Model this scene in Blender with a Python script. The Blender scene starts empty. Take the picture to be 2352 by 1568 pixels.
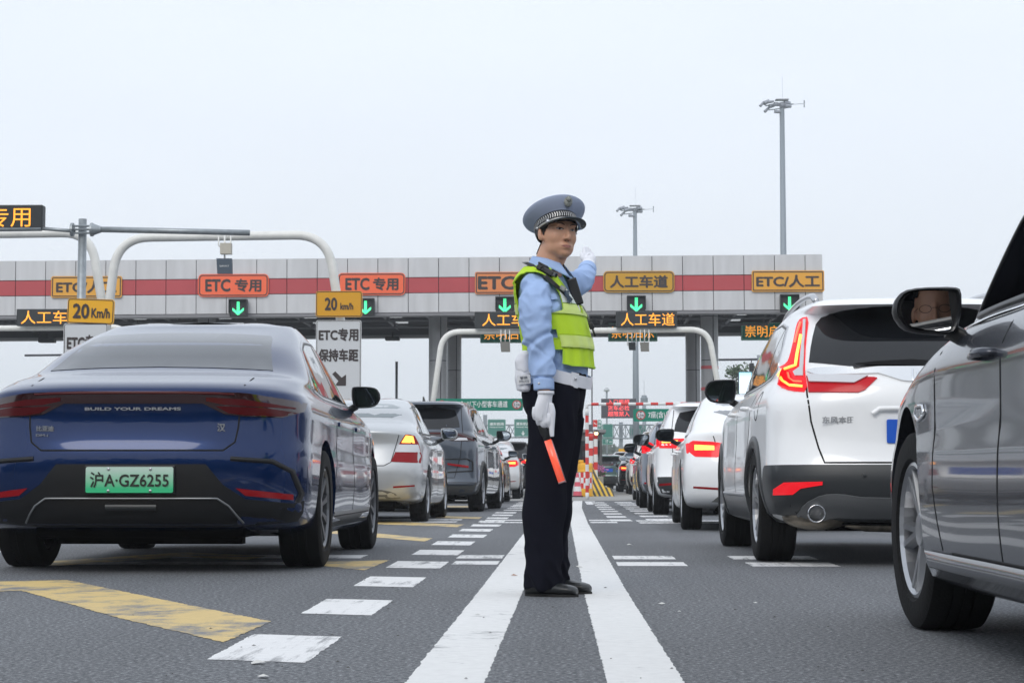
import bpy, bmesh, math, random
import numpy as np
from mathutils import Vector, Matrix, noise
from mathutils.bvhtree import BVHTree
from mathutils.geometry import delaunay_2d_cdt
R = math.radians
PI = math.pi
random.seed(7)
S = bpy.context.scene
COL = S.collection

# ------------------------------------------------------------------ camera, sky, sun, exposure
F = 4500.0 / 2352.0                      # focal length in image widths
CAM_Z = 0.53
cd = bpy.data.cameras.new('camera')
cam = bpy.data.objects.new('camera', cd)
COL.objects.link(cam)
S.camera = cam
cd.sensor_width = 36.0
cd.lens = 36.0 * F
cd.clip_start = 0.1
cd.clip_end = 6000
PITCH = math.atan(311 / 4500.0)
YAW = math.atan(124 / 4500.0)
cam.location = (0, 0, CAM_Z)
cam.rotation_euler = (PI / 2 + PITCH, 0, YAW)
cd.dof.use_dof = True
cd.dof.focus_distance = 8.9
cd.dof.aperture_fstop = 22
CM = cam.rotation_euler.to_matrix()

w = bpy.data.worlds.new("World")
S.world = w
w.use_nodes = True
nt = w.node_tree
bg = nt.nodes['Background']
sky = nt.nodes.new('ShaderNodeTexSky')
sky.sky_type = 'NISHITA'
sky.sun_disc = False
SUN_EL, SUN_AZ = R(40), R(196)
sky.sun_elevation = SUN_EL
sky.sun_rotation = SUN_AZ
sky.dust_density = 4.0
sky.air_density = 1.5
mx = nt.nodes.new('ShaderNodeMix')
mx.data_type = 'RGBA'
mx.inputs[0].default_value = 0.93
tcw = nt.nodes.new('ShaderNodeTexCoord')
sepw = nt.nodes.new('ShaderNodeSeparateXYZ')
rampw = nt.nodes.new('ShaderNodeValToRGB')
nt.links.new(tcw.outputs['Generated'], sepw.inputs[0])
nt.links.new(sepw.outputs[2], rampw.inputs[0])
cr = rampw.color_ramp
cr.elements[0].position = 0.0
cr.elements[0].color = (0.715, 0.755, 0.82, 1)
cr.elements[1].position = 0.30
cr.elements[1].color = (0.755, 0.815, 0.905, 1)
scw = nt.nodes.new('ShaderNodeVectorMath')
scw.operation = 'SCALE'
scw.inputs['Scale'].default_value = 12.1
nzw = nt.nodes.new('ShaderNodeTexNoise')
nzw.inputs['Scale'].default_value = 2.2
nzw.inputs['Detail'].default_value = 5
mpw = nt.nodes.new('ShaderNodeMapping')
mpw.inputs['Scale'].default_value = (1, 1, 3)
nt.links.new(tcw.outputs['Generated'], mpw.inputs[0])
nt.links.new(mpw.outputs[0], nzw.inputs['Vector'])
mrw = nt.nodes.new('ShaderNodeMapRange')
mrw.inputs['From Min'].default_value = 0.3
mrw.inputs['From Max'].default_value = 0.7
mrw.inputs['To Min'].default_value = 0.965
mrw.inputs['To Max'].default_value = 1.035
nt.links.new(nzw.outputs[0], mrw.inputs[0])
vmw = nt.nodes.new('ShaderNodeVectorMath')
vmw.operation = 'SCALE'
nt.links.new(rampw.outputs[0], vmw.inputs[0])
nt.links.new(mrw.outputs[0], vmw.inputs['Scale'])
nt.links.new(vmw.outputs[0], scw.inputs[0])
nt.links.new(sky.outputs[0], mx.inputs[6])
nt.links.new(scw.outputs[0], mx.inputs[7])
nt.links.new(mx.outputs[2], bg.inputs[0])
bg.inputs[1].default_value = 0.10

sd = bpy.data.lights.new('sun', 'SUN')
sd.energy = 1.15
sd.angle = R(30)
sd.color = (1.0, 0.96, 0.90)
sun = bpy.data.objects.new('sun', sd)
COL.objects.link(sun)
# sun behind and above the camera, a little to the left
dv = Vector((math.sin(SUN_AZ) * math.cos(SUN_EL), math.cos(SUN_AZ) * math.cos(SUN_EL), math.sin(SUN_EL)))
sun.rotation_euler = dv.to_track_quat('Z', 'Y').to_euler()

S.view_settings.view_transform = 'Standard'
S.view_settings.look = 'None'
S.view_settings.exposure = 0.07
S.view_settings.gamma = 1.0
S.view_settings.use_curve_mapping = False
S.cycles.use_denoising = True
S.cycles.max_bounces = 7
S.cycles.sample_clamp_indirect = 6

# ------------------------------------------------------------------ small helpers
def ray(px, py):
    d = Vector(((px - 1176) / 4500.0, (784 - py) / 4500.0, -1.0))
    return CM @ d

def at(px, py, Y):
    """the place at distance Y down the road that is seen at (px, py) of the photo"""
    d = ray(px, py)
    t = Y / d.y
    return Vector((d.x * t, Y, CAM_Z + d.z * t))

def ground(px, py, z=0.0):
    d = ray(px, py)
    t = (z - CAM_Z) / d.z
    return Vector((d.x * t, d.y * t, z))

MATS = {}
def mat(name, col, rough=0.5, metal=0.0, coat=0.0, emit=0.0, ecol=None, bump=0.0, bscale=60.0, var=0.0, vscale=8.0, trans=0.0, spec=None, ior=None, vmap=None):
    if name in MATS:
        return MATS[name]
    m = bpy.data.materials.new(name)
    m.use_nodes = True
    n = m.node_tree
    b = n.nodes['Principled BSDF']
    b.inputs['Base Color'].default_value = (*col, 1)
    b.inputs['Roughness'].default_value = rough
    b.inputs['Metallic'].default_value = metal
    b.inputs['Coat Weight'].default_value = coat
    b.inputs['Coat Roughness'].default_value = 0.04
    b.inputs['Transmission Weight'].default_value = trans
    if spec is not None:
        b.inputs['Specular IOR Level'].default_value = spec
    if ior:
        b.inputs['IOR'].default_value = ior
    if emit:
        b.inputs['Emission Color'].default_value = (*(ecol or col), 1)
        b.inputs['Emission Strength'].default_value = emit
    if bump or var:
        tc = n.nodes.new('ShaderNodeTexCoord')
    if var:
        nz = n.nodes.new('ShaderNodeTexNoise')
        nz.inputs['Scale'].default_value = vscale
        nz.inputs['Detail'].default_value = 5
        if vmap:
            mp = n.nodes.new('ShaderNodeMapping')
            mp.inputs['Scale'].default_value = vmap
            n.links.new(tc.outputs['Object'], mp.inputs[0])
            n.links.new(mp.outputs[0], nz.inputs['Vector'])
        else:
            n.links.new(tc.outputs['Object'], nz.inputs['Vector'])
        mr = n.nodes.new('ShaderNodeMapRange')
        mr.inputs['From Min'].default_value = 0.3
        mr.inputs['From Max'].default_value = 0.7
        mr.inputs['To Min'].default_value = 1 - var
        mr.inputs['To Max'].default_value = 1 + var
        n.links.new(nz.outputs[0], mr.inputs[0])
        vm = n.nodes.new('ShaderNodeVectorMath')
        vm.operation = 'SCALE'
        vm.inputs[0].default_value = col
        n.links.new(mr.outputs[0], vm.inputs['Scale'])
        n.links.new(vm.outputs[0], b.inputs['Base Color'])
    if bump:
        nb = n.nodes.new('ShaderNodeTexNoise')
        nb.inputs['Scale'].default_value = bscale
        nb.inputs['Detail'].default_value = 4
        n.links.new(tc.outputs['Object'], nb.inputs['Vector'])
        bp = n.nodes.new('ShaderNodeBump')
        bp.inputs['Strength'].default_value = bump
        bp.inputs['Distance'].default_value = 0.01
        n.links.new(nb.outputs[0], bp.inputs['Height'])
        n.links.new(bp.outputs[0], b.inputs['Normal'])
    MATS[name] = m
    return m

def link(name, me, m=None, parent=None, smooth=None):
    o = bpy.data.objects.new(name, me)
    COL.objects.link(o)
    if m is not None:
        for k in (m if isinstance(m, (list, tuple)) else [m]):
            me.materials.append(k)
    if smooth is not None:
        for p in me.polygons:
            p.use_smooth = smooth
    if parent is not None:
        o.parent = parent
    return o

def from_bm(name, bm, m=None, parent=None, smooth=None):
    bmesh.ops.recalc_face_normals(bm, faces=bm.faces)
    me = bpy.data.meshes.new(name)
    bm.to_mesh(me)
    bm.free()
    return link(name, me, m, parent, smooth)

def from_data(name, vs, fs, m=None, parent=None, smooth=None, recalc=True):
    me = bpy.data.meshes.new(name)
    me.from_pydata([tuple(v) for v in vs], [], [tuple(f) for f in fs])
    me.update()
    if recalc:
        bm = bmesh.new()
        bm.from_mesh(me)
        bmesh.ops.recalc_face_normals(bm, faces=bm.faces)
        bm.to_mesh(me)
        bm.free()
    return link(name, me, m, parent, smooth)

def thing(name, label, cat, loc=(0, 0, 0), rz=0.0, group=None):
    o = bpy.data.objects.new(name, None)
    COL.objects.link(o)
    o.location = loc
    o.rotation_euler = (0, 0, rz)
    o.empty_display_size = 0.1
    tag(o, label, cat, group)
    return o

def tag(o, label=None, cat=None, group=None, kind=None):
    if label:
        o['label'] = label
    if cat:
        o['category'] = cat
    if group:
        o['group'] = group
    if kind:
        o['kind'] = kind
    return o

def box(bm, c, s, rot=None, bevel=0.0):
    g = bmesh.ops.create_cube(bm, size=1.0)
    vs = g['verts']
    bmesh.ops.scale(bm, vec=s, verts=vs)
    if bevel:
        es = list({e for v in vs for e in v.link_edges})
        r = bmesh.ops.bevel(bm, geom=es, offset=bevel, segments=2, affect='EDGES', profile=0.5)
        vs = list({v for f in r['faces'] for v in f.verts} | {v for v in vs if v.is_valid})
    if rot is not None:
        bmesh.ops.rotate(bm, cent=(0, 0, 0), matrix=rot, verts=vs)
    bmesh.ops.translate(bm, vec=c, verts=vs)
    return vs

def tube(bm, pts, rad, n=10, cap=True, up=None):
    """a round bar through pts; rad a number or a list"""
    pts = [Vector(p) for p in pts]
    N = len(pts)
    rs = rad if isinstance(rad, (list, tuple)) else [rad] * N
    rings = []
    a = None
    for i, p in enumerate(pts):
        if i == 0:
            t = pts[1] - p
        elif i == N - 1:
            t = p - pts[i - 1]
        else:
            t = (pts[i + 1] - p).normalized() + (p - pts[i - 1]).normalized()
        t.normalize()
        if a is None:
            a = t.orthogonal().normalized()
        else:
            a = (a - t * a.dot(t)).normalized()
        b = t.cross(a)
        ring = []
        r = rs[i]
        rx, ry = r if isinstance(r, (tuple, list)) else (r, r)
        for k in range(n):
            th = 2 * PI * k / n
            ring.append(bm.verts.new(p + a * math.cos(th) * rx + b * math.sin(th) * ry))
        rings.append(ring)
    for i in range(N - 1):
        for k in range(n):
            bm.faces.new((rings[i][k], rings[i][(k + 1) % n], rings[i + 1][(k + 1) % n], rings[i + 1][k]))
    if cap:
        bm.faces.new(list(reversed(rings[0])))
        bm.faces.new(rings[-1])
    return rings

def lathe(bm, prof, n=32, axis='x', c=(0, 0, 0)):
    """prof: list of (radius, along)"""
    rings = []
    for r, a in prof:
        ring = []
        for k in range(n):
            th = 2 * PI * k / n
            u, v = r * math.cos(th), r * math.sin(th)
            p = {'x': (a, u, v), 'y': (u, a, v), 'z': (u, v, a)}[axis]
            ring.append(bm.verts.new((p[0] + c[0], p[1] + c[1], p[2] + c[2])))
        rings.append(ring)
    for i in range(len(rings) - 1):
        for k in range(n):
            bm.faces.new((rings[i][k], rings[i][(k + 1) % n], rings[i + 1][(k + 1) % n], rings[i + 1][k]))
    return rings

def close(bm, ring):
    try:
        bm.faces.new(ring)
    except ValueError:
        pass

def prism(bm, poly, y0, y1, plane='xz'):
    def P(a, b, c):
        return {'xz': (a, c, b), 'yz': (c, a, b), 'xy': (a, b, c)}[plane]
    A = [bm.verts.new(P(a, b, y0)) for a, b in poly]
    B = [bm.verts.new(P(a, b, y1)) for a, b in poly]
    n = len(poly)
    bm.faces.new(A)
    bm.faces.new(list(reversed(B)))
    for i in range(n):
        bm.faces.new((A[i], B[i], B[(i + 1) % n], A[(i + 1) % n]))

def rrect(w, h, r, n=4, cx=0, cz=0):
    out = []
    for (sx, sz, a0) in ((1, 1, 0), (-1, 1, 90), (-1, -1, 180), (1, -1, 270)):
        for k in range(n + 1):
            a = R(a0 + 90.0 * k / n)
            out.append((cx + sx * (w / 2 - r) + r * math.cos(a), cz + sz * (h / 2 - r) + r * math.sin(a)))
    return out

_T = {}
def text_mesh(s, size, bold=0.0, extrude=0.0, xs=1.0):
    key = (s, size, bold, extrude, xs)
    if key in _T:
        return _T[key]
    c = bpy.data.curves.new('t', 'FONT')
    c.body = s
    c.size = size
    c.align_x = 'CENTER'
    c.align_y = 'CENTER'
    c.extrude = extrude
    c.resolution_u = 3
    o = bpy.data.objects.new('t', c)
    COL.objects.link(o)
    bpy.context.view_layer.update()
    dg = bpy.context.evaluated_depsgraph_get()
    m = bpy.data.meshes.new_from_object(o.evaluated_get(dg))
    bpy.data.objects.remove(o)
    bpy.data.curves.remove(c)
    if len(m.vertices) == 0:
        return m
    co = np.array([v.co[:] for v in m.vertices])
    ctr = (co.max(0) + co.min(0)) / 2
    bm = bmesh.new()
    offs = [(0, 0)] if not bold else [(-bold, 0), (bold, 0), (0, bold), (0, -bold), (-bold * .7, bold * .7), (bold * .7, -bold * .7)]
    for k, (dx, dz) in enumerate(offs):
        n0 = len(bm.verts)
        bm.from_mesh(m)
        bm.verts.ensure_lookup_table()
        for v in bm.verts[n0:]:
            v.co = Vector(((v.co.x - ctr[0]) * xs + dx, v.co.y - ctr[1] + dz, v.co.z + k * 0.0004))
    # text lies in x,y facing +z; stand it up facing -y
    bmesh.ops.rotate(bm, cent=(0, 0, 0), matrix=Matrix.Rotation(PI / 2, 3, 'X'), verts=bm.verts)
    me = bpy.data.meshes.new('lettering')
    bm.to_mesh(me)
    bm.free()
    bpy.data.meshes.remove(m)
    _T[key] = me
    return me

def lettering(s, size, loc, m, parent, bold=0.0, name='lettering', width=None, height=None, rot=None):
    me = text_mesh(s, size, bold).copy()
    o = link(name, me, m, parent)
    co = np.array([v.co[:] for v in me.vertices])
    d = co.max(0) - co.min(0)
    sx = width / d[0] if width else 1.0
    sz = height / d[2] if height else (sx if width else 1.0)
    if height and not width:
        sx = sz
    for v in me.vertices:
        v.co.x *= sx
        v.co.z *= sz
    o.location = loc
    if rot:
        o.rotation_euler = rot
    return o

def evaluated(o):
    bpy.context.view_layer.update()
    dg = bpy.context.evaluated_depsgraph_get()
    return bpy.data.meshes.new_from_object(o.evaluated_get(dg))

def remesh(bm, voxel, smooth_it=6, fac=0.5):
    """weld overlapping closed pieces into ONE continuous skin"""
    bmesh.ops.recalc_face_normals(bm, faces=bm.faces)
    me = bpy.data.meshes.new('tmp')
    bm.to_mesh(me)
    bm.free()
    o = bpy.data.objects.new('tmp', me)
    COL.objects.link(o)
    md = o.modifiers.new('r', 'REMESH')
    md.mode = 'VOXEL'
    md.voxel_size = voxel
    if smooth_it:
        sm = o.modifiers.new('s', 'SMOOTH')
        sm.iterations = smooth_it
        sm.factor = fac
    out = evaluated(o)
    bpy.data.objects.remove(o)
    bpy.data.meshes.remove(me)
    return out

def copy_tree(o, parent=None):
    c = o.copy()
    COL.objects.link(c)
    if parent is not None:
        c.parent = parent
    for ch in list(o.children):
        copy_tree(ch, c)
    return c
# ------------------------------------------------------------------ car shells
def pchip_cols(K, Pts, subs):
    """Pts: (K, U, 3) -> rows interpolated with subs[k] steps per gap, per-column chord parameter, no overshoot"""
    d = np.linalg.norm(np.diff(Pts, axis=0), axis=2)
    d = np.maximum(d, 1e-4)
    s = np.diff(Pts, axis=0) / d[:, :, None]
    m = np.zeros_like(Pts)
    m[0] = s[0]
    m[-1] = s[-1]
    for k in range(1, K - 1):
        a, b = s[k - 1], s[k]
        w1 = (2 * d[k] + d[k - 1])[:, None]
        w2 = (d[k] + 2 * d[k - 1])[:, None]
        with np.errstate(divide='ignore', invalid='ignore'):
            h = (w1 + w2) / (w1 / a + w2 / b)
        m[k] = np.where(a * b > 0, h, 0)
        m[k] = np.nan_to_num(m[k])
    rows = []
    for k in range(K - 1):
        n = subs[k]
        for j in range(n):
            t = j / n
            h00 = 2 * t**3 - 3 * t**2 + 1
            h10 = t**3 - 2 * t**2 + t
            h01 = -2 * t**3 + 3 * t**2
            h11 = t**3 - t**2
            dd = d[k][:, None]
            rows.append(h00 * Pts[k] + h10 * dd * m[k] + h01 * Pts[k + 1] + h11 * dd * m[k + 1])
    rows.append(Pts[-1])
    return rows

def resample(xy, n):
    s = np.concatenate([[0], np.cumsum(np.hypot(*np.diff(xy, axis=0).T))])
    t = np.linspace(0, s[-1], n)
    return np.stack([np.interp(t, s, xy[:, 0]), np.interp(t, s, xy[:, 1])], 1)

def smooth_keys(keys, t):
    ks = np.linspace(0, 1, len(keys))
    tt = np.clip(t, 0, 1)
    # cubic through keys (Catmull-Rom)
    k = np.asarray(keys, float)
    i = np.minimum((tt * (len(k) - 1)).astype(int), len(k) - 2)
    f = tt * (len(k) - 1) - i
    p0 = k[np.maximum(i - 1, 0)]
    p1 = k[i]
    p2 = k[i + 1]
    p3 = k[np.minimum(i + 2, len(k) - 1)]
    return 0.5 * (2 * p1 + (p2 - p0) * f + (2 * p0 - 5 * p1 + 4 * p2 - p3) * f**2 + (3 * p1 - p0 - 3 * p2 + p3) * f**3)

def loop_points(lp, N):
    """lp = (yr, yf, w, lr, nr, lf, nf, zkeys, wkeys)"""
    yr, yf, wd, lr, nr, lf, nf, zk, wk = lp
    th = np.linspace(0, PI / 2, 400)
    s = np.sin(th)
    yy = 1 - np.maximum(1 - s**nr, 0)**(1 / nr)
    rear = resample(np.stack([s * max(wd, 1e-3), yr + lr * yy], 1), N[0] + 1)
    yyf = 1 - np.maximum(1 - s**nf, 0)**(1 / nf)
    front = resample(np.stack([s * max(wd, 1e-3), yf - lf * yyf], 1), N[2] + 1)[::-1]
    side = resample(np.array([[max(wd, 1e-3), yr + lr], [max(wd, 1e-3), yf - lf]]), N[1] + 1)
    P = np.concatenate([rear[:-1], side, front[1:]])
    t = (P[:, 1] - yr) / max(yf - yr, 1e-6)
    z = smooth_keys(zk, t)
    x = P[:, 0] * smooth_keys(wk, t)
    return np.stack([x, P[:, 1], z], 1)

class Shell:
    def __init__(self, loops, subs, N=(20, 48, 14)):
        K = len(loops)
        Pts = np.stack([loop_points(l, N) for l in loops])
        rows = pchip_cols(K, Pts, subs)
        U = Pts.shape[1]
        vs = []
        for r in rows:
            vs += [tuple(p) for p in r]
            vs += [(-p[0], p[1], p[2]) for p in r[1:-1][::-1]]
        M = 2 * U - 2
        fs = []
        for i in range(len(rows) - 1):
            for k in range(M):
                a, b = i * M + k, i * M + (k + 1) % M
                fs.append((a, b, b + M, a + M))
        fs.append(tuple(range(M))[::-1])
        bm = bmesh.new()
        bv = [bm.verts.new(v) for v in vs]
        for f in fs:
            try:
                bm.faces.new([bv[i] for i in f])
            except ValueError:
                pass
        # close the roof: merge the two sides of the centre line
        top = bv[(len(rows) - 1) * M:]
        tgt = {}
        for k in range(1, U - 1):
            tgt[top[M - k]] = top[k]
        for k in range(U):
            top[k].co.x = 0.0
        bmesh.ops.weld_verts(bm, targetmap=tgt)
        bmesh.ops.remove_doubles(bm, verts=bm.verts, dist=1e-5)
        bmesh.ops.recalc_face_normals(bm, faces=bm.faces)
        self.me = bpy.data.meshes.new('shell')
        bm.to_mesh(self.me)
        bm.normal_update()
        self.bvh = BVHTree.FromBMesh(bm)
        bm.free()

    def hit(self, a, b, view, off=0.0):
        """view rear: (x,z); left/right: (y,z); top: (x,y); front"""
        if view == 'rear':
            o, d = Vector((a, -3, b)), Vector((0, 1, 0))
        elif view == 'front':
            o, d = Vector((a, 9, b)), Vector((0, -1, 0))
        elif view == 'right':
            o, d = Vector((4, a, b)), Vector((-1, 0, 0))
        elif view == 'left':
            o, d = Vector((-4, a, b)), Vector((1, 0, 0))
        else:
            o, d = Vector((a, b, 5)), Vector((0, 0, -1))
        l, n, i, t = self.bvh.ray_cast(o, d)
        if l is None:
            return None
        if n.dot(d) > 0:
            n = -n
        # soften the normal toward the view axis a little so patches do not flare
        return l + n * off

def body_mesh(shell, cuts, paint, dark):
    """boolean the wheel wells (and any opening) out of the shell"""
    o = bpy.data.objects.new('tmp', shell.me)
    COL.objects.link(o)
    shell.me.materials.append(paint)
    shell.me.materials.append(dark)
    tmp = []
    for bm in cuts:
        bmesh.ops.recalc_face_normals(bm, faces=bm.faces)
        me = bpy.data.meshes.new('cut')
        bm.to_mesh(me)
        bm.free()
        me.materials.append(paint)
        me.materials.append(dark)
        for p in me.polygons:
            p.material_index = 1
        c = bpy.data.objects.new('cut', me)
        COL.objects.link(c)
        tmp.append(c)
        b = o.modifiers.new('b', 'BOOLEAN')
        b.operation = 'DIFFERENCE'
        b.solver = 'EXACT'
        b.object = c
        b.material_mode = 'INDEX'
    n0 = len(shell.me.polygons)
    me = evaluated(o)
    bad = lambda m: len(m.polygons) < n0 * .8 or max((v.co.z for v in m.vertices), default=0) < max(v.co.z for v in shell.me.vertices) - .01
    if bad(me):
        for b in o.modifiers:
            b.use_self = True
        me = evaluated(o)
    if bad(me):
        print('boolean fallback')
        for b in o.modifiers:
            b.solver = 'FAST'
        me = evaluated(o)
    for c in tmp:
        bpy.data.objects.remove(c)
    bpy.data.objects.remove(o)
    me.materials.clear()
    me.materials.append(paint)
    me.materials.append(dark)
    for p in me.polygons:
        p.use_smooth = True
    try:
        me.set_sharp_from_angle(angle=R(50))
    except Exception:
        pass
    return me

def patch(shell, poly, view, off=0.003, step=0.05, thick=0.012, mirror=False):
    """a thin piece that follows the shell inside a polygon drawn in the given view; returns (verts, faces)"""
    pts = []
    n = len(poly)
    for i in range(n):
        a, b = Vector(poly[i]), Vector(poly[(i + 1) % n])
        k = max(1, int((b - a).length / step))
        for j in range(k):
            pts.append(a.lerp(b, j / k))
    nb = len(pts)
    xs = [p.x for p in pts]
    ys = [p.y for p in pts]
    def inside(x, y):
        c = False
        j = nb - 1
        for i in range(nb):
            if (pts[i].y > y) != (pts[j].y > y) and x < (pts[j].x - pts[i].x) * (y - pts[i].y) / (pts[j].y - pts[i].y) + pts[i].x:
                c = not c
            j = i
        return c
    inner = []
    x = min(xs) + step / 2
    r = 0
    while x < max(xs):
        y = min(ys) + step / 2
        while y < max(ys):
            if inside(x, y) and min((p.x - x)**2 + (p.y - y)**2 for p in pts) > (step * .45)**2:
                inner.append(Vector((x, y)))
            y += step
        x += step
    allp = pts + inner
    res = delaunay_2d_cdt(allp, [(i, (i + 1) % nb) for i in range(nb)], [], 1, 1e-6)
    vs2, _, fs = res[0], res[1], res[2]
    flip = -1 if mirror else 1
    v3 = []
    vlow = []
    vw = view
    if mirror:
        vw = {'left': 'right', 'right': 'left'}.get(view, view)
    for p in vs2:
        a = p.x * (flip if view in ('rear', 'front', 'top') else 1)
        h = shell.hit(a, p.y, vw, off)
        if h is None:
            h = Vector((a, 0.3, p.y)) if view == 'rear' else Vector((0, a, p.y))
        v3.append(h)
        g = shell.hit(a, p.y, vw, off - thick)
        vlow.append(g if g is not None else h)
    # boundary edges
    cnt = {}
    for f in fs:
        for i in range(len(f)):
            e = (f[i], f[(i + 1) % len(f)])
            cnt[tuple(sorted(e))] = cnt.get(tuple(sorted(e)), 0) + 1
    nv = len(v3)
    verts = v3[:]
    idx = {}
    faces = [tuple(f) for f in fs]
    for f in fs:
        for i in range(len(f)):
            a, b = f[i], f[(i + 1) % len(f)]
            if cnt[tuple(sorted((a, b)))] == 1:
                for q in (a, b):
                    if q not in idx:
                        idx[q] = len(verts)
                        verts.append(vlow[q])
                faces.append((b, a, idx[a], idx[b]))
    return verts, faces

def add_patch(name, shell, poly, view, m, parent, off=0.003, step=0.05, thick=0.012, sides=1, smooth=True):
    """sides=2 -> the same piece on the other side as its own object too"""
    out = []
    for k in range(sides):
        vs, fs = patch(shell, poly, view, off, step, thick, mirror=(k == 1))
        o = from_data(name, vs, fs, m, parent, smooth)
        try:
            o.data.set_sharp_from_angle(angle=R(40))
        except Exception:
            pass
        out.append(o)
    return out if sides > 1 else out[0]

def strip_verts(shell, line, wd, view, off, mirror=False, closed=False, step=0.04):
    pts = []
    L = [Vector(p) for p in line]
    if closed:
        L.append(L[0])
    for i in range(len(L) - 1):
        k = max(1, int((L[i + 1] - L[i]).length / step))
        for j in range(k):
            pts.append(L[i].lerp(L[i + 1], j / k))
    if not closed:
        pts.append(L[-1])
    N = len(pts)
    vs = []
    ok = []
    vw = {'left': 'right', 'right': 'left'}.get(view, view) if mirror else view
    fl = -1 if (mirror and view in ('rear', 'front', 'top')) else 1
    for i, p in enumerate(pts):
        q0 = pts[(i - 1) % N] if (closed or i > 0) else p
        q1 = pts[(i + 1) % N] if (closed or i < N - 1) else p
        t = (q1 - q0).normalized()
        nn = Vector((-t.y, t.x))
        good = True
        for s, o2 in ((-.5, off - .006), (-.5, off), (.5, off), (.5, off - .006)):
            q = p + nn * wd * s
            h = shell.hit(q.x * fl, q.y, vw, o2)
            if h is None:
                good = False
                h = Vector((0, 0, 0))
            vs.append(h)
        ok.append(good)
    fs = []
    for i in range(N if closed else N - 1):
        j = (i + 1) % N
        if ok[i] and ok[j]:
            for c in range(3):
                fs.append((i * 4 + c, i * 4 + c + 1, j * 4 + c + 1, j * 4 + c))
    return vs, fs

def add_strip(name, shell, lines, wd, view, m, parent, off=0.002, sides=1, closed=False, step=0.04):
    """shut lines and trim strips: several lines in one part"""
    out = []
    if name.endswith('lines'):
        name = name[:-1]
    for ln in lines:
        for k in range(sides):
            v, f = strip_verts(shell, ln, wd, view, off, mirror=(k == 1), closed=closed, step=step)
            out.append(from_data(name, v, f, m, parent, True))
    return out[0]

# materials shared by the cars
M_RUB = mat('tyre rubber', (.007, .007, .0075), .85, spec=.25, bump=.3, bscale=90)
M_RIM = mat('alloy rim', (.42, .43, .45), .28, .85)
M_RIMD = mat('dark alloy rim', (.16, .165, .175), .35, .8)
M_BLK = mat('black trim plastic', (.009, .0095, .011), .42, spec=.35)
M_PLA = mat('grey cladding plastic', (.026, .029, .032), .42, bump=.1, bscale=300)
M_DARK = mat('underbody black', (.003, .003, .003), 1.0, spec=.05)
M_GLS = mat('tinted glass', (.02, .024, .03), .03, 0, coat=.6, spec=.8)
M_GLSD = mat('privacy glass', (.006, .007, .009), .04, 0, coat=0.2, spec=.5)
M_CHR = mat('bright chrome', (.75, .76, .78), .12, 1.0)
M_GAP = mat('shut line black', (.006, .006, .007), .9)
M_MIR = mat('mirror silver', (.20, .235, .27), .015, 1.0)
M_LRED = mat('red lamp plastic', (.26, .006, .010), .2, coat=.12, spec=.2)
M_LDRK = mat('smoked red lamp', (.022, .003, .004), .10, coat=1.0)
M_LON = mat('lit brake lamp', (.9, .06, .03), .2, emit=1.9, ecol=(1.0, .10, .05))
M_LHOT = mat('lit lamp core', (1, .5, .1), .3, emit=2.4, ecol=(1.0, .34, .05))
M_LGLOW = mat('glowing red lamp', (.45, .008, .012), .15, emit=.55, ecol=(1.0, .012, .025), coat=.12, spec=.2)
M_LCLR = mat('clear lamp plastic', (.62, .62, .64), .12, coat=1.0, metal=.3)
M_SIL = mat('brushed silver trim', (.55, .56, .58), .3, .9)
M_EXH = mat('exhaust steel', (.20, .175, .14), .35, .9, var=.3, vscale=20)

def paint(name, col, metal=.35, rough=.35, var=0.0):
    return mat(name, col, rough, metal, coat=1.0, spec=.5 if max(col) > .4 else .08)

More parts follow.
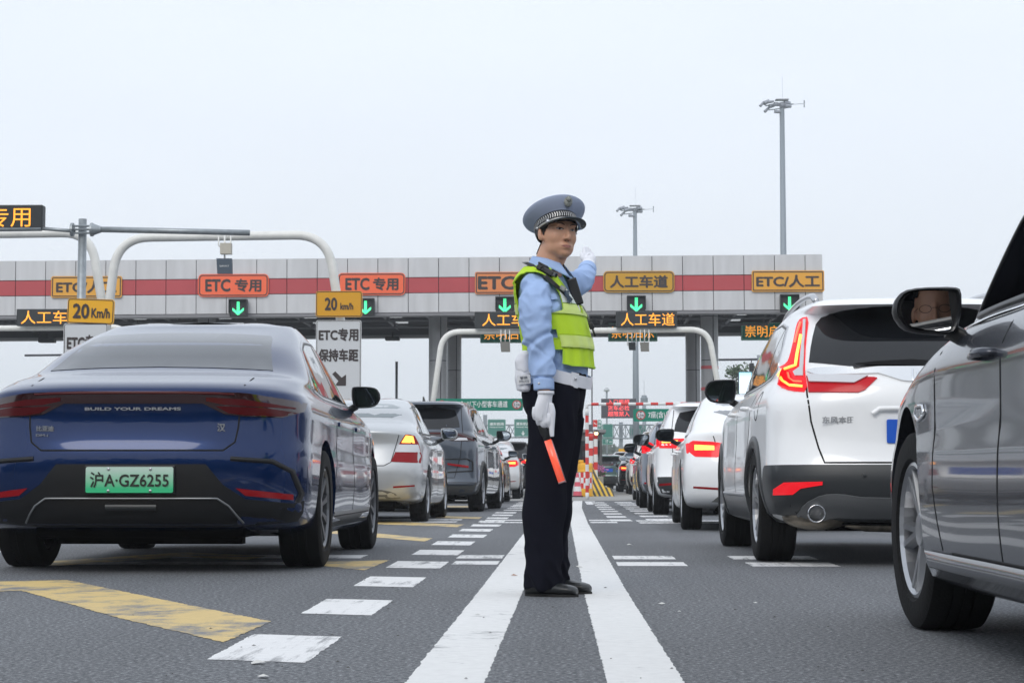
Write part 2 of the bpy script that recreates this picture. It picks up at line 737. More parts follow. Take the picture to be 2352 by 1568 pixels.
_WH = {}
def wheel_meshes(r, wdt, style, rim_m):
    key = (r, wdt, style, rim_m.name)
    if key in _WH:
        return _WH[key]
    rr = r * 0.69
    bm = bmesh.new()
    h = wdt / 2
    lathe(bm, [(rr, -h * .86), (rr + .012, -h * .98), (r * .93, -h), (r * .985, -h * .9), (r, -h * .7), (r, -h * .36), (r - .008, -h * .34), (r - .008, -h * .30), (r, -h * .28),
               (r, -.006), (r - .008, -.005), (r - .008, .005), (r, .006), (r, h * .28), (r - .008, h * .30), (r - .008, h * .34), (r, h * .36),
               (r, h * .7), (r * .985, h * .9), (r * .93, h), (rr + .012, h * .98), (rr, h * .86)], 56)
    t = bpy.data.meshes.new('tyre')
    bmesh.ops.recalc_face_normals(bm, faces=bm.faces)
    bm.to_mesh(t)
    bm.free()
    # rim: barrel, lip and spokes; outer face toward +x
    bm = bmesh.new()
    o = h * .80
    lathe(bm, [(rr + .004, -h * .8), (rr, o + .01), (rr - .012, o + .014), (rr - .022, o), (rr - .03, -h * .5), (rr - .03, -h * .8)], 40)
    rg = lathe(bm, [(rr - .03, -.01), (.04, -.01)], 40)
    lathe(bm, [(.075, -.01), (.072, o - .02), (.055, o - .006), (.03, o - .004), (.001, o - .004)], 20)
    ns = {'ten': 10, 'five': 5, 'multi': 7}[style]
    for k in range(ns):
        a0 = 2 * PI * k / ns
        arms = [(-.16, .018, .010), (.16, .018, .010)] if style == 'five' else ([(-.05, .012, .012), (.05, .012, .012)] if style == 'ten' else [(0, .03, .018)])
        for da, w0, w1 in arms:
            p0 = (.06, a0 + da * .3)
            p1 = (rr - .016, a0 + da)
            q = []
            for (rad, an), ww, x in ((p0, w0, o - .012), (p1, w1 + .006, o + .004)):
                c = Vector((0, math.cos(an), math.sin(an)))
                tg = Vector((0, -math.sin(an), math.cos(an)))
                for sx, wwx in ((x, .6), (x - .035, 1.0)):
                    q.append([c * rad + tg * ww * s * wwx + Vector((sx, 0, 0)) for s in (-1, 1)])
            A, B, C, D = q
            vv = [bm.verts.new(v) for v in (A[0], A[1], B[1], B[0], C[0], C[1], D[1], D[0])]
            for f in ((0, 1, 5, 4), (1, 2, 6, 5), (3, 0, 4, 7), (0, 3, 2, 1), (2, 3, 7, 6)):
                bm.faces.new([vv[i] for i in f])
    m2 = bpy.data.meshes.new('rim')
    bmesh.ops.recalc_face_normals(bm, faces=bm.faces)
    bm.to_mesh(m2)
    bm.free()
    for p in t.polygons:
        p.use_smooth = True
    t.set_sharp_from_angle(angle=R(40))
    bm = bmesh.new()
    lathe(bm, [(rr - .034, -.012), (.02, -.012)], 32)
    lathe(bm, [(.15, -.011), (.15, .0), (.145, .006), (.03, .006)], 32)
    d = bpy.data.meshes.new('brake_disc')
    bm.to_mesh(d)
    bm.free()
    t.materials.append(M_RUB)
    m2.materials.append(rim_m)
    d.materials.append(M_PLA)
    _WH[key] = (t, m2, d)
    return _WH[key]

def add_wheels(root, ya, yb, xo, r=.345, wdt=.225, style='five', rim_m=None, steer=0.0):
    t, m2, d = wheel_meshes(r, wdt, style, rim_m or M_RIM)
    for y in (ya, yb):
        for s in (-1, 1):
            wo = bpy.data.objects.new('wheel', None)
            COL.objects.link(wo)
            wo.parent = root
            wo.location = (s * (xo - wdt / 2), y, r)
            wo.rotation_euler = (0, 0, (0 if s > 0 else PI) + (steer if y == yb else 0))
            wo.empty_display_size = .1
            for n, me in (('tyre', t), ('rim', m2), ('brake_disc', d)):
                c = bpy.data.objects.new(n, me)
                COL.objects.link(c)
                c.parent = wo
                c.rotation_euler = (random.random() * 6 if n == 'rim' else 0, 0, 0)

def mirror_pair(root, y, z, x, pm, size=(.24, .16), sides=(-1, 1), glass_yaw=0.0, housing=None, glass_pitch=0.0):
    for s in sides:
        mo = bpy.data.objects.new('side_mirror', None)
        COL.objects.link(mo)
        mo.parent = root
        mo.location = (s * x, y, z)
        w, h = size
        # housing: a rounded cup, open side to the rear
        bm = bmesh.new()
        prof = smooth_poly([(-.5, -.08), (-.48, .2), (-.36, .42), (-.1, .49), (.40, .5), (.5, .44), (.5, -.02), (.42, -.44), (.30, -.5), (-.12, -.47), (-.36, -.38)][::1], 1)
        rings = []
        for (yy, sc, dx) in ((-.012, 1.0, 0), (.0, 1.08, 0), (.05, 1.06, 0), (.10, .86, .0), (.135, .5, .0), (.145, .1, 0)):
            rings.append([bm.verts.new((s * (-a * w * sc + dx), yy, b * h * sc)) for a, b in prof])
        for i in range(len(rings) - 1):
            for k in range(len(prof)):
                bm.faces.new((rings[i][k], rings[i][(k + 1) % len(prof)], rings[i + 1][(k + 1) % len(prof)], rings[i + 1][k]))
        bm.faces.new(rings[-1])
        inner = [bm.verts.new((s * -a * w * .93, .004, b * h * .93)) for a, b in prof]
        for k in range(len(prof)):
            bm.faces.new((rings[0][k], rings[0][(k + 1) % len(prof)], inner[(k + 1) % len(prof)], inner[k]))
        bm.faces.new(inner)
        ho = from_bm('mirror_housing', bm, housing or M_BLK, mo, True)
        ho.data.set_sharp_from_angle(angle=R(50))
        bm = bmesh.new()
        g = [bm.verts.new((s * -a * w * .91, 0, b * h * .91)) for a, b in prof]
        bm.faces.new(g)
        go = from_bm('mirror_glass', bm, M_MIR, mo, False)
        go.location = (0, -.001, 0)
        go.rotation_euler = (glass_pitch, 0, glass_yaw * s)
        bm = bmesh.new()
        tube(bm, [(-s * w * .38, .05, -h * .42), (-s * (w * .55 + .02), .055, -h * .62), (-s * (w * .55 + .10), .07, -h * .75)], [(.022, .03), (.022, .03), (.025, .035)], 8)
        from_bm('mirror_arm', bm, M_BLK, mo, True)

def arch_cutters(ya, yb, r, W, depth=.30):
    out = []
    for y in (ya, yb):
        for s in (-1, 1):
            bm = bmesh.new()
            rg = lathe(bm, [(r, s * (W / 2 - depth)), (r, s * (W / 2 + .2))], 48, 'x', (0, y, 0))
            bmesh.ops.translate(bm, vec=(0, 0, r * .92), verts=bm.verts)
            close(bm, rg[0])
            close(bm, rg[1])
            out.append(bm)
    return out

def fan(shell, root, ya, yb, rr, zc, r0, r1, m, name='wheel_arch_trim', ang=(-8, 188)):
    """cladding ring round each wheel opening"""
    for y in (ya, yb):
        for sd in ('left', 'right'):
            V, Fc = [], []
            n = 30
            good = []
            for k in range(n + 1):
                ok = True
                a = R(ang[0] + (ang[1] - ang[0]) * k / n)
                for r_, o_ in ((r0, -.01), (r0, .012), ((r0 + r1) / 2, .014), (r1, .010), (r1, -.01)):
                    h = shell.hit(y + math.cos(a) * r_, zc + math.sin(a) * r_, sd, o_)
                    if h is None or abs(h.x) < .5:
                        ok = False
                    V.append(h if h is not None else Vector((0, y, zc)))
                good.append(ok)
            for k in range(n):
                if not (good[k] and good[k + 1]):
                    continue
                for c in range(4):
                    Fc.append((k * 5 + c, k * 5 + c + 1, k * 5 + c + 6, k * 5 + c + 5))
            from_data(name, V, Fc, m, root, True)

def arc_poly(pts):
    return pts

def underbody(root, L, W, z0=.17, z1=.34):
    bm = bmesh.new()
    box(bm, (0, L / 2, (z0 + z1) / 2), (W * .62, L - .5, z1 - z0), bevel=.04)
    for i in range(3):
        box(bm, (0, .6 + i * (L - 1.2) / 2, z0 - .01), (W * .55, .12, .06))
    from_bm('underbody', bm, M_DARK, root)

def sedan_loops(L=4.9, W=1.86, H=1.47, deck=1.0, belt=.95, rwin=.70, rtop=1.6, fwin=1.25, ftop=2.0, oh=.0, sill=.2, bump_z=.30, lr=.40, gw=.62, lid_in=.05, rw=.97):
    h = W / 2
    one = [rw, 1, 1, 1, .93]
    return [
        # yr, yf, w, lr, nr, lf, nf, z keys (rear..front), w keys
        (.30, L - .30, h - .13, lr, 3.0, .45, 2.6, [bump_z - .04, sill - .03, sill - .03, sill - .03, .22], one),
        (.10, L - .10, h - .05, lr, 3.0, .50, 2.6, [bump_z, sill + .01, sill, sill, .22], one),
        (.03, L - .03, h - .015, lr, 3.2, .55, 2.6, [bump_z + .09, sill + .10, sill + .09, sill + .08, .33], one),
        (.00, L, h, lr, 3.2, .55, 2.6, [.56, .52, .48, .50, .50], one),
        (.010, L - .02, h - .003, lr, 3.2, .58, 2.6, [.655, .62, .60, .60, .58], one),
        (.030, L - .05, h - .012, lr + .02, 3.2, .60, 2.5, [.74, .72, .70, .68, .66], one),
        (lid_in + .02, L - .12, h - .012, lr + .05, 3.2, .62, 2.5, [(deck - .13), belt - .13, belt - .15, belt - .16, .72], one),
        (lid_in, L - .22, h - .045, lr + .08, 3.0, .60, 2.4, [deck - .03, belt - .055, belt - .06, belt - .08, .77], one),
        (lid_in + .025, L - .32, h - .075, lr + .10, 3.0, .55, 2.4, [deck, belt - .015, belt - .02, belt - .045, .80], one),
        (rwin * .5, L - .8, h - .10, .42, 2.8, .50, 2.4, [deck + .065, belt + .012, belt, belt - .01, .90], one),
        (rwin, L - fwin, h - .115, .42, 2.8, .50, 2.7, [deck + .13, belt + .03, belt + .015, belt + .01, .98], [.98, 1, 1, 1, .96]),
        ((rwin + rtop) / 2 - .05, L - (fwin + ftop) / 2, (h - .115 + gw) / 2 + .02, .40, 2.8, .42, 2.7, [(deck + .13 + H - .075) / 2 + .02, (belt + H - .06) / 2, (belt + H - .08) / 2 + .01, (belt + H - .1) / 2, 1.22], [.99, 1, 1, 1, .97]),
        (rtop, L - ftop, gw, .34, 2.6, .34, 2.7, [H - .085, H - .075, H - .07, H - .085, H - .10], [.97, 1, 1, 1, .97]),
        (rtop + .12, L - ftop - .08, gw - .05, .34, 2.6, .45, 2.4, [H - .055, H - .045, H - .035, H - .05, H - .075], [.97, 1, 1, 1, .97]),
        (rtop + .55, L - ftop - .45, gw * .5, .25, 2.4, .3, 2.4, [H - .025, H - .012, H - .006, H - .015, H - .035], [1, 1, 1, 1, 1]),
        (rtop + .9, L - ftop - .75, .0, .01, 2, .01, 2, [H - .012, H - .005, H, H - .005, H - .018], [1, 1, 1, 1, 1]),
    ], [2, 3, 4, 3, 3, 4, 3, 3, 5, 6, 7, 7, 3, 5, 5]

def suv_loops(L=4.6, W=1.85, H=1.66, belt=1.08, sill=.25, bump_z=.30, win_z=1.12, spoil=.22, gw=.66, lr=.38, fwin=1.2, ftop=1.9, lower=.62, rtopy=.42, rw=.95):
    h = W / 2
    one = [rw, 1, 1, 1, .93]
    return [
        (.28, L - .28, h - .14, lr, 3.0, .45, 2.6, [bump_z - .05, sill - .03, sill - .03, sill - .03, .25], one),
        (.10, L - .10, h - .06, lr, 3.0, .50, 2.6, [bump_z, sill + .01, sill, sill, .26], one),
        (.02, L - .03, h - .02, lr, 3.2, .55, 2.6, [bump_z + .10, sill + .12, sill + .10, sill + .08, .36], one),
        (.00, L, h, lr, 3.2, .55, 2.6, [lower - .06, .52, .50, .52, .55], one),
        (.03, L - .01, h - .002, lr, 3.2, .56, 2.6, [lower + .02, .62, .60, .62, .65], one),
        (.055, L - .03, h - .012, lr, 3.0, .58, 2.5, [.80, .78, .76, .76, .75], one),
        (.055, L - .10, h - .018, lr + .02, 2.9, .60, 2.5, [.96, belt - .14, belt - .16, belt - .17, .85], one),
        (.075, L - .22, h - .05, lr + .05, 2.8, .60, 2.4, [win_z - .07, belt - .06, belt - .06, belt - .09, .91], one),
        (.10, L - .34, h - .08, lr + .06, 2.8, .55, 2.4, [win_z - .02, belt - .01, belt - .02, belt - .05, .95], one),
        (.125, L - .85, h - .10, lr + .06, 2.7, .50, 2.4, [win_z + .02, belt + .015, belt, belt - .02, 1.02], one),
        (.145, L - fwin, h - .112, lr + .06, 2.7, .50, 2.7, [win_z + .06, belt + .035, belt + .02, belt, 1.08], [.965, 1, 1, 1, .96]),
        (.26, L - (fwin + ftop) / 2, (h - .112 + gw) / 2 + .03, lr, 2.7, .42, 2.7, [(win_z + H - .1) / 2, (belt + H - .1) / 2 + .01, (belt + H - .1) / 2 + .01, (belt + H - .12) / 2, 1.30], [.96, 1, 1, 1, .97]),
        (rtopy, L - ftop, gw + .01, .32, 2.7, .34, 2.7, [H - .14, H - .105, H - .095, H - .105, H - .13], [.96, 1, 1, 1, .97]),
        (spoil, L - ftop - .04, gw - .01, .30, 2.9, .45, 2.4, [H - .10, H - .08, H - .065, H - .08, H - .115], [.96, 1, 1, 1, .97]),
        (spoil + .04, L - ftop - .1, gw - .05, .30, 2.7, .45, 2.4, [H - .065, H - .05, H - .035, H - .055, H - .085], [.96, 1, 1, 1, .97]),
        (.75, L - ftop - .45, gw * .5, .25, 2.4, .3, 2.4, [H - .03, H - .012, H - .006, H - .015, H - .035], [1, 1, 1, 1, 1]),
        (1.2, L - ftop - .75, .0, .01, 2, .01, 2, [H - .012, H - .003, H, H - .005, H - .018], [1, 1, 1, 1, 1]),
    ], [2, 3, 4, 3, 4, 4, 3, 3, 3, 3, 7, 7, 3, 2, 5, 5]
def make_body(root, loops, subs, paintm, ya, yb, r, W, N=(20, 48, 14), extra=(), depth=.30, ar=None):
    sh = Shell(loops, subs, N)
    me = body_mesh(sh, arch_cutters(ya, yb, ar or (r + .045), W, depth) + list(extra), paintm, M_DARK)
    b = link('body', me, None, root)
    return sh, b

def oval(cx, cy, rx, ry, n=16, a0=0, a1=360):
    return [(cx + rx * math.cos(R(a0 + (a1 - a0) * k / n)), cy + ry * math.sin(R(a0 + (a1 - a0) * k / n))) for k in range(n)]

def side_glass(sh, root, dlo, pillars, glass=None, frame_m=None, wd=.022, sides=2, chrome=None):
    """dlo: outline (y,z); pillars: list of (y_bottom, y_top) splitting the glass into panes, wd the gap"""
    frame_m = frame_m or M_BLK
    if sides == 2:
        add_patch('window_frame', sh, dlo, 'right', frame_m, root, .002, .08, sides=2)
    zs = [p[1] for p in dlo]
    z0, z1 = min(zs), max(zs)
    def clip(poly, a, b, keep_greater):
        # keep the side of the slanted line y = a + (z-z0)/(z1-z0)*(b-a)
        out = []
        n = len(poly)
        def g(p):
            v = p[0] - (a + (p[1] - z0) / (z1 - z0) * (b - a))
            return v if keep_greater else -v
        for i in range(n):
            p, q = poly[i], poly[(i + 1) % n]
            gp, gq = g(p), g(q)
            if gp >= 0:
                out.append(p)
            if (gp > 0) != (gq > 0) and abs(gp - gq) > 1e-9:
                t = gp / (gp - gq)
                out.append((p[0] + (q[0] - p[0]) * t, p[1] + (q[1] - p[1]) * t))
        return out
    # shrink outline
    cx = sum(p[0] for p in dlo) / len(dlo)
    cz = sum(p[1] for p in dlo) / len(dlo)
    ins = []
    n = len(dlo)
    for i in range(n):
        p0, p, p1 = Vector(dlo[i - 1]), Vector(dlo[i]), Vector(dlo[(i + 1) % n])
        t = (p1 - p0).normalized()
        nn = Vector((-t.y, t.x))
        if nn.dot(Vector((cx, cz)) - p) < 0:
            nn = -nn
        q = p + nn * wd
        ins.append((q.x, q.y))
    cuts = [None] + list(pillars) + [None]
    for i in range(len(cuts) - 1):
        poly = ins
        if cuts[i]:
            poly = clip(poly, cuts[i][0] + wd * .9, cuts[i][1] + wd * .9, True)
        if cuts[i + 1]:
            poly = clip(poly, cuts[i + 1][0] - wd * .9, cuts[i + 1][1] - wd * .9, False)
        if len(poly) > 2:
            add_patch('side_window', sh, poly, 'right', glass or M_GLS, root, .004, .08, sides=2)
    if chrome:
        add_strip('window_trim', sh, [dlo], .014, 'right', chrome, root, .005, sides=2, closed=True, step=.06)

def handles(sh, root, spots, m, flush=False):
    for y, z in spots:
        for s in ('right', 'left'):
            h = sh.hit(y, z, s)
            sx = 1 if s == 'right' else -1
            bm = bmesh.new()
            if flush:
                box(bm, (h.x + sx * .002, y, z), (.012, .20, .028), bevel=.004)
            else:
                tube(bm, [(h.x - sx * .01, y - .10, z), (h.x + sx * .03, y - .085, z + .002), (h.x + sx * .038, y, z + .004), (h.x + sx * .03, y + .085, z + .002), (h.x - sx * .01, y + .10, z)], [(.014, .012)] * 5, 8)
            from_bm('door_handle', bm, m, root, True)

def door_lines(sh, root, lines, sides=2):
    add_strip('door_shut_lines', sh, lines, .008, 'right', M_GAP, root, .0015, sides=sides, step=.05)

def plate(root, text, x, y, z, m_bg, m_tx, w=.44, h=.14, dots=True):
    p = bpy.data.objects.new('number_plate', None)
    COL.objects.link(p)
    p.parent = root
    p.location = (x, y, z)
    bm = bmesh.new()
    prism(bm, rrect(w, h, .01), 0, .004)
    from_bm('plate_panel', bm, m_bg, p)
    if text:
        lettering(text, .1, (0, -.0025, 0), m_tx, p, bold=.0016, width=w * .90, height=h * .62)
        bm = bmesh.new()
        for sx in (-.2, .2):
            for sz in (-.43, .43):
                lathe(bm, [(.0001, -.006), (.008, -.005), (.009, 0)], 8, 'y', (sx * w * 1.2, 0, sz * h * .98))
        from_bm('plate_bolts', bm, M_SIL, p, True)
    return p

def m_green_plate():
    if 'green plate' in MATS:
        return MATS['green plate']
    m = mat('green plate', (.1, .6, .3), .35)
    n = m.node_tree
    tc = n.nodes.new('ShaderNodeTexCoord')
    sp = n.nodes.new('ShaderNodeSeparateXYZ')
    rp = n.nodes.new('ShaderNodeValToRGB')
    n.links.new(tc.outputs['Generated'], sp.inputs[0])
    n.links.new(sp.outputs[2], rp.inputs[0])
    rp.color_ramp.elements[0].color = (.04, .50, .22, 1)
    rp.color_ramp.elements[0].position = .15
    rp.color_ramp.elements[1].color = (.50, .66, .58, 1)
    rp.color_ramp.elements[1].position = .9
    n.links.new(rp.outputs[0], n.nodes['Principled BSDF'].inputs['Base Color'])
    return m

def smooth_poly(pts, it=1):
    """round the corners of an outline (Chaikin)"""
    for _ in range(it):
        o = []
        n = len(pts)
        for i in range(n):
            a, b = pts[i], pts[(i + 1) % n]
            o.append((a[0] * .78 + b[0] * .22, a[1] * .78 + b[1] * .22))
            o.append((a[0] * .22 + b[0] * .78, a[1] * .22 + b[1] * .78))
        pts = o
    return pts

# ------------------------------------------------------------------ the blue sedan
def blue_sedan():
    root = thing('blue_sedan', 'glossy dark blue fastback sedan with green number plate nearest on the left', 'car', (-2.37, 10.62, 0), 0)
    P = mat('deep blue paint', (.0016, .0175, .083), .2, .45, coat=.75, spec=.15)
    L, W, H = 4.98, 1.91, 1.555
    loops, subs = sedan_loops(L, W, H, deck=1.02, belt=1.0, rwin=.66, rtop=1.72, fwin=1.2, ftop=2.05, gw=.60, lr=.46, bump_z=.27, lid_in=.03, rw=.975)
    ya, yb, r = 1.04, 3.96, .345
    sh, b = make_body(root, loops, subs, P, ya, yb, r, W, (26, 56, 14))
    underbody(root, L, W, .19, .40)
    add_wheels(root, ya, yb, .945, r, .245, 'ten', M_RIMD)
    # rear window, roof glass edge
    add_patch('rear_window', sh, [(-.655, 1.150), (-.30, 1.163), (0, 1.168), (.30, 1.163), (.655, 1.150), (.63, 1.20), (.555, 1.38), (.53, 1.405), (.25, 1.42), (0, 1.424), (-.25, 1.42), (-.53, 1.405), (-.555, 1.38), (-.63, 1.20)], 'rear', mat('rear glass silver', (.03, .036, .045), .10, .1, coat=.25), root, .003, .06)
    dlo = [(1.22, 1.05), (1.34, 1.17), (1.62, 1.33), (2.0, 1.40), (2.55, 1.425), (3.0, 1.40), (3.4, 1.29), (3.95, 1.06), (3.6, 1.025), (2.6, 1.015), (1.7, 1.02)]
    side_glass(sh, root, dlo, [(1.62, 1.50), (2.48, 2.40)], chrome=M_SIL)
    # tail lamp bar
    bar = [(-.90, .905), (-.905, .955), (-.62, 1.0), (-.3, 1.008), (.3, 1.008), (.62, 1.0), (.905, .955), (.90, .905), (.80, .868), (.60, .874), (.50, .885), (.38, .945), (-.38, .945), (-.50, .885), (-.60, .874), (-.80, .868)]
    bar = [(x, z - .012) for x, z in bar]
    tl = add_patch('tail_lamp_bar', sh, bar, 'rear', M_LDRK, root, .006, .045, thick=.02)
    for sx in (1, -1):
        add_patch('lamp_upper_strip', sh, [(sx * .40, .945), (sx * .50, .925), (sx * .86, .905), (sx * .86, .912), (sx * .6, .955), (sx * .4, .965)], 'rear', M_LGLOWD, tl, .009, .05)
        add_patch('lamp_lower_strip', sh, [(sx * .52, .878), (sx * .60, .868), (sx * .80, .862), (sx * .87, .884), (sx * .70, .91), (sx * .45, .918)], 'rear', M_LRED2, tl, .009, .05)
    add_strip('lamp_centre_line', sh, [[(-.55, .982), (-.3, .988), (0, .989), (.3, .988), (.55, .982)]], .012, 'rear', M_LRED2, tl, .009)
    # boot lid lines
    add_strip('boot_shut_lines', sh, [[(-.60, 1.09), (-.585, .98), (-.575, .80), (-.56, .72), (-.50, .675), (.50, .675), (.56, .72), (.575, .80), (.585, .98), (.60, 1.09)]], .009, 'rear', M_GAP, root, .0015)
    # crease of the boot lid's pressed lip
    # lower bumper in black plastic
    low = [(-.93, .52), (-.90, .405), (-.62, .42), (-.50, .50), (-.40, .61), (.40, .61), (.50, .50), (.62, .42), (.90, .405), (.93, .52), (.945, .40), (.90, .29), (.55, .255), (-.55, .255), (-.90, .29), (-.945, .40)]
    low = [(-.91, .40), (-.86, .385), (-.62, .41), (-.50, .49), (-.41, .60), (.41, .60), (.50, .49), (.62, .41), (.86, .385), (.91, .40), (.90, .33), (.87, .285), (.55, .258), (-.55, .258), (-.87, .285), (-.90, .33)]
    add_patch('bumper_insert', sh, low, 'rear', M_BLK, root, .004, .045)
    add_strip('bumper_vent_trim', sh, [[(.54, .63), (.76, .615), (.86, .56), (.90, .44), (.88, .39)], [(-.54, .63), (-.76, .615), (-.86, .56), (-.90, .44), (-.88, .39)]], .024, 'rear', M_BLK, root, .006)
    add_strip('diffuser_trim', sh, [[(-.60, .285), (-.53, .375), (-.47, .415), (.47, .415), (.53, .375), (.60, .285)]], .010, 'rear', mat('dim silver trim', (.22, .23, .24), .35, .6), root, .012)
    for sx in (-1, 1):
        add_patch('reflector', sh, [(sx * .57, .47), (sx * .86, .435), (sx * .86, .405), (sx * .62, .43)], 'rear', M_LRED, root, .008, .05)
    add_strip('rear_fog_lamp', sh, [[(-.14, .365), (.14, .365)]], .035, 'rear', M_PLA, root, .012)
    h = sh.hit(0, .515, 'rear')
    bm = bmesh.new()
    box(bm, (0, h.y - .004, .515), (.50, .02, .16), bevel=.008)
    from_bm('plate_mount', bm, M_BLK, root)
    plate(root, '沪A·GZ6255', 0, h.y - .022, .515, m_green_plate(), mat('plate black', (.015, .02, .015), .5), .478, .14)
    lettering('BUILD YOUR DREAMS', .05, (0, sh.hit(0, .895, 'rear').y - .006, .902), M_SIL, root, bold=.002, width=.53, height=.017, name='badge_lettering')
    lettering('比亚迪', .05, (-.485, sh.hit(-.485, .79, 'rear').y - .006, .795), M_SIL, root, bold=.0015, width=.10, height=.03, name='badge_lettering', rot=(0, 0, -.12))
    lettering('DM-i', .05, (-.50, sh.hit(-.50, .76, 'rear').y - .006, .758), M_SIL, root, bold=.001, width=.07, height=.014, name='badge_lettering', rot=(0, 0, -.12))
    lettering('汉', .05, (.485, sh.hit(.485, .79, 'rear').y - .006, .80), M_SIL, root, bold=.0015, width=.045, height=.045, name='badge_lettering', rot=(0, 0, .12))
    door_lines(sh, root, [[(1.52, 1.0), (1.56, .8), (1.50, .62), (1.42, .52)], [(2.50, 1.0), (2.47, .3)], [(3.62, .98), (3.60, .55), (3.45, .3)], [(1.45, .29), (3.5, .29)]])
    handles(sh, root, [(1.75, .86), (2.75, .85)], P, flush=True)
    mirror_pair(root, 3.30, 1.095, .945, P, (.19, .145))
    sills(sh, root, 1.45, 3.55, .27, M_BLK)
    return root

M_LGLOWD = mat('dim red lamp', (.075, .003, .005), .2, spec=.3)
M_LRED2 = mat('deep red lamp', (.065, .003, .005), .2, spec=.3)

def sills(sh, root, y0, y1, z, m):
    add_strip('sill', sh, [[(y0, z), (y1, z)]], .09, 'right', m, root, .004, sides=2, step=.1)

# ------------------------------------------------------------------ the white crossover
def white_suv():
    root = thing('white_suv', 'large white SUV with lit angular tail lamps and one round exhaust pipe', 'car', (2.115, 11.6, 0), 0)
    P = mat('pearl white paint', (.89, .90, .91), .3, 0, coat=.6)
    L, W, H = 4.6, 1.86, 1.67
    loops, subs = suv_loops(L, W, H, belt=1.10, win_z=1.13, gw=.63, lower=.60, bump_z=.31, spoil=.24, rtopy=.44, lr=.42, rw=.955)
    ya, yb, r = .98, 3.64, .352
    sh, b = make_body(root, loops, subs, P, ya, yb, r, W, (26, 54, 14))
    underbody(root, L, W, .24, .45)
    add_wheels(root, ya, yb, .915, r, .235, 'five', M_RIM)
    # rear window
    add_patch('rear_window', sh, smooth_poly([(-.65, 1.185), (.65, 1.185), (.615, 1.35), (.56, 1.50), (.45, 1.545), (.2, 1.562), (-.2, 1.562), (-.45, 1.545), (-.56, 1.50), (-.615, 1.35)], 1), 'rear', M_GLSD, root, .004, .05)
    bm = bmesh.new()
    h = sh.hit(-.25, 1.215, 'rear')
    prism(bm, [(-.40, 1.205), (-.26, 1.222), (-.05, 1.232), (.05, 1.225), (.07, 1.195), (.04, 1.185), (-.1, 1.20), (-.38, 1.20)], h.y - .035, h.y - .012)
    from_bm('rear_wiper', bm, M_BLK, root)
    # chrome strip over the tailgate
    add_patch('tailgate_chrome', sh, [(-.655, 1.175), (-.655, 1.165), (-.60, 1.135), (-.25, 1.145), (-.12, 1.10), (-.08, 1.095), (.08, 1.095), (.12, 1.10), (.25, 1.145), (.60, 1.135), (.655, 1.165), (.655, 1.175), (.60, 1.185), (-.60, 1.185)], 'rear', mat('satin chrome', (.78, .79, .80), .14, .8, coat=.5), root, .012, .05, thick=.02)
    add_strip('tailgate_emblem', sh, [[(-.05, 1.165), (-.055, 1.11), (-.03, 1.085), (.03, 1.085), (.055, 1.11), (.05, 1.165)], [(-.025, 1.155), (-.022, 1.10)], [(.025, 1.155), (.022, 1.10)], [(-.022, 1.13), (.022, 1.13)]], .010, 'rear', M_CHR, root, .018)
    for sx in (-1, 1):
        q = lambda pts: [(sx * a, z) for a, z in pts]
        outer = smooth_poly(q([(.64, 1.52), (.60, 1.52), (.645, 1.35), (.668, 1.19), (.666, 1.035), (.76, 1.045), (.815, 1.075), (.825, 1.15), (.80, 1.20), (.755, 1.225), (.735, 1.27), (.70, 1.38), (.67, 1.47)]), 1)
        lo = add_patch('tail_lamp', sh, outer, 'rear', M_LGLOW, root, .008, .035, thick=.02)
        add_patch('lamp_clear_strip', sh, q([(.615, 1.50), (.628, 1.50), (.672, 1.30), (.69, 1.19), (.725, 1.165), (.72, 1.135), (.678, 1.13), (.668, 1.21), (.65, 1.34)]), 'rear', M_LCLR, lo, .017, .04)
        add_strip('lamp_light_guide', sh, [q([(.66, 1.40), (.695, 1.28), (.712, 1.205), (.775, 1.185), (.795, 1.155), (.79, 1.11), (.76, 1.078), (.69, 1.068)])], .012, 'rear', M_LHOT, lo, .014, step=.02)
        add_strip('lamp_light_band', sh, [q([(.645, 1.49), (.675, 1.42), (.70, 1.35)]), q([(.755, 1.165), (.755, 1.125), (.735, 1.103), (.69, 1.098)])], .008, 'rear', M_LON, lo, .012, step=.02)
        ti = add_patch('tail_lamp', sh, q([(.662, 1.135), (.662, 1.035), (.38, 1.03), (.34, 1.045), (.262, 1.115), (.28, 1.12), (.60, 1.125)]), 'rear', M_LRED3, root, .010, .04, thick=.02)
        add_patch('lamp_clear_strip', sh, q([(.655, 1.137), (.650, 1.090), (.40, 1.080), (.315, 1.122), (.60, 1.130)]), 'rear', M_LCLR, ti, .024, .04)
        add_patch('reflector', sh, q([(.60, .505), (.60, .485), (.72, .465), (.76, .43), (.86, .425), (.86, .46), (.81, .50)]), 'rear', M_LGLOW, root, .016, .05, thick=.02)
    # tailgate lines
    add_strip('tailgate_shut_lines', sh, [[(-.655, 1.50), (-.672, 1.19), (-.672, 1.02), (-.655, .86), (-.615, .70), (-.585, .615), (.585, .615), (.615, .70), (.655, .86), (.672, 1.02), (.672, 1.19), (.655, 1.50)]], .010, 'rear', M_GAP, root, .0015)
    bump = [(-.872, .60), (-.60, .60), (.60, .60), (.872, .60), (.872, .42), (.83, .31), (.60, .27), (-.60, .27), (-.83, .31), (-.872, .42)]
    add_patch('bumper_cladding', sh, bump, 'rear', M_PLA, root, .010, .05, thick=.03)
    add_patch('bumper_skid_plate', sh, smooth_poly([(-.74, .30), (-.70, .38), (-.60, .43), (-.5, .435), (-.35, .41), (.35, .41), (.5, .435), (.60, .43), (.70, .38), (.74, .30), (.60, .275), (.53, .31), (.35, .30), (-.35, .30), (-.53, .31), (-.60, .275)], 1), 'rear', mat('satin grey plastic', (.12, .125, .13), .38), root, .022, .05, thick=.02)
    fan(sh, root, ya, yb, r, r * .92, r + .040, r + .115, M_PLA)
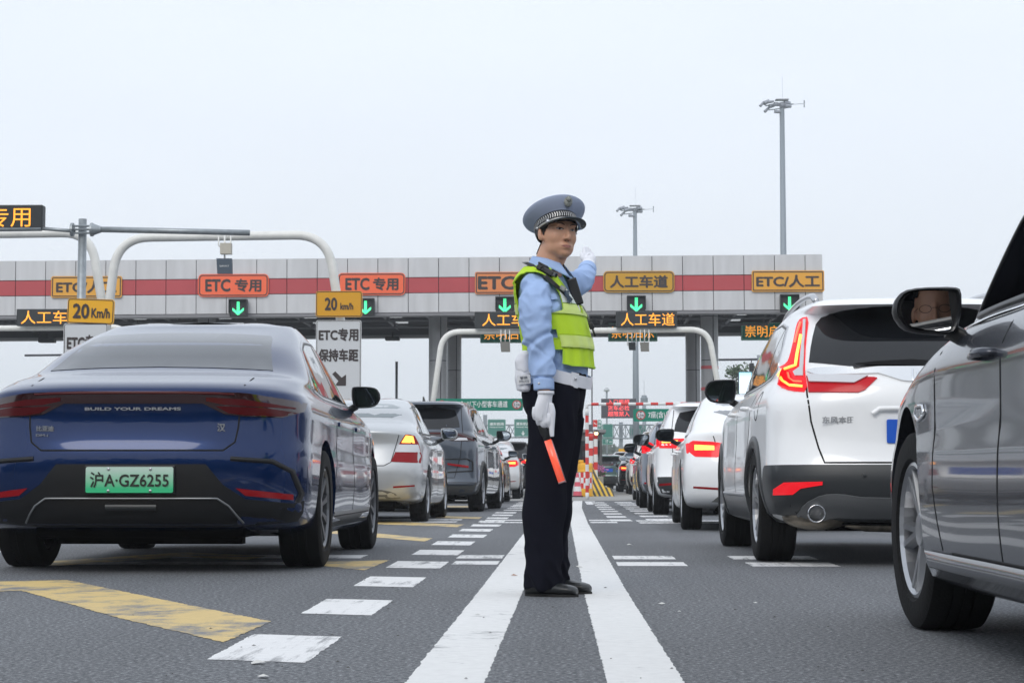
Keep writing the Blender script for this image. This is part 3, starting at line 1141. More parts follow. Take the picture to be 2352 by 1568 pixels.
    add_patch('bumper_corner_cladding', sh, [(.10, .60), (.40, .60), (.46, .58), (.515, .45), (.52, .31), (.22, .31), (.14, .42)], 'right', M_PLA, root, .009, .05, sides=2)
    add_strip('sill_cladding', sh, [[(1.47, .33), (3.16, .33)]], .14, 'right', M_PLA, root, .010, sides=2, step=.1)
    add_strip('door_bottom_chrome', sh, [[(1.50, .415), (3.14, .415)]], .02, 'right', M_SIL, root, .012, sides=2, step=.1)
    dlo = [(.64, 1.20), (.78, 1.36), (1.02, 1.49), (1.5, 1.545), (2.2, 1.555), (2.7, 1.53), (3.05, 1.42), (3.48, 1.15), (3.1, 1.125), (2.2, 1.12), (1.2, 1.13), (.80, 1.15)]
    side_glass(sh, root, dlo, [(1.16, 1.05), (2.18, 2.10)], glass=mat('side glass silver', (.08, .09, .105), .05, .45, coat=.8), chrome=M_SIL, wd=.02)
    door_lines(sh, root, [[(1.20, 1.10), (1.28, .85), (1.42, .62), (1.46, .42)], [(2.22, 1.10), (2.24, .42)], [(3.30, 1.10), (3.34, .75), (3.22, .42)], oval(.92, .98, .09, .09, 20)])
    handles(sh, root, [(1.50, .98), (2.50, .97)], mat('handle white', (.8, .81, .82), .25, coat=1))
    # roof rails
    for sx in (-1, 1):
        bm = bmesh.new()
        pts = []
        for y in np.linspace(.62, 2.75, 14):
            h = sh.hit(sx * .54, y, 'top')
            e = min((y - .62) / .22, (2.75 - y) / .3, 1)
            pts.append((sx * .555, y, h.z + .005 + .045 * max(e, 0)**.6))
        tube(bm, pts, [(.022, .016)] * len(pts), 8)
        from_bm('roof_rail', bm, M_SIL, root, True)
    # exhaust
    bm = bmesh.new()
    bmesh.ops.create_icosphere(bm, subdivisions=3, radius=1.0)
    bmesh.ops.scale(bm, vec=(.21, .14, .08), verts=bm.verts)
    bmesh.ops.translate(bm, vec=(-.60, .34, .29), verts=bm.verts)
    from_bm('silencer', bm, M_EXH, root, True)
    bm = bmesh.new()
    rr = lathe(bm, [(.040, .30), (.052, .24), (.054, .07), (.050, .06), (.046, .07), (.044, .22)], 24, 'y', (-.635, 0, .315))
    close(bm, rr[-1])
    from_bm('exhaust_pipe', bm, M_CHR, root, True)
    bm = bmesh.new()
    tube(bm, [(-.42, .38, .26), (-.30, .36, .235), (-.1, .36, .23), (.3, .38, .235), (.45, .5, .27)], .035, 10)
    from_bm('exhaust_tube', bm, M_EXH, root, True)
    h = sh.hit(0, .80, 'rear')
    # plate recess and handle
    add_strip('tailgate_handle', sh, [[(-.30, .905), (-.26, .935), (.26, .935), (.30, .905)]], .03, 'rear', P, root, .02)
    pl = plate(root, None, 0, h.y - .012, .80, mat('blue plate', (.01, .10, .55), .4), mat('plate white', (.85, .85, .85), .5))
    lettering('东风本田', .06, (-.50, sh.hit(-.50, .865, 'rear').y - .007, .868), M_SIL, root, bold=.002, width=.19, height=.042, name='badge_lettering', rot=(0, 0, -.05))
    bm = bmesh.new()
    for sx in (-.36, .36):
        lathe(bm, [(.001, -.018), (.012, -.016), (.012, 0)], 10, 'y', (sx * 1.0, sh.hit(sx, .54, 'rear').y, .54))
    from_bm('parking_sensors', bm, M_PLA, root)
    add_strip('high_brake_lamp', sh, [[(-.12, 1.585), (.12, 1.585)]], .018, 'rear', M_LON, root, .006)
    mirror_pair(root, 3.02, 1.163, .965, P, (.22, .17), housing=M_BLK)
    return root

M_LRED3 = mat('bright red lamp', (.38, .005, .012), .2, coat=.12, spec=.2, emit=.16, ecol=(1, .01, .02))

# ------------------------------------------------------------------ the near grey car
def grey_hatch():
    root = thing('grey_car', 'dark grey car cut by the right edge, front wheel and side mirror in view', 'car', (2.095, 3.1, 0), 0)
    P = mat('grey metallic paint', (.045, .05, .066), .26, .5, coat=.6, spec=.2)
    L, W, H = 4.80, 1.84, 1.53
    loops, subs = sedan_loops(L, W, H, deck=1.05, belt=1.01, rwin=.55, rtop=1.2, fwin=1.12, ftop=2.02, gw=.68, sill=.20)
    ya, yb, r = 1.0, 3.86, .345
    # opening of the lowered window: a cavity that is the dark cabin
    dlo_f = [(1.95, 1.045), (1.97, 1.36), (2.25, 1.385), (2.50, 1.365), (2.74, 1.27), (3.10, 1.045)]
    bm = bmesh.new()
    prism(bm, dlo_f, -1.2, 1.2, 'yz')
    bm2 = bmesh.new()
    box(bm2, (0, 2.5, .86), (1.36, 1.2, .5))
    sh, b = make_body(root, loops, subs, P, ya, yb, r, W, (22, 60, 18), extra=[bm, bm2], ar=.405)
    underbody(root, L, W, .19, .40)
    add_wheels(root, ya, yb, .885, r, .235, 'five', M_RIM, steer=R(2.5))
    fr = [(1.935, 1.035), (1.96, 1.37), (2.25, 1.395), (2.505, 1.375), (2.75, 1.28), (3.12, 1.035)]
    add_strip('window_frame', sh, [fr], .022, 'right', M_BLK, root, .004, sides=2, closed=True, step=.04)
    add_strip('window_trim', sh, [[(1.3, .998), (2.0, 1.0), (3.40, 1.005)]], .022, 'right', M_CHR, root, .006, sides=2, step=.06)
    add_patch('side_window', sh, [(1.05, 1.05), (1.12, 1.22), (1.35, 1.36), (1.86, 1.375), (1.86, 1.04)], 'right', M_GLS, root, .004, .08, sides=2)
    door_lines(sh, root, [[(2.28, 1.0), (2.30, .30)], [(3.22, .98), (3.22, .5), (3.12, .30)], [(.95, .99), (1.1, .8), (1.3, .62), (1.38, .3)], [(1.38, .295), (2.98, .295)]])
    handles(sh, root, [(2.46, .875), (1.20, .90)], P)
    add_strip('sill', sh, [[(1.45, .255), (3.38, .255)]], .075, 'right', P, root, .014, sides=2, step=.1)
    # body side creases
    add_strip('fender_badge', sh, [[(3.60, .742), (3.55, .768), (3.43, .765), (3.40, .735), (3.52, .718), (3.60, .742)]], .012, 'left', M_CHR, root, .008)
    add_strip('badge_bars', sh, [[(3.455, .732), (3.45, .757)], [(3.49, .732), (3.485, .757)], [(3.525, .732), (3.52, .757)]], .012, 'left', M_CHR, root, .008)
    mirror_pair(root, 2.98, 1.043, .975, P, (.195, .138), housing=M_BLK, glass_yaw=R(-12.6), glass_pitch=R(-1.3))
    go = [o for o in root.children if o.name.startswith('side_mirror')][0]
    for c in go.children:
        if c.name.startswith('mirror_glass'):
            c.data.materials[0] = mat('clear mirror silver', (.78, .80, .82), .01, 1.0)
            c.location.y = -.012
    add_patch('rear_window', sh, [(-.60, 1.20), (.60, 1.20), (.52, 1.41), (0, 1.43), (-.52, 1.41)], 'rear', M_GLSD, root, .003, .08)
    for sx in (-1, 1):
        lo = add_patch('tail_lamp', sh, [(sx * .86, .98), (sx * .45, .97), (sx * .42, .88), (sx * .86, .86)], 'rear', M_LRED, root, .006, .06)
        add_strip('lamp_light', sh, [[(sx * .82, .93), (sx * .50, .93)]], .03, 'rear', M_LGLOW, lo, .010)
    add_strip('boot_shut_lines', sh, [[(-.58, 1.03), (-.54, .70), (.54, .70), (.58, 1.03)]], .009, 'rear', M_GAP, root, .0015)
    add_patch('bumper_insert', sh, [(-.80, .40), (.80, .40), (.74, .29), (-.74, .29)], 'rear', M_BLK, root, .004, .08)
    p_ = sh.hit(0, .82, 'rear')
    plate(root, None, 0, p_.y - .014, .82, mat('blue plate', (.01, .10, .55), .4), mat('plate white', (.85, .85, .85), .5))
    # driver's seat seen through the lowered window
    bm = bmesh.new()
    box(bm, (-.37, 2.02, .80), (.46, .14, .55), Matrix.Rotation(R(0), 3, 'X'), .05)
    box(bm, (-.37, 2.02, 1.14), (.24, .09, .16), None, .04)
    from_bm('driver_seat', bm, mat('seat fabric', (.03, .03, .035), .8), root, True)
    return root, sh

# ------------------------------------------------------------------ further cars in the two queues
def common_sedan(name, label, loc, P, L=4.5, W=1.76, H=1.46, belt=.95, deck=1.02, r=.315, rim='multi', glass=None, rwin=.55, rtop=1.25, lamp='tri', group=None, lit=True, N=(16, 36, 10), mirror_m=None, yaw=0.0, plate_t=None, trims=True):
    root = thing(name, label, 'car', loc, yaw, group)
    loops, subs = sedan_loops(L, W, H, deck=deck, belt=belt, rwin=rwin, rtop=rtop, fwin=1.25, ftop=1.95, gw=W / 2 - .30, lr=.36, bump_z=.28)
    ya, yb = .96, L - .86
    sh, b = make_body(root, loops, subs, P, ya, yb, r, W, N, ar=r + .04)
    underbody(root, L, W, .17, .40)
    add_wheels(root, ya, yb, W / 2 - .015, r, .205, rim, M_RIM)
    g = glass or M_GLS
    k = W / 1.76
    zb, zt = deck + .14, H - .09
    add_patch('rear_window', sh, smooth_poly([(-.57 * k, zb + .01), (0, zb + .025), (.57 * k, zb + .01), (.50 * k, zt - .02), (0, zt), (-.50 * k, zt - .02)], 1), 'rear', g, root, .003, .08)
    ztop = H - .085
    dlo = [(rwin + .35, belt + .06), (rwin + .52, belt + .20), (rtop + .0, ztop - .07), (rtop + .5, ztop - .015), (L - 2.15, ztop - .02), (L - 1.80, ztop - .12), (L - 1.28, belt + .06), (L - 2.2, belt + .03), (rtop, belt + .03)]
    side_glass(sh, root, dlo, [(rwin + .85, rwin + .78), (L / 2 - .02, L / 2 - .08)], glass=g)
    door_lines(sh, root, [[(1.25, belt), (1.30, .7), (1.40, .35)], [(L / 2, belt), (L / 2 - .02, .3)], [(L - 1.30, belt), (L - 1.36, .3)]])
    handles(sh, root, [(1.48, belt - .14), (L / 2 + .2, belt - .15)], P)
    mirror_pair(root, L - 1.62, belt + .07, W / 2 + .09, P, (.20, .14), housing=P if mirror_m is None else mirror_m)
    h = W / 2
    lidl = [(-.60 * k, deck - .02), (-.55 * k, deck - .2), (-.50 * k, .70), (-.42 * k, .66), (.42 * k, .66), (.50 * k, .70), (.55 * k, deck - .2), (.60 * k, deck - .02)]
    add_strip('boot_shut_lines', sh, [lidl], .009, 'rear', M_GAP, root, .0015)
    for sx in (-1, 1):
        q = lambda pts: [(sx * a, z) for a, z in pts]
        if lamp == 'tri':
            lo = add_patch('tail_lamp', sh, q([(h * .80, deck - .055), (h * .75, deck - .055), (h * .66, deck - .18), (h * .57, deck - .37), (h * .95, deck - .385), (h * .955, deck - .30), (h * .92, deck - .16), (h * .87, deck - .07)]), 'rear', M_LRED, root, .006, .05)
            add_patch('lamp_clear_strip', sh, q([(h * .665, deck - .17), (h * .62, deck - .26), (h * .94, deck - .26), (h * .91, deck - .17)]), 'rear', M_LCLR, lo, .009, .05)
            if lit:
                add_patch('lamp_light', sh, q([(h * .755, deck - .065), (h * .70, deck - .15), (h * .87, deck - .155), (h * .845, deck - .075)]), 'rear', M_LHOT, lo, .009, .05)
        else:
            lo = add_patch('tail_lamp', sh, smooth_poly(q([(h * .95, deck - .10), (h * .60, deck - .12), (h * .52, deck - .16), (h * .55, deck - .27), (h * .94, deck - .26)]), 1), 'rear', M_LGLOW if lit else M_LRED, root, .006, .05)
            if lit:
                add_patch('lamp_light', sh, q([(h * .86, deck - .145), (h * .66, deck - .155), (h * .66, deck - .20), (h * .86, deck - .20)]), 'rear', M_LHOT, lo, .009, .05)
        add_patch('reflector', sh, q([(h * .88, .44), (h * .60, .425), (h * .60, .405), (h * .88, .42)]), 'rear', M_LRED, root, .004, .06)
    if trims:
        add_patch('bumper_valance', sh, smooth_poly([(-h * .72, .27), (-h * .60, .36), (-h * .4, .39), (h * .4, .39), (h * .60, .36), (h * .72, .27)], 1), 'rear', mat('valance grey', (.16, .16, .15), .5), root, .004, .08)
    p = sh.hit(0, .78, 'rear')
    plate(root, plate_t, 0, p.y - .014, .80, mat('blue plate', (.01, .10, .55), .4), mat('plate white', (.85, .85, .85), .5))
    return root, sh

def common_suv(name, label, loc, P, L=4.5, W=1.83, H=1.66, belt=1.05, r=.345, rim='multi', lower_m=None, lower=.60, lamp='bar', lit=True, group=None, N=(16, 36, 10), gw=None, clad=True, mirror_m=None, yaw=0.0, glass=None, win_z=1.12):
    root = thing(name, label, 'car', loc, yaw, group)
    loops, subs = suv_loops(L, W, H, belt=belt, win_z=win_z, gw=gw or (W / 2 - .29), lower=lower)
    ya, yb = .95, L - .88
    sh, b = make_body(root, loops, subs, P, ya, yb, r, W, N, ar=r + .04)
    underbody(root, L, W, .20, .42)
    add_wheels(root, ya, yb, W / 2 - .015, r, .225, rim, M_RIM)
    g = glass or M_GLSD
    k = W / 1.83
    zt = H - .14
    add_patch('rear_window', sh, smooth_poly([(-.62 * k, win_z + .03), (.62 * k, win_z + .03), (.59 * k, win_z + .18), (.50 * k, zt), (-.50 * k, zt), (-.59 * k, win_z + .18)], 1), 'rear', g, root, .004, .08)
    dlo = [(.58, belt + .10), (.74, zt - .12), (1.05, zt - .02), (1.7, zt + .02), (L - 2.2, zt + .02), (L - 1.75, zt - .10), (L - 1.22, belt + .05), (L - 2.2, belt + .03), (1.0, belt + .04)]
    side_glass(sh, root, dlo, [(1.12, 1.02), (L / 2 - .05, L / 2 - .12)], glass=g, chrome=M_SIL)
    door_lines(sh, root, [[(1.18, belt), (1.28, .75), (1.40, .42)], [(L / 2, belt), (L / 2, .35)], [(L - 1.32, belt), (L - 1.38, .35)]])
    handles(sh, root, [(1.45, belt - .14), (L / 2 + .22, belt - .14)], P)
    mirror_pair(root, L - 1.62, belt + .07, W / 2 + .10, P, (.23, .165), housing=mirror_m or P)
    h = W / 2
    fz = sh.hit(0, 1.0, 'top')
    bm = bmesh.new()
    prism(bm, [(.92, fz.z - .02), (1.16, fz.z - .01), (1.02, fz.z + .03), (.94, fz.z + .065)], -.012, .012, 'yz')
    from_bm('roof_aerial', bm, M_BLK, root)
    add_strip('tailgate_shut_lines', sh, [[(-.60 * k, zt), (-.66 * k, win_z), (-.64 * k, .85), (-.56 * k, lower + .04), (.56 * k, lower + .04), (.64 * k, .85), (.66 * k, win_z), (.60 * k, zt)]], .009, 'rear', M_GAP, root, .0015)
    if clad:
        add_patch('bumper_cladding', sh, [(-h * .93, lower - .03), (h * .93, lower - .03), (h * .93, .42), (h * .87, .31), (h * .6, .27), (-h * .6, .27), (-h * .87, .31), (-h * .93, .42)], 'rear', lower_m or M_PLA, root, .008, .07, thick=.03)
        fan(sh, root, ya, yb, r, r * .92, r + .035, r + .09, lower_m or M_PLA)
    for sx in (-1, 1):
        q = lambda pts: [(sx * a, z) for a, z in pts]
        if lamp == 'bar2':
            lo = add_patch('tail_lamp', sh, q([(h * .93, win_z - .155), (h * .93, win_z - .10), (h * .72, win_z - .03), (h * .40, win_z - .015), (0, win_z - .01), (0, win_z - .045), (h * .40, win_z - .08), (h * .56, win_z - .15)]), 'rear', M_LDRK, root, .006, .05)
            add_strip('lamp_light', sh, [q([(h * .89, win_z - .14), (h * .66, win_z - .055), (h * .40, win_z - .035), (0.01, win_z - .03)])], .018, 'rear', M_LRED2, lo, .010)
            add_patch('lamp_clear_strip', sh, q([(h * .80, win_z - .135), (h * .78, win_z - .10), (h * .66, win_z - .10), (h * .60, win_z - .14)]), 'rear', M_LCLR, lo, .010, .05)
            add_strip('bumper_vent_trim', sh, [q([(h * .40, .80), (h * .80, .80), (h * .88, .76), (h * .88, .62), (h * .50, .60)])], .02, 'rear', M_BLK, root, .006)
        elif lamp == 'bar':
            lo = add_patch('tail_lamp', sh, q([(h * .93, .96), (h * .93, 1.02), (h * .80, 1.06), (h * .0, 1.075), (0, 1.0), (h * .45, 1.0), (h * .60, .95)]), 'rear', M_LDRK, root, .006, .05)
            add_strip('lamp_light', sh, [q([(h * .90, .985), (h * .62, 1.0), (h * .50, 1.03), (0.01, 1.04)])], .022, 'rear', M_LRED2, lo, .010)
        elif lamp == 'block':
            lo = add_patch('tail_lamp', sh, q([(h * .955, .93), (h * .95, 1.055), (h * .60, 1.06), (h * .40, 1.06), (h * .44, .96), (h * .62, .925)]), 'rear', M_LGLOW, root, .006, .05)
            if lit:
                add_patch('lamp_light', sh, q([(h * .86, 1.0), (h * .86, 1.035), (h * .62, 1.035), (h * .62, 1.0)]), 'rear', M_LHOT, lo, .010, .05)
        else:
            lo = add_patch('tail_lamp', sh, q([(h * .95, .93), (h * .955, 1.06), (h * .86, 1.14), (h * .76, 1.10), (h * .60, .98), (h * .66, .93)]), 'rear', M_LGLOW, root, .006, .05)
            if lit:
                add_patch('lamp_light', sh, q([(h * .89, .99), (h * .89, 1.03), (h * .76, 1.03), (h * .74, .99)]), 'rear', M_LHOT, lo, .010, .05)
        add_patch('reflector', sh, q([(h * .90, .44), (h * .64, .46), (h * .64, .43), (h * .90, .41)] if lamp != 'bar2' else [(h * .82, .70), (h * .50, .74), (h * .50, .71), (h * .82, .665)]), 'rear', M_LRED, root, .014, .06)
    p = sh.hit(0, .80, 'rear')
    plate(root, None, 0, p.y - .014, .82, mat('blue plate', (.01, .10, .55), .4), mat('plate white', (.85, .85, .85), .5))
    return root, sh
# ------------------------------------------------------------------ ground, road and markings
def asphalt():
    m = bpy.data.materials.new('asphalt')
    m.use_nodes = True
    n = m.node_tree
    L = n.links.new
    b = n.nodes['Principled BSDF']
    b.inputs['Roughness'].default_value = .78
    b.inputs['Specular IOR Level'].default_value = .35
    tc = n.nodes.new('ShaderNodeTexCoord')
    def noise_(scale, det=3, rough=.6):
        z = n.nodes.new('ShaderNodeTexNoise')
        z.inputs['Scale'].default_value = scale
        z.inputs['Detail'].default_value = det
        z.inputs['Roughness'].default_value = rough
        L(tc.outputs['Object'], z.inputs['Vector'])
        return z
    big = noise_(.35, 4)
    fine = noise_(62, 4, .75)
    vor = n.nodes.new('ShaderNodeTexVoronoi')
    vor.inputs['Scale'].default_value = 110
    L(tc.outputs['Object'], vor.inputs['Vector'])
    r1 = n.nodes.new('ShaderNodeValToRGB')
    e = r1.color_ramp.elements
    e[0].position, e[0].color = .36, (.045, .048, .054, 1)
    e[1].position, e[1].color = .66, (.36, .37, .385, 1)
    k = e.new(.52)
    k.color = (.125, .132, .143, 1)
    L(fine.outputs[0], r1.inputs[0])
    mr = n.nodes.new('ShaderNodeMapRange')
    mr.inputs['From Min'].default_value = .3
    mr.inputs['From Max'].default_value = .7
    mr.inputs['To Min'].default_value = .80
    mr.inputs['To Max'].default_value = 1.14
    mpl = n.nodes.new('ShaderNodeMapping')
    mpl.inputs['Scale'].default_value = (2.6, .07, 1)
    L(tc.outputs['Object'], mpl.inputs[0])
    lane = n.nodes.new('ShaderNodeTexNoise')
    lane.inputs['Scale'].default_value = 1.0
    lane.inputs['Detail'].default_value = 4
    L(mpl.outputs[0], lane.inputs['Vector'])
    mean = n.nodes.new('ShaderNodeMath')
    mean.operation = 'MULTIPLY_ADD'
    mean.inputs[1].default_value = .55
    L(lane.outputs[0], mean.inputs[0])
    half = n.nodes.new('ShaderNodeMath')
    half.operation = 'MULTIPLY'
    half.inputs[1].default_value = .45
    L(big.outputs[0], half.inputs[0])
    L(half.outputs[0], mean.inputs[2])
    L(mean.outputs[0], mr.inputs[0])
    vm = n.nodes.new('ShaderNodeVectorMath')
    vm.operation = 'SCALE'
    L(r1.outputs[0], vm.inputs[0])
    L(mr.outputs[0], vm.inputs['Scale'])
    # pale specks of stone
    r2 = n.nodes.new('ShaderNodeValToRGB')
    r2.color_ramp.elements[0].position = .0
    r2.color_ramp.elements[0].color = (1, 1, 1, 1)
    r2.color_ramp.elements[1].position = .16
    r2.color_ramp.elements[1].color = (0, 0, 0, 1)
    L(vor.outputs['Distance'], r2.inputs[0])
    mx = n.nodes.new('ShaderNodeMix')
    mx.data_type = 'RGBA'
    mm = n.nodes.new('ShaderNodeMath')
    mm.operation = 'MULTIPLY'
    mm.inputs[1].default_value = .62
    L(r2.outputs[0], mm.inputs[0])
    L(mm.outputs[0], mx.inputs[0])
    L(vm.outputs[0], mx.inputs[6])
    L(vor.outputs['Color'], mx.inputs[7])
    hs = n.nodes.new('ShaderNodeHueSaturation')
    hs.inputs['Saturation'].default_value = .12
    hs.inputs['Value'].default_value = .52
    L(vor.outputs['Color'], hs.inputs['Color'])
    L(hs.outputs[0], mx.inputs[7])
    L(mx.outputs[2], b.inputs['Base Color'])
    bp = n.nodes.new('ShaderNodeBump')
    bp.inputs['Strength'].default_value = .55
    bp.inputs['Distance'].default_value = .006
    L(fine.outputs[0], bp.inputs['Height'])
    L(bp.outputs[0], b.inputs['Normal'])
    return m

def road_paint(name, col, wear, streak=(1, 1, 1), scale=9.0):
    """paint worn through to the asphalt in patches and streaks"""
    m = bpy.data.materials.new(name)
    m.use_nodes = True
    n = m.node_tree
    L = n.links.new
    b = n.nodes['Principled BSDF']
    b.inputs['Roughness'].default_value = .6
    tc = n.nodes.new('ShaderNodeTexCoord')
    mp = n.nodes.new('ShaderNodeMapping')
    mp.inputs['Scale'].default_value = streak
    L(tc.outputs['Object'], mp.inputs[0])
    def noise_(v, scale, det):
        z = n.nodes.new('ShaderNodeTexNoise')
        z.inputs['Scale'].default_value = scale
        z.inputs['Detail'].default_value = det
        z.inputs['Roughness'].default_value = .75
        L(v, z.inputs['Vector'])
        return z
    a = noise_(mp.outputs[0], scale, 6)
    big = noise_(tc.outputs['Object'], 1.3, 3)
    fine = noise_(tc.outputs['Object'], 120, 2)
    ad = n.nodes.new('ShaderNodeMath')
    ad.operation = 'MULTIPLY_ADD'
    L(big.outputs[0], ad.inputs[0])
    ad.inputs[1].default_value = .7
    L(a.outputs[0], ad.inputs[2])
    ad2 = n.nodes.new('ShaderNodeMath')
    ad2.operation = 'MULTIPLY_ADD'
    L(fine.outputs[0], ad2.inputs[0])
    ad2.inputs[1].default_value = .25
    L(ad.outputs[0], ad2.inputs[2])
    rp = n.nodes.new('ShaderNodeValToRGB')
    rp.color_ramp.elements[0].position = wear
    rp.color_ramp.elements[1].position = min(wear + .10, .999)
    rs = n.nodes.new('ShaderNodeMath')
    rs.operation = 'MULTIPLY'
    rs.inputs[1].default_value = .51
    L(ad2.outputs[0], rs.inputs[0])
    L(rs.outputs[0], rp.inputs[0])
    mx = n.nodes.new('ShaderNodeMix')
    mx.data_type = 'RGBA'
    L(rp.outputs[0], mx.inputs[0])
    mx.inputs[6].default_value = (.17, .175, .185, 1)
    dirt = n.nodes.new('ShaderNodeMapRange')
    dirt.inputs['From Min'].default_value = .3
    dirt.inputs['From Max'].default_value = .7
    dirt.inputs['To Min'].default_value = .88
    dirt.inputs['To Max'].default_value = 1.04
    L(noise_(tc.outputs['Object'], 22, 5).outputs[0], dirt.inputs[0])
    vm = n.nodes.new('ShaderNodeVectorMath')
    vm.operation = 'SCALE'
    vm.inputs[0].default_value = col
    L(dirt.outputs[0], vm.inputs['Scale'])
    L(vm.outputs[0], mx.inputs[7])
    L(mx.outputs[2], b.inputs['Base Color'])
    bp = n.nodes.new('ShaderNodeBump')
    bp.inputs['Strength'].default_value = .3
    bp.inputs['Distance'].default_value = .004
    L(fine.outputs[0], bp.inputs['Height'])
    L(bp.outputs[0], b.inputs['Normal'])
    return m

M_ASP = asphalt()
M_WHT = road_paint('white road paint', (.74, .74, .73), .335)
M_WSTR = road_paint('worn white road paint', (.76, .76, .76), .385, (2.2, .16, 1), 9)
M_YEL = road_paint('worn yellow road paint', (.64, .47, .19), .42, (.9, .6, 1), 6)
M_CONC = mat('worn concrete', (.30, .30, .29), .8, bump=.2, bscale=60, var=.12, vscale=3)
M_GRASS = mat('verge green', (.06, .09, .035), .9, var=.3, vscale=.5)

def sheet(name, polys, z, m, kind='structure', rag=0.0):
    bm = bmesh.new()
    for poly in polys:
        pts = []
        n = len(poly)
        for i in range(n):
            a, b = Vector(poly[i][:2]), Vector(poly[(i + 1) % n][:2])
            k = max(1, int((b - a).length / .022)) if rag else 1
            for j in range(k):
                p = a.lerp(b, j / k)
                if rag and 0 < j:
                    q = Vector((.5 * noise.noise(Vector((p.x * 21, p.y * 9, 1.3))) + noise.noise(Vector((p.x * 90, p.y * 58, 5.3))), noise.noise(Vector((p.x * 51, p.y * 29, 7.7)))))
                    p = p + q * rag
                pts.append(p)
        vs = [bm.verts.new((p.x, p.y, z)) for p in pts]
        bm.faces.new(vs)
    bmesh.ops.triangulate(bm, faces=bm.faces)
    for f in bm.faces:
        if f.normal.z < 0:
            f.normal_flip()
    me = bpy.data.meshes.new(name)
    bm.to_mesh(me)
    bm.free()
    o = link(name, me, m)
    if kind:
        tag(o, kind=kind)
    return o

def rect(x0, y0, x1, y1):
    return [(x0, y0), (x1, y0), (x1, y1), (x0, y1)]

sheet('ground', [rect(-640, -98, 640, 955)], -.02, M_GRASS)
sheet('road', [rect(-60, -30, 45, 150)], 0, M_ASP)
sheet('toll_apron', [rect(-60, 44, 45, 130)], .0008, M_CONC)
G2 = lambda x, y: tuple(ground(x, y)[:2])
def strip_line(pts, wd):
    """pts (x,y) centre line"""
    l, r = [], []
    for i, p in enumerate(pts):
        a = Vector(pts[max(i - 1, 0)])
        b = Vector(pts[min(i + 1, len(pts) - 1)])
        t = (b - a).normalized()
        nn = Vector((t.y, -t.x))
        l.append(tuple(Vector(p) - nn * wd / 2))
        r.append(tuple(Vector(p) + nn * wd / 2))
    return l + r[::-1]
sheet('lane_line_marking', [strip_line([(-.33, .5), (-.315, 5.0), (-.305, 9), (-.295, 23), (-.28, 34), (-.23, 43.8)], .205)], .0012, M_WHT, rag=.006)
sheet('lane_line_marking', [strip_line([(.225, .5), (.205, 5.0), (.18, 9.3), (.15, 22.7), (.17, 34), (.26, 43.8)], .20)], .0012, M_WHT, rag=.006)
blocks = []
for k in range(13):
    yc = 6.15 + 1.93 * k
    xl = -1.04 + random.uniform(-.02, .02)
    xr = -.735 + random.uniform(-.015, .015)
    blocks.append([(xl, yc - .42), (xr, yc - .52), (xr, yc + .40), (xl - .01, yc + .50)])
for k in range(6):
    yc = 31.5 + 1.93 * k
    blocks.append(rect(-1.0, yc - .45, -.70, yc + .45))
sheet('block_line_marking', blocks, .0014, M_WSTR, rag=.007)
bl = []
for k in range(9):
    yc = 24.2 + 2.1 * k
    bl.append(rect(.54, yc - .48, .80, yc + .48))
    bl.append(rect(1.0 + (k > 4) * .02, yc - .1, 1.38, yc + .85))
bl.append(rect(.40, 38, .62, 43))
sheet('block_line_marking', bl, .0014, M_WSTR, rag=.008)
sheet('speed_bar_marking', [rect(.31, 12.75, .71, 13.30), rect(.31, 11.80, .73, 12.33), rect(1.08, 12.75, 1.63, 13.30), rect(1.11, 11.75, 1.63, 12.3),
                            rect(-1.0 + .28, 12.85, -.42, 13.4), rect(-.70, 11.95, -.42, 12.45), rect(-2.6, 12.85, -1.35, 13.4), rect(-3.1, 11.9, -1.5, 12.3),
                            rect(.28, 23.9, .55, 24.5), rect(.28, 22.8, .60, 23.4), rect(.85, 22.6, 2.9, 23.2), rect(.85, 23.6, 2.9, 24.2),
                            rect(-1.0, 22.8, -.42, 23.3), rect(-1.0, 24.0, -.42, 24.5), rect(-4, 23.0, -1.3, 23.6), rect(-4, 24.2, -1.3, 24.8), rect(-7.6, 13.4, -4.0, 14.1), rect(-7.6, 15.0, -4.0, 15.7)], .0010, M_WSTR, rag=.007)
yel = [[G2(-90, 1337), G2(155, 1332), G2(400, 1382), G2(622, 1427), G2(515, 1475), G2(270, 1418), G2(50, 1356), G2(-90, 1361)],
       [G2(640, 1292), G2(895, 1286), G2(838, 1309), G2(735, 1299)],
       [G2(750, 1214), G2(993, 1236), G2(975, 1243), G2(750, 1224)],
       [G2(860, 1196), G2(1066, 1204), G2(1050, 1210), G2(860, 1203)],
       [G2(1010, 1184), G2(1108, 1187), G2(1100, 1191), G2(1000, 1189)],
       [G2(250, 1232), G2(370, 1222), G2(573, 1218), G2(560, 1222), G2(400, 1228)],
       [G2(60, 1292), G2(420, 1268), G2(620, 1276), G2(560, 1286), G2(420, 1278), G2(120, 1300)],
       [G2(1000, 1160), G2(1090, 1162), G2(1090, 1165), G2(1000, 1164)]]
sheet('yellow_chevron_marking', yel, .0017, M_YEL, rag=.012)

# ------------------------------------------------------------------ toll canopy
M_PAN = mat('grey aluminium panel', (.57, .575, .59), .42, .15, var=.08, vscale=2.2, vmap=(1.6, 1, .22))
M_SEAM = mat('panel seam', (.03, .03, .035), .8)
M_BAND = mat('red painted band', (.45, .065, .075), .45, var=.05, vscale=.8)
M_STEEL = mat('dark steel', (.05, .055, .065), .6)
M_SOF = mat('canopy ceiling', (.045, .05, .06), .7)
M_COLM = mat('column cladding', (.33, .335, .35), .4, .25, var=.08, vscale=2)
M_GALV = mat('galvanised steel', (.33, .36, .38), .45, .6, var=.12, vscale=12)
M_WPIPE = mat('white painted pipe', (.74, .74, .71), .4, var=.06, vscale=6)

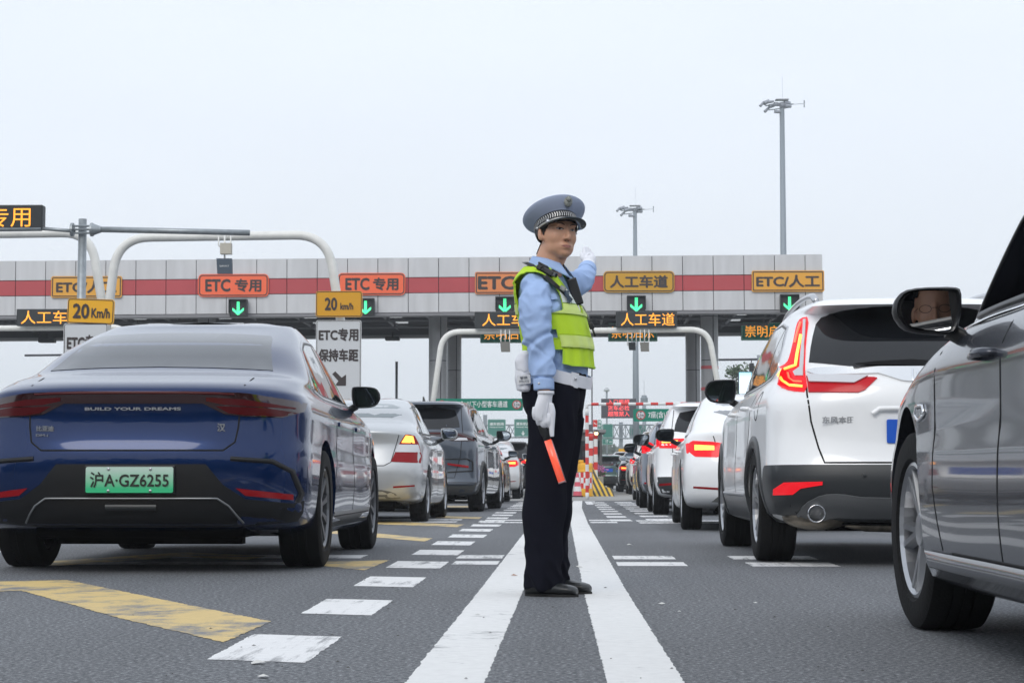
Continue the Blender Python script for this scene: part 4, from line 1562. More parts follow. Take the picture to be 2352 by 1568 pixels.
def toll_canopy():
    YF, YB = 63.0, 73.0
    s = 4500.0 / YF
    pL, pR = at(-240, 727, YF), at(1893, 711, YF)
    root = thing('toll_canopy', 'long grey panelled toll plaza canopy with a red band along its front', 'toll station canopy', (pR.x, YF, 0))
    tilt = math.atan2(pR.z - pL.z, pR.x - pL.x)
    W = (pR - pL).length + 6
    z0 = pR.z
    z1 = at(1893, 583.5, YF).z
    hh = z1 - z0
    rows = [(0, .355, M_PAN, 'fascia_lower_panels'), (.355, .635, M_BAND, 'fascia_red_band'), (.635, 1.0, M_PAN, 'fascia_upper_panels')]
    first = (1893 - 1852) / s * .98
    seams = [0.0, first]
    while seams[-1] < W:
        seams.append(seams[-1] + 70.3 / s)
    for a, b, m, nm in rows:
        bm = bmesh.new()
        for i in range(len(seams) - 1):
            x1, x0 = -seams[i], -seams[i + 1]
            g = .011
            box(bm, ((x0 + x1) / 2, -.02 + random.uniform(-.002, .002), z0 + (a + b) / 2 * hh), (x1 - x0 - 2 * g, .05, (b - a) * hh - 2 * g))
        o = from_bm(nm, bm, m, root)
    bm = bmesh.new()
    box(bm, (-W / 2, .10, z0 + hh / 2), (W - .06, .16, hh - .04))
    box(bm, (-.05, 5, z0 + hh / 2), (.10, 9.8, hh - .06))
    from_bm('fascia_backing', bm, M_SEAM, root)
    bm = bmesh.new()
    box(bm, (-W / 2, .25, z0 - .05), (W, .55, .09))
    from_bm('fascia_soffit', bm, mat('soffit lip grey', (.22, .22, .235), .5), root)
    bm = bmesh.new()
    box(bm, (-W / 2, 5.2, z0 + 1.05), (W - .3, 9.6, .06))
    from_bm('ceiling', bm, M_SOF, root)
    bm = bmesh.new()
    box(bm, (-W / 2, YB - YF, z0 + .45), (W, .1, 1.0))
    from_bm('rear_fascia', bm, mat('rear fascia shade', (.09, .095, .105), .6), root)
    bm = bmesh.new()
    box(bm, (-W / 2, YB - YF - .3, z0 - .08), (W, .5, .10))
    from_bm('rear_fascia_lip', bm, mat('rear lip grey', (.26, .265, .275), .5), root)
    bm = bmesh.new()
    x = -1.0
    while x > -W:
        for y in (1.5, 4.5, 7.5):
            tube(bm, [(x, y, z0 + .12), (x - 1.5, y, z0 + .12)], .05, 5, False)
            tube(bm, [(x, y, z0 + .12), (x - .75, y + .1, z0 + .95)], .03, 5, False)
            tube(bm, [(x - 1.5, y, z0 + .12), (x - .75, y + .1, z0 + .95)], .03, 5, False)
        tube(bm, [(x, .4, z0 + .18), (x, 9.6, z0 + .18)], .05, 5, False)
        for y in (.4, 3, 6):
            tube(bm, [(x, y, z0 + .18), (x, y + 1.5, z0 + .98)], .035, 5, False)
            tube(bm, [(x, y + 3, z0 + .18), (x, y + 1.5, z0 + .98)], .035, 5, False)
        x -= 1.5
    from_bm('roof_truss', bm, mat('truss steel', (.085, .09, .10), .5), root)
    bm = bmesh.new()
    x = -2.2
    while x > -W:
        for y in (2.5, 5, 7.6):
            box(bm, (x, y, z0 + .30), (.42, .42, .06))
        x -= 3.0
    from_bm('downlights', bm, mat('downlight diffuser', (.6, .6, .6), .5, emit=.35, ecol=(.9, .95, 1)), root)
    root.rotation_euler = (0, -tilt, 0)
    # columns, upright: they stand on the islands
    for (xa, xb, Y, ytop, bands) in ((985, 1027, 65.5, 722, 0), (1027, 1060, 71.5, 765, 0), (1609, 1649, 65.5, 718, 1), (1574, 1608, 71.5, 760, 0), (-330, -290, 65.5, 724, 0), (-300, -268, 71.5, 765, 0), (455, 495, 65.5, 725, 0), (488, 520, 71.5, 770, 0)):
        a, b = at(xa, ytop, Y), at(xb, ytop, Y)
        r = (b.x - a.x) / 2
        c = bpy.data.objects.new('column', None)
        COL.objects.link(c)
        c.parent = root
        c.matrix_parent_inverse = Matrix.Identity(4)
        # undo the canopy's slight fall so the column stands plumb
        loc = Matrix.Rotation(tilt, 3, 'Y') @ Vector(((a.x + b.x) / 2 - pR.x, Y - YF, 0))
        c.location = loc
        c.rotation_euler = (0, tilt, 0)
        top = a.z + .25
        bm = bmesh.new()
        z = 0
        while z < top:
            zz = min(z + 1.47, top)
            rg = lathe(bm, [(r, z + .012), (r, zz - .012)], 28, 'z')
            z = zz
        from_bm('column_cladding', bm, M_COLM, c, True)
        bm = bmesh.new()
        rg = lathe(bm, [(r - .012, 0), (r - .012, top + .1)], 24, 'z')
        from_bm('column_core', bm, M_SEAM, c, True)
        bm = bmesh.new()
        for k in range(2):
            an = PI * .62 + k * PI
            box(bm, (math.cos(an) * r, math.sin(an) * r, top / 2), (.025, .025, top))
        from_bm('column_joint', bm, M_SEAM, c)
        if bands:
            for yb in (844, 893):
                zb = at(1620, yb, Y).z
                bm = bmesh.new()
                lathe(bm, [(r + .004, zb - .055), (r + .006, zb), (r + .004, zb + .055)], 28, 'z')
                from_bm('red_band', bm, M_BAND, c, True)
    return root
toll_canopy()

# ------------------------------------------------------------------ lane signs on the canopy
M_SORG = mat('fluorescent red orange sign', (.90, .145, .055), .45)
M_SORG2 = mat('orange sign', (.74, .24, .075), .45)
M_SYEL = mat('amber sign', (.76, .37, .045), .45)
M_SYEL2 = mat('yellow sign', (.86, .44, .015), .4)
M_SYELD = mat('deep yellow sign', (.58, .31, .02), .45)
M_SBLK = mat('sign black', (.045, .035, .035), .5)
M_SWHT = mat('sign white', (.62, .64, .66), .35)
M_SGRN = mat('highway green sign', (.0, .20, .13), .4)
M_SGRNF = mat('distant green sign', (.01, .18, .14), .5)
M_HOUS = mat('signal housing black', (.018, .022, .025), .5)
M_AMB = mat('amber diodes', (1, .4, .03), .5, emit=1.0, ecol=(1.0, .36, .03))
M_REDD = mat('red diodes', (1, .1, .08), .5, emit=1.2, ecol=(1.0, .07, .09))
M_GRND = mat('green diodes', (.1, 1, .45), .5, emit=1.15, ecol=(.08, 1.0, .38))
M_LTXT = mat('sign lettering white', (.8, .82, .82), .4)

def board(root, nm, w, h, r, m, y0=0.0, y1=.04):
    bm = bmesh.new()
    prism(bm, rrect(w, h, r), y0, y1)
    return from_bm(nm, bm, m, root)

def ring(root, nm, w, h, r, t, m, y):
    bm = bmesh.new()
    A = rrect(w, h, r)
    B = rrect(w - 2 * t, h - 2 * t, max(r - t, .002))
    va = [bm.verts.new((a, y, b)) for a, b in A]
    vb = [bm.verts.new((a, y, b)) for a, b in B]
    vc = [bm.verts.new((a, y + .004, b)) for a, b in A]
    n = len(A)
    for i in range(n):
        bm.faces.new((va[i], va[(i + 1) % n], vb[(i + 1) % n], vb[i]))
        bm.faces.new((va[i], va[(i + 1) % n], vc[(i + 1) % n], vc[i]))
    return from_bm(nm, bm, m, root)

def lane_sign(x0, y0, x1, y1, Y, texts, m, label, group=None, rnd=.12, name='lane_sign', bord=.035, cat='lane sign', tm=None, roll=0.0, bold=.011):
    a, b = at(x0, y1, Y), at(x1, y0, Y)
    w, h = b.x - a.x, b.z - a.z
    root = thing(name, label, cat, ((a.x + b.x) / 2, Y, (a.z + b.z) / 2), 0, group)
    root.rotation_euler = (0, roll, 0)
    board(root, 'sign_panel', w, h, rnd, m, 0, .05)
    ring(root, 'sign_border', w * .975, h - w * .025, rnd * .85, bord, tm or M_SBLK, -.004)
    bm = bmesh.new()
    for sx in (-.3, .3):
        box(bm, (sx * w, .09, 0), (.06, .09, h * .8))
    from_bm('sign_bracket', bm, M_GALV, root)
    for (t, cx, cz, tw, th) in texts:
        lettering(t, .3, (cx * w, -.008, cz * h), tm or M_SBLK, root, bold=bold, width=tw * w, height=th * h)
    return root
YS = 62.88
gs = 'lane signs fixed along the canopy front'
lane_sign(117, 634, 280, 683.5, YS, [('ETC/人工', 0, 0, .86, .60)], M_SYEL, 'amber ETC lane sign behind the grey pole on the left', gs, .06)
lane_sign(455, 629, 617, 681.5, YS, [('ETC', -.22, 0, .36, .56), ('专用', .21, 0, .38, .58)], M_SORG, 'red-orange ETC lane sign under the hanging antenna box', gs, .14)
lane_sign(776, 626.5, 931, 678, YS, [('ETC', -.21, 0, .36, .56), ('专用', .21, 0, .38, .58)], M_SORG, 'red-orange ETC lane sign crossed by the white arch leg', gs, .14)
lane_sign(1091, 624, 1252, 675, YS, [('ETC', -.19, 0, .54, .62), ('专用', .28, 0, .34, .60)], M_SORG2, 'faded orange ETC lane sign behind the officer', gs, .05)
lane_sign(1386, 622, 1549, 671.5, YS, [('人工车道', 0, 0, .82, .60)], M_SYELD, 'dull yellow lane sign with rounded corners right of the officer', gs, .14)
lane_sign(1727, 621, 1893, 670, YS, [('ETC/人工', 0, 0, .88, .60)], M_SYEL, 'amber ETC lane sign at the right end of the canopy', gs, .05)

def arrow_signal(x0, y0, x1, y1, Y, label):
    a, b = at(x0, y1, Y), at(x1, y0, Y)
    w, h = b.x - a.x, b.z - a.z
    root = thing('lane_signal', label, 'lane signal', ((a.x + b.x) / 2, Y, (a.z + b.z) / 2), 0, 'green arrow signals under the canopy signs')
    bm = bmesh.new()
    box(bm, (0, .12, 0), (w, .22, h), bevel=.02)
    from_bm('signal_housing', bm, M_HOUS, root)
    bm = bmesh.new()
    box(bm, (0, .0, h * .49), (w * 1.04, .28, .03))
    for s in (-1, 1):
        box(bm, (s * w * .51, .0, h * .1), (.02, .26, h * .8))
    from_bm('signal_hood', bm, M_HOUS, root)
    bm = bmesh.new()
    d = .038
    def dot(x, z):
        v = [bm.verts.new((x + .017 * math.cos(k * PI / 3), -.003, z + .017 * math.sin(k * PI / 3))) for k in range(6)]
        bm.faces.new(v)
    S_ = w * .88 / .6
    seen = set()
    for i in range(-1, 2):
        z = .24
        while z > -.20:
            dot(i * d * S_, z * S_)
            z -= d
    for s in (-1, 1):
        for t in range(7):
            for o_ in range(3):
                x, z = s * (t * d * .82 + .02), -.25 + t * d * .72 + o_ * d * .95
                dot(x * S_, z * S_)
    from_bm('green_arrow', bm, M_GRND, root)
    return root
arrow_signal(527, 688, 567, 727, 62.7, 'green down arrow signal under the fully visible red-orange sign')
arrow_signal(820, 686, 859, 725, 62.7, 'green down arrow signal beside the right yellow speed sign')
arrow_signal(1139, 682, 1180, 720, 62.7, 'green down arrow signal just left of the officer')
arrow_signal(1441, 680, 1482, 717.5, 62.7, 'green down arrow signal under the dull yellow sign')
arrow_signal(1793, 677, 1834, 716, 62.7, 'green down arrow signal above the white SUV roof')

def led_board(x0, y0, x1, y1, Y, rows, label, m_txt, group=None, hous=None, name='led_sign', depth=.22, border=None, bold=.012, cat='LED sign'):
    a, b = at(x0, y1, Y), at(x1, y0, Y)
    w, h = b.x - a.x, b.z - a.z
    root = thing(name, label, cat, ((a.x + b.x) / 2, Y, (a.z + b.z) / 2), 0, group)
    bm = bmesh.new()
    box(bm, (0, depth / 2, 0), (w, depth, h), bevel=.02)
    from_bm('housing', bm, hous or M_HOUS, root)
    if border:
        ring(root, 'sign_border', w * .985, h * .95, .03, .018, border, -.004)
    for (t, cx, cz, tw, th) in rows:
        lettering(t, .3, (cx * w, -.008, cz * h), m_txt, root, bold=bold, width=tw * w, height=th * h)
    return root
led_board(37, 709, 196, 748, 59.7, [('人工车道', .02, 0, .90, .78)], 'amber LED board behind the left yellow speed sign', M_AMB, 'amber LED lane boards on the white arches', bold=.0)
led_board(1090, 715, 1250, 754, 59.7, [('人工车道', .02, .0, .82, .72)], 'amber LED board behind the officer at chest height', M_AMB, 'amber LED lane boards on the white arches', bold=.0)
led_board(1415, 714.5, 1555, 752, 59.7, [('人工车道', .02, .0, .88, .78)], 'amber LED board on the white arch right of the officer', M_AMB, 'amber LED lane boards on the white arches', bold=.0)
gg = 'green edged LED boards under the canopy rear'
for (x0, y0, x1, y1, lb) in ((1103, 744, 1228, 787, 'green edged LED board hanging left of the officer'), (1397, 742, 1510, 783.5, 'green edged LED board behind the white arch right of the officer'), (1703, 740, 1826, 781, 'green edged LED board beside the roof of the white SUV')):
    led_board(x0, y0, x1, y1, 72.2, [('崇明启东', 0, 0, .86, .66)], lb, M_AMB, gg, hous=mat('green LED housing', (.01, .26, .17), .5), border=mat('green edge', (.45, .78, .62), .5), bold=.0)
led_board(-150, 470, 98, 527, 30.9, [('ETC专用', 0, .0, .78, .82)], 'large amber LED board at the upper left edge', M_AMB, hous=M_HOUS, bold=.0, depth=.2)

# ------------------------------------------------------------------ arches, poles, signs
def bend(pts, r, n=7):
    """round off the corners of a bar"""
    P = [Vector(p) for p in pts]
    out = [P[0]]
    for i in range(1, len(P) - 1):
        a = (P[i - 1] - P[i]).normalized()
        b = (P[i + 1] - P[i]).normalized()
        p0, p1 = P[i] + a * r, P[i] + b * r
        for k in range(n + 1):
            t = k / n
            out.append(p0 * (1 - t)**2 + P[i] * 2 * t * (1 - t) + p1 * t * t)
    out.append(P[-1])
    return out

def pipe_arch(label, pts, rad, Y, rb, group=None):
    """pts: photo points of the bar's centre line, all at distance Y"""
    P = [at(x, y, Y) for x, y in pts]
    d0 = (P[0] - P[1]).normalized()
    dn = (P[-1] - P[-2]).normalized()
    P[0] = P[0] + d0 * (P[0].z / max(-d0.z, .1)) if d0.z < 0 else P[0]
    P[-1] = P[-1] + dn * (P[-1].z / max(-dn.z, .1)) if dn.z < 0 else P[-1]
    base = Vector((P[0].x, Y, 0))
    root = thing('pipe_arch', label, 'arch', base, 0, group)
    bm = bmesh.new()
    tube(bm, [p - base for p in bend(P, rb, 9)], rad, 20)
    from_bm('arch_pipe', bm, M_WPIPE, root, True)
    for q in (P[0], P[-1]):
        if q.z < .1:
            bm = bmesh.new()
            box(bm, (q.x - base.x, 0, .03), (.45, .45, .06), bevel=.005)
            from_bm('base_plate', bm, M_GALV, root)
    return root
ga = 'white pipe arches over the lanes'
a1 = pipe_arch('tall white pipe arch over the ETC lane above the blue sedan', [(238, 800), (270, 546), (752, 539), (786, 760)], .086, 36.5, .62, ga)
pipe_arch('white pipe arch running off the left edge', [(-300, 760), (-260, 541), (208, 534), (252, 800)], .086, 36.6, .55, ga)
pipe_arch('low white pipe arch behind the officer carrying LED boards', [(996, 915), (1017, 762), (1627, 756.5), (1650, 890)], .088, 60.0, .55, ga)
pipe_arch('low white pipe arch mostly behind the blue sedan', [(-350, 900), (-330, 757), (292, 751), (310, 900)], .088, 60.1, .5, ga)

def fixture(root, pts, Y, m, nm, dy=.12):
    bm = bmesh.new()
    P = [at(x, y, Y) - root.location for x, y in pts]
    A = [bm.verts.new((p.x, -dy / 2, p.z)) for p in P]
    B = [bm.verts.new((p.x, dy / 2, p.z)) for p in P]
    n = len(P)
    bm.faces.new(A)
    bm.faces.new(B[::-1])
    for i in range(n):
        bm.faces.new((A[i], B[i], B[(i + 1) % n], A[(i + 1) % n]))
    return from_bm(nm, bm, m, root)

def antenna(label, box1, box2, Y, ypipe, m2, brand=None):
    c = at((box2[0] + box2[2]) / 2, (box2[1] + box2[3]) / 2, Y)
    root = thing('lane_antenna', label, 'antenna', c, 0, 'lane antennas hung from the arches')
    sc_ = Y / 4500.0
    x0, y0, x1, y1 = box2
    fixture(root, [(x0, y0), (x1 - 1, y0), (x1, y1), (x0 + 2, y1)], Y, m2, 'antenna_panel', .10)
    cx = (x0 + x1) / 2
    if box1:
        a, b, c2, d = box1
        fixture(root, [(a, b), (c2, b), (c2, d), (a, d)], Y, mat('beige junction box', (.5, .47, .40), .5), 'junction_box', .16)
    bm = bmesh.new()
    q = lambda x, y: at(x, y, Y) - root.location
    yt = box1[1] if box1 else y0
    tube(bm, [q(cx, ypipe), q(cx, y0)], .018, 6)
    w_ = 10 if not box1 else 14
    tube(bm, bend([q(cx - w_, ypipe), q(cx - w_, yt + 8), q(cx + w_, yt + 8), q(cx + w_, ypipe)], .05, 4), .014, 6)
    from_bm('antenna_bracket', bm, M_WPIPE, root, True)
    if brand:
        lettering(brand, .05, (0, -.055, 0), M_LTXT, root, width=(x1 - x0) * sc_ * .62)
    return root
antenna('blue grey lane antenna hanging from the tall arch', (507, 559, 532, 584), (498, 594, 534, 629), 36.2, 540, mat('antenna blue grey', (.06, .085, .115), .5), 'GENVICT')
antenna('grey lane antenna hanging left of the officer', None, (1149, 785, 1172, 808), 59.7, 757, mat('antenna grey', (.17, .165, .15), .6))
antenna('black lane antenna, left one of the pair right of the officer', None, (1443, 786, 1460, 804), 60.8, 766, M_HOUS)
antenna('grey lane antenna, right one of the pair right of the officer', None, (1470, 786, 1491, 807), 59.7, 757, mat('antenna grey', (.17, .165, .15), .6))

def grey_gantry():
    Y = 31.0
    b = at(186, 700, Y)
    root = thing('mast_arm_pole', 'galvanised grey pole with long horizontal arm on the left', 'pole', (b.x, Y, 0))
    q = lambda x, y, dy=0: at(x, y, Y) - Vector((b.x, Y, 0)) + Vector((0, dy, 0))
    bm = bmesh.new()
    t = q(190, 503)
    tube(bm, [(0.0, 0, 0), (t.x, 0, t.z)], [.085, .065], 20)
    from_bm('pole', bm, M_GALV, root, True)
    bm = bmesh.new()
    tube(bm, [q(226, 528.5, -.1), q(576, 536.5, -.1)], [.047, .047], 16)
    from_bm('arm', bm, M_GALV, root, True)
    bm = bmesh.new()
    tube(bm, [q(-160, 529, -.06), q(98, 526, -.06)], .042, 14)
    tube(bm, [q(98, 526, -.06), q(175, 532, -.06)], .03, 10)
    from_bm('sign_arm', bm, M_GALV, root, True)
    bm = bmesh.new()
    for x in (169, 214):
        c = q(x, 529, -.08)
        lathe(bm, [(.001, -.02), (.11, -.02), (.11, .02), (.001, .02)], 16, 'x', c)
    for dz in (-8, 0, 8):
        tube(bm, [q(169, 529 + dz, -.10), q(214, 529 + dz, -.10)], .018, 6)
    lathe(bm, [(.10, 0), (.05, .14)], 16, 'x', q(216, 529, -.1))
    from_bm('clamp', bm, M_GALV, root, False)
    return root
grey_gantry()

def speed_sign(x0, y0, x1, y1, Y, texts, label, m, roll=0.0):
    return lane_sign(x0, y0, x1, y1, Y, texts, m, label, 'yellow speed limit signs', .05, 'speed_sign', .012, 'speed sign', roll=roll, bold=.010)
speed_sign(154, 686, 262, 744, 30.8, [('20', -.20, .0, .36, .60), ('Km/h', .22, -.06, .40, .40)], 'bright yellow 20 km/h sign on the left grey pole', M_SYEL2, roll=R(2))
speed_sign(725, 668, 832, 728, 36.1, [('20', -.17, .0, .27, .50), ('km/h', .17, -.09, .28, .27)], 'deeper yellow 20 km/h sign on the leg of the tall arch', M_SYELD2 if 'M_SYELD2' in globals() else mat('aged yellow sign', (.70, .34, .01), .45))

def info_sign(x0, y0, x1, y1, Y, label, rows, arrow):
    a, b = at(x0, y1, Y), at(x1, y0, Y)
    w, h = b.x - a.x, b.z - a.z
    root = thing('notice_sign', label, 'traffic sign', ((a.x + b.x) / 2, Y, (a.z + b.z) / 2), 0, 'tall white lane notice signs')
    board(root, 'sign_panel', w, h, .04, M_SWHT, 0, .03)
    ring(root, 'sign_border', w * .97, h - w * .03, .035, .010, M_SBLK, -.003)
    for t, cz, tw, th in rows:
        lettering(t, .2, (0, -.006, (b.z - cz) and (at(0, cz, Y).z - (a.z + b.z) / 2)), M_SBLK, root, bold=.008, width=tw * w, height=th)
    if arrow:
        c = at(arrow[0], arrow[1], Y)
        cx, cz = c.x - (a.x + b.x) / 2, c.z - (a.z + b.z) / 2
        s = .135
        shp = [(-1, .75), (-.72, 1.0), (.35, .05), (.35, .62), (.95, .25), (.95, -1.0), (-.15, -1.0), (.0, -.62), (.1, -.42), (-.28, -.3), (-.28, -.3)]
        shp = [(-.95, .62), (-.55, 1.0), (.28, .22), (.28, .62), (1.0, -.05), (1.0, -1.0), (.1, -1.0), (-.45, -.52), (.02, -.38)]
        shp = [(-.95, .60), (-.55, 1.0), (.35, .12), (.95, .55), (.95, -1.0), (-.6, -1.0), (-.1, -.35)]
        bm = bmesh.new()
        v = [bm.verts.new((cx + x * s, -.004, cz + z * s)) for x, z in shp]
        bm.faces.new(v)
        from_bm('arrow', bm, M_SBLK, root)
    return root
info_sign(724, 735, 830, 1010, 36.15, 'tall white ETC notice sign with a diagonal black arrow', [('ETC专用', 770, .88, .24), ('保持车距', 817, .88, .24)], (779, 869))
info_sign(142, 742, 248, 1010, 30.8, 'tall white ETC notice sign mostly hidden behind the blue sedan', [('ETC专用', 787, .84, .25)], None)
bm = bmesh.new()

# ------------------------------------------------------------------ high mast lights and far posts
def mast(label, x, ytop, ybase, Y, w0, w1, head, name='high_mast_light', hsz=.5):
    t = at(x, ytop, Y)
    k = Y / 4500.0
    root = thing(name, label, 'light mast', (t.x, Y, 0), 0, 'tall light masts around the plaza')
    bm = bmesh.new()
    zt = t.z
    tube(bm, [(0, 0, 0), (0, 0, zt * .35), (0, 0, zt)], [w0 * k / 2, w0 * k / 2 * .95, w1 * k / 2], 14)
    from_bm('mast_pole', bm, M_GALVF, root, True)
    if head == 'ring':
        hs_ = hsz
        bm = bmesh.new()
        box(bm, (0, 0, zt + .55), (2.6, 2.0, .22), bevel=.1)
        from_bm('mast_cap', bm, mat('pale cap', (.55, .56, .60), .5), root)
        bm = bmesh.new()
        for (dx, dz, rr, an) in ((-3.0, -.5, .45, .5), (-3.9, -1.0, .28, .9), (-1.9, -1.2, .42, .35), (-2.9, -2.1, .3, .8), (-.9, -1.0, .42, 0), (1.0, -.7, .45, 0), (1.1, -1.5, .42, 0), (-.9, -2.8, .35, 0), (.2, -1.2, .5, 0), (-2.2, -.45, .3, .2)):
            c = Vector((dx, random.uniform(-.6, .6), zt + .5 + dz * .85))
            d = Vector((math.cos(an), .4, math.sin(an))).normalized()
            tube(bm, [c - d * .62, c + d * .62], [rr, rr * .8], 10)
        from_bm('floodlight', bm, mat('floodlight grey', (.34, .36, .40), .5, .3), root)
        bm = bmesh.new()
        tube(bm, [(-3.2, 0, zt - .6), (2.2, 0, zt - .3)], .12, 6)
        tube(bm, [(-2.6, .2, zt - 1.4), (1.2, 0, zt - 1.0)], .10, 6)
        tube(bm, [(2.0, 0, zt - .35), (4.2, 0, zt - .25)], .05, 6)
        box(bm, (4.3, 0, zt + .1), (.22, .12, .7), rot=None)
        box(bm, (4.3, 0, zt - .65), (.22, .12, .6), rot=None)
        tube(bm, [(.1, 0, zt), (.1, 0, zt + 5)], .02, 5)
        from_bm('head_frame', bm, M_GALVF, root)
        for ch in root.children:
            if ch.name.split('.')[0] != 'mast_pole':
                for v in ch.data.vertices:
                    v.co = Vector((v.co.x * hs_, v.co.y * hs_, zt + (v.co.z - zt) * hs_))
    return root
M_GALVF = mat('mast steel', (.25, .285, .32), .6, .2)
mast('tallest light mast, at the right end of the canopy', 1796, 236, 700, 128, 17, 11, 'ring', hsz=.34)
o = mast('second light mast, rising right of the officer', 1458.5, 478, 900, 155, 15, 8.5, 'ring', hsz=.34)
def disc_mast(x, yhead, Y):
    t = at(x, yhead, Y)
    root = thing('disc_mast_light', 'slender far mast with a flat round lamp head', 'light mast', (t.x, Y, 0))
    bm = bmesh.new()
    tube(bm, [(0, 0, 0), (0, 0, t.z)], .14, 8)
    from_bm('mast_pole', bm, M_GALVF, root, True)
    bm = bmesh.new()
    lathe(bm, [(.01, t.z + .4), (.2, t.z + .4), (.25, t.z + .2), (.45, t.z + .1), (.45, t.z - .08), (.2, t.z - .2), (.01, t.z - .3)], 16, 'z')
    from_bm('lamp_head', bm, mat('lamp head grey', (.45, .48, .50), .5), root, True)
disc_mast(1393.5, 896, 290)
def cyl_mast():
    Y = 200
    t = at(1479.5, 912, Y)
    root = thing('camera_mast', 'grey mast topped by a drum with a thin aerial', 'mast', (t.x, Y, 0))
    bm = bmesh.new()
    tube(bm, [(0, 0, 0), (0, 0, t.z)], .2, 10)
    from_bm('mast_pole', bm, M_GALVF, root, True)
    bm = bmesh.new()
    lathe(bm, [(.01, t.z + .2), (.25, t.z + .2), (.28, t.z), (.38, t.z - .05), (.38, t.z - .25), (.33, t.z - .27), (.38, t.z - .3), (.38, t.z - .5), (.3, t.z - .6), (.01, t.z - .6)], 14, 'z')
    tube(bm, [(0, 0, t.z), (0, 0, t.z + 1.7)], .015, 5)
    from_bm('drum_head', bm, M_GALVF, root, False)
cyl_mast()
def post(name, label, x, y0, Y, w, m):
    t = at(x, y0, Y)
    root = thing(name, label, 'post', (t.x, Y, 0))
    bm = bmesh.new()
    tube(bm, [(0, 0, 0), (0, 0, t.z)], w * Y / 9000.0, 8)
    from_bm('post_shaft', bm, m, root, True)
    bm = bmesh.new()
    box(bm, (0, 0, .04), (.4, .4, .08))
    from_bm('base_plate', bm, m, root)
    return root
post('steel_post', 'thin grey post standing behind the silver sedan', 911, 830, 70, 6, M_GALV)
r_ = post('camera_pole', 'grey pole with a long camera arm behind the white SUV', 1742, 815, 80, 7, M_GALV)
bm = bmesh.new()
q = lambda x, y: at(x, y, 80) - r_.location
tube(bm, [q(1650, 826), q(1742, 825)], .045, 8)
from_bm('arm', bm, M_STEEL, r_, True)
bm = bmesh.new()
p = q(1726, 843)
box(bm, p, (.18, .3, .32), bevel=.02)
tube(bm, [q(1726, 825), q(1726, 838)], .02, 6)
from_bm('camera', bm, M_HOUS, r_)
p2 = post('camera_pole', 'dark arm pole mostly hidden behind the blue sedan', 150, 812, 80, 6, M_STEEL)
bm = bmesh.new()
q = lambda x, y: at(x, y, 80) - p2.location
tube(bm, [q(57, 816), q(150, 815)], .045, 8)
from_bm('arm', bm, M_STEEL, p2, True)

def hung_box(x0, y0, x1, y1, label):
    a, b = at(x0, y1, 72.4), at(x1, y0, 72.4)
    root = thing('canopy_speaker', label, 'loudspeaker', ((a.x + b.x) / 2, 72.4, (a.z + b.z) / 2), 0, 'dark boxes under the canopy rear')
    bm = bmesh.new()
    box(bm, (0, 0, 0), (b.x - a.x, .4, b.z - a.z), bevel=.03)
    from_bm('speaker_case', bm, M_HOUS, root)
    bm = bmesh.new()
    tube(bm, [(0, 0, 0), (0, 0, .25)], .03, 6)
    from_bm('bracket', bm, M_STEEL, root)
hung_box(90, 775, 127, 787, 'dark box under the canopy left of the tall notice sign')
hung_box(885, 774, 918, 782, 'dark box under the canopy right of the tall notice sign')

# ------------------------------------------------------------------ height limit frames
M_RED = mat('barrier red', (.62, .04, .035), .45)
M_WHB = mat('barrier white', (.72, .73, .73), .45)
def striped(root, nm, p, q, rad, seg, first=0):
    """a round bar in red and white lengths; one part with two materials"""
    p, q = Vector(p), Vector(q)
    L = (q - p).length
    n = max(2, round(L / seg))
    bm = bmesh.new()
    for i in range(n):
        a, b = p.lerp(q, i / n), p.lerp(q, (i + 1) / n)
        n0 = len(bm.faces)
        tube(bm, [a, b], rad, 14, cap=(i in (0, n - 1)))
        bm.faces.ensure_lookup_table()
        for f in bm.faces[n0:]:
            f.material_index = (i + first) % 2
    return from_bm(nm, bm, [M_WHB, M_RED], root, True)

def green_board(root, x0, y0, x1, y1, Y, text, tw, tcx, circles):
    a, b = at(x0, y1, Y), at(x1, y0, Y)
    w, h = b.x - a.x, b.z - a.z
    c = Vector(((a.x + b.x) / 2, Y, (a.z + b.z) / 2)) - root.location
    bm = bmesh.new()
    prism(bm, [(x + c.x, z + c.z) for x, z in rrect(w, h, .04)], c.y - .03, c.y)
    s = from_bm('sign_panel', bm, M_SGRN, root)
    lettering(text, .2, (c.x + tcx * w, c.y - .036, c.z), M_LTXT, s, bold=.0025, width=tw * w, height=h * .62)
    for cx in circles:
        o = c + Vector((cx * w, -.034, 0))
        bm = bmesh.new()
        r = h * .37
        v = [bm.verts.new((o.x + r * math.cos(R(k * 15)), o.y, o.z + r * math.sin(R(k * 15)))) for k in range(24)]
        bm.faces.new(v)
        from_bm('limit_ring', bm, mat('limit red', (.5, .06, .06), .5), s)
        bm = bmesh.new()
        v = [bm.verts.new((o.x + r * .80 * math.cos(R(k * 15)), o.y - .003, o.z + r * .80 * math.sin(R(k * 15)))) for k in range(24)]
        bm.faces.new(v)
        from_bm('limit_disc', bm, M_SWHT, s)
        bm = bmesh.new()
        for sg in (-1, 1):
            v = [bm.verts.new((o.x + x * r, o.y - .006, o.z + sg * z * r)) for x, z in ((-.3, .75), (.3, .75), (0, .42))]
            bm.faces.new(v)
        from_bm('limit_arrows', bm, M_SBLK, s)
        lettering('2.1m', .2, (o.x, o.y - .009, o.z), M_SBLK, s, bold=.005, width=r * 1.35, height=r * .62)

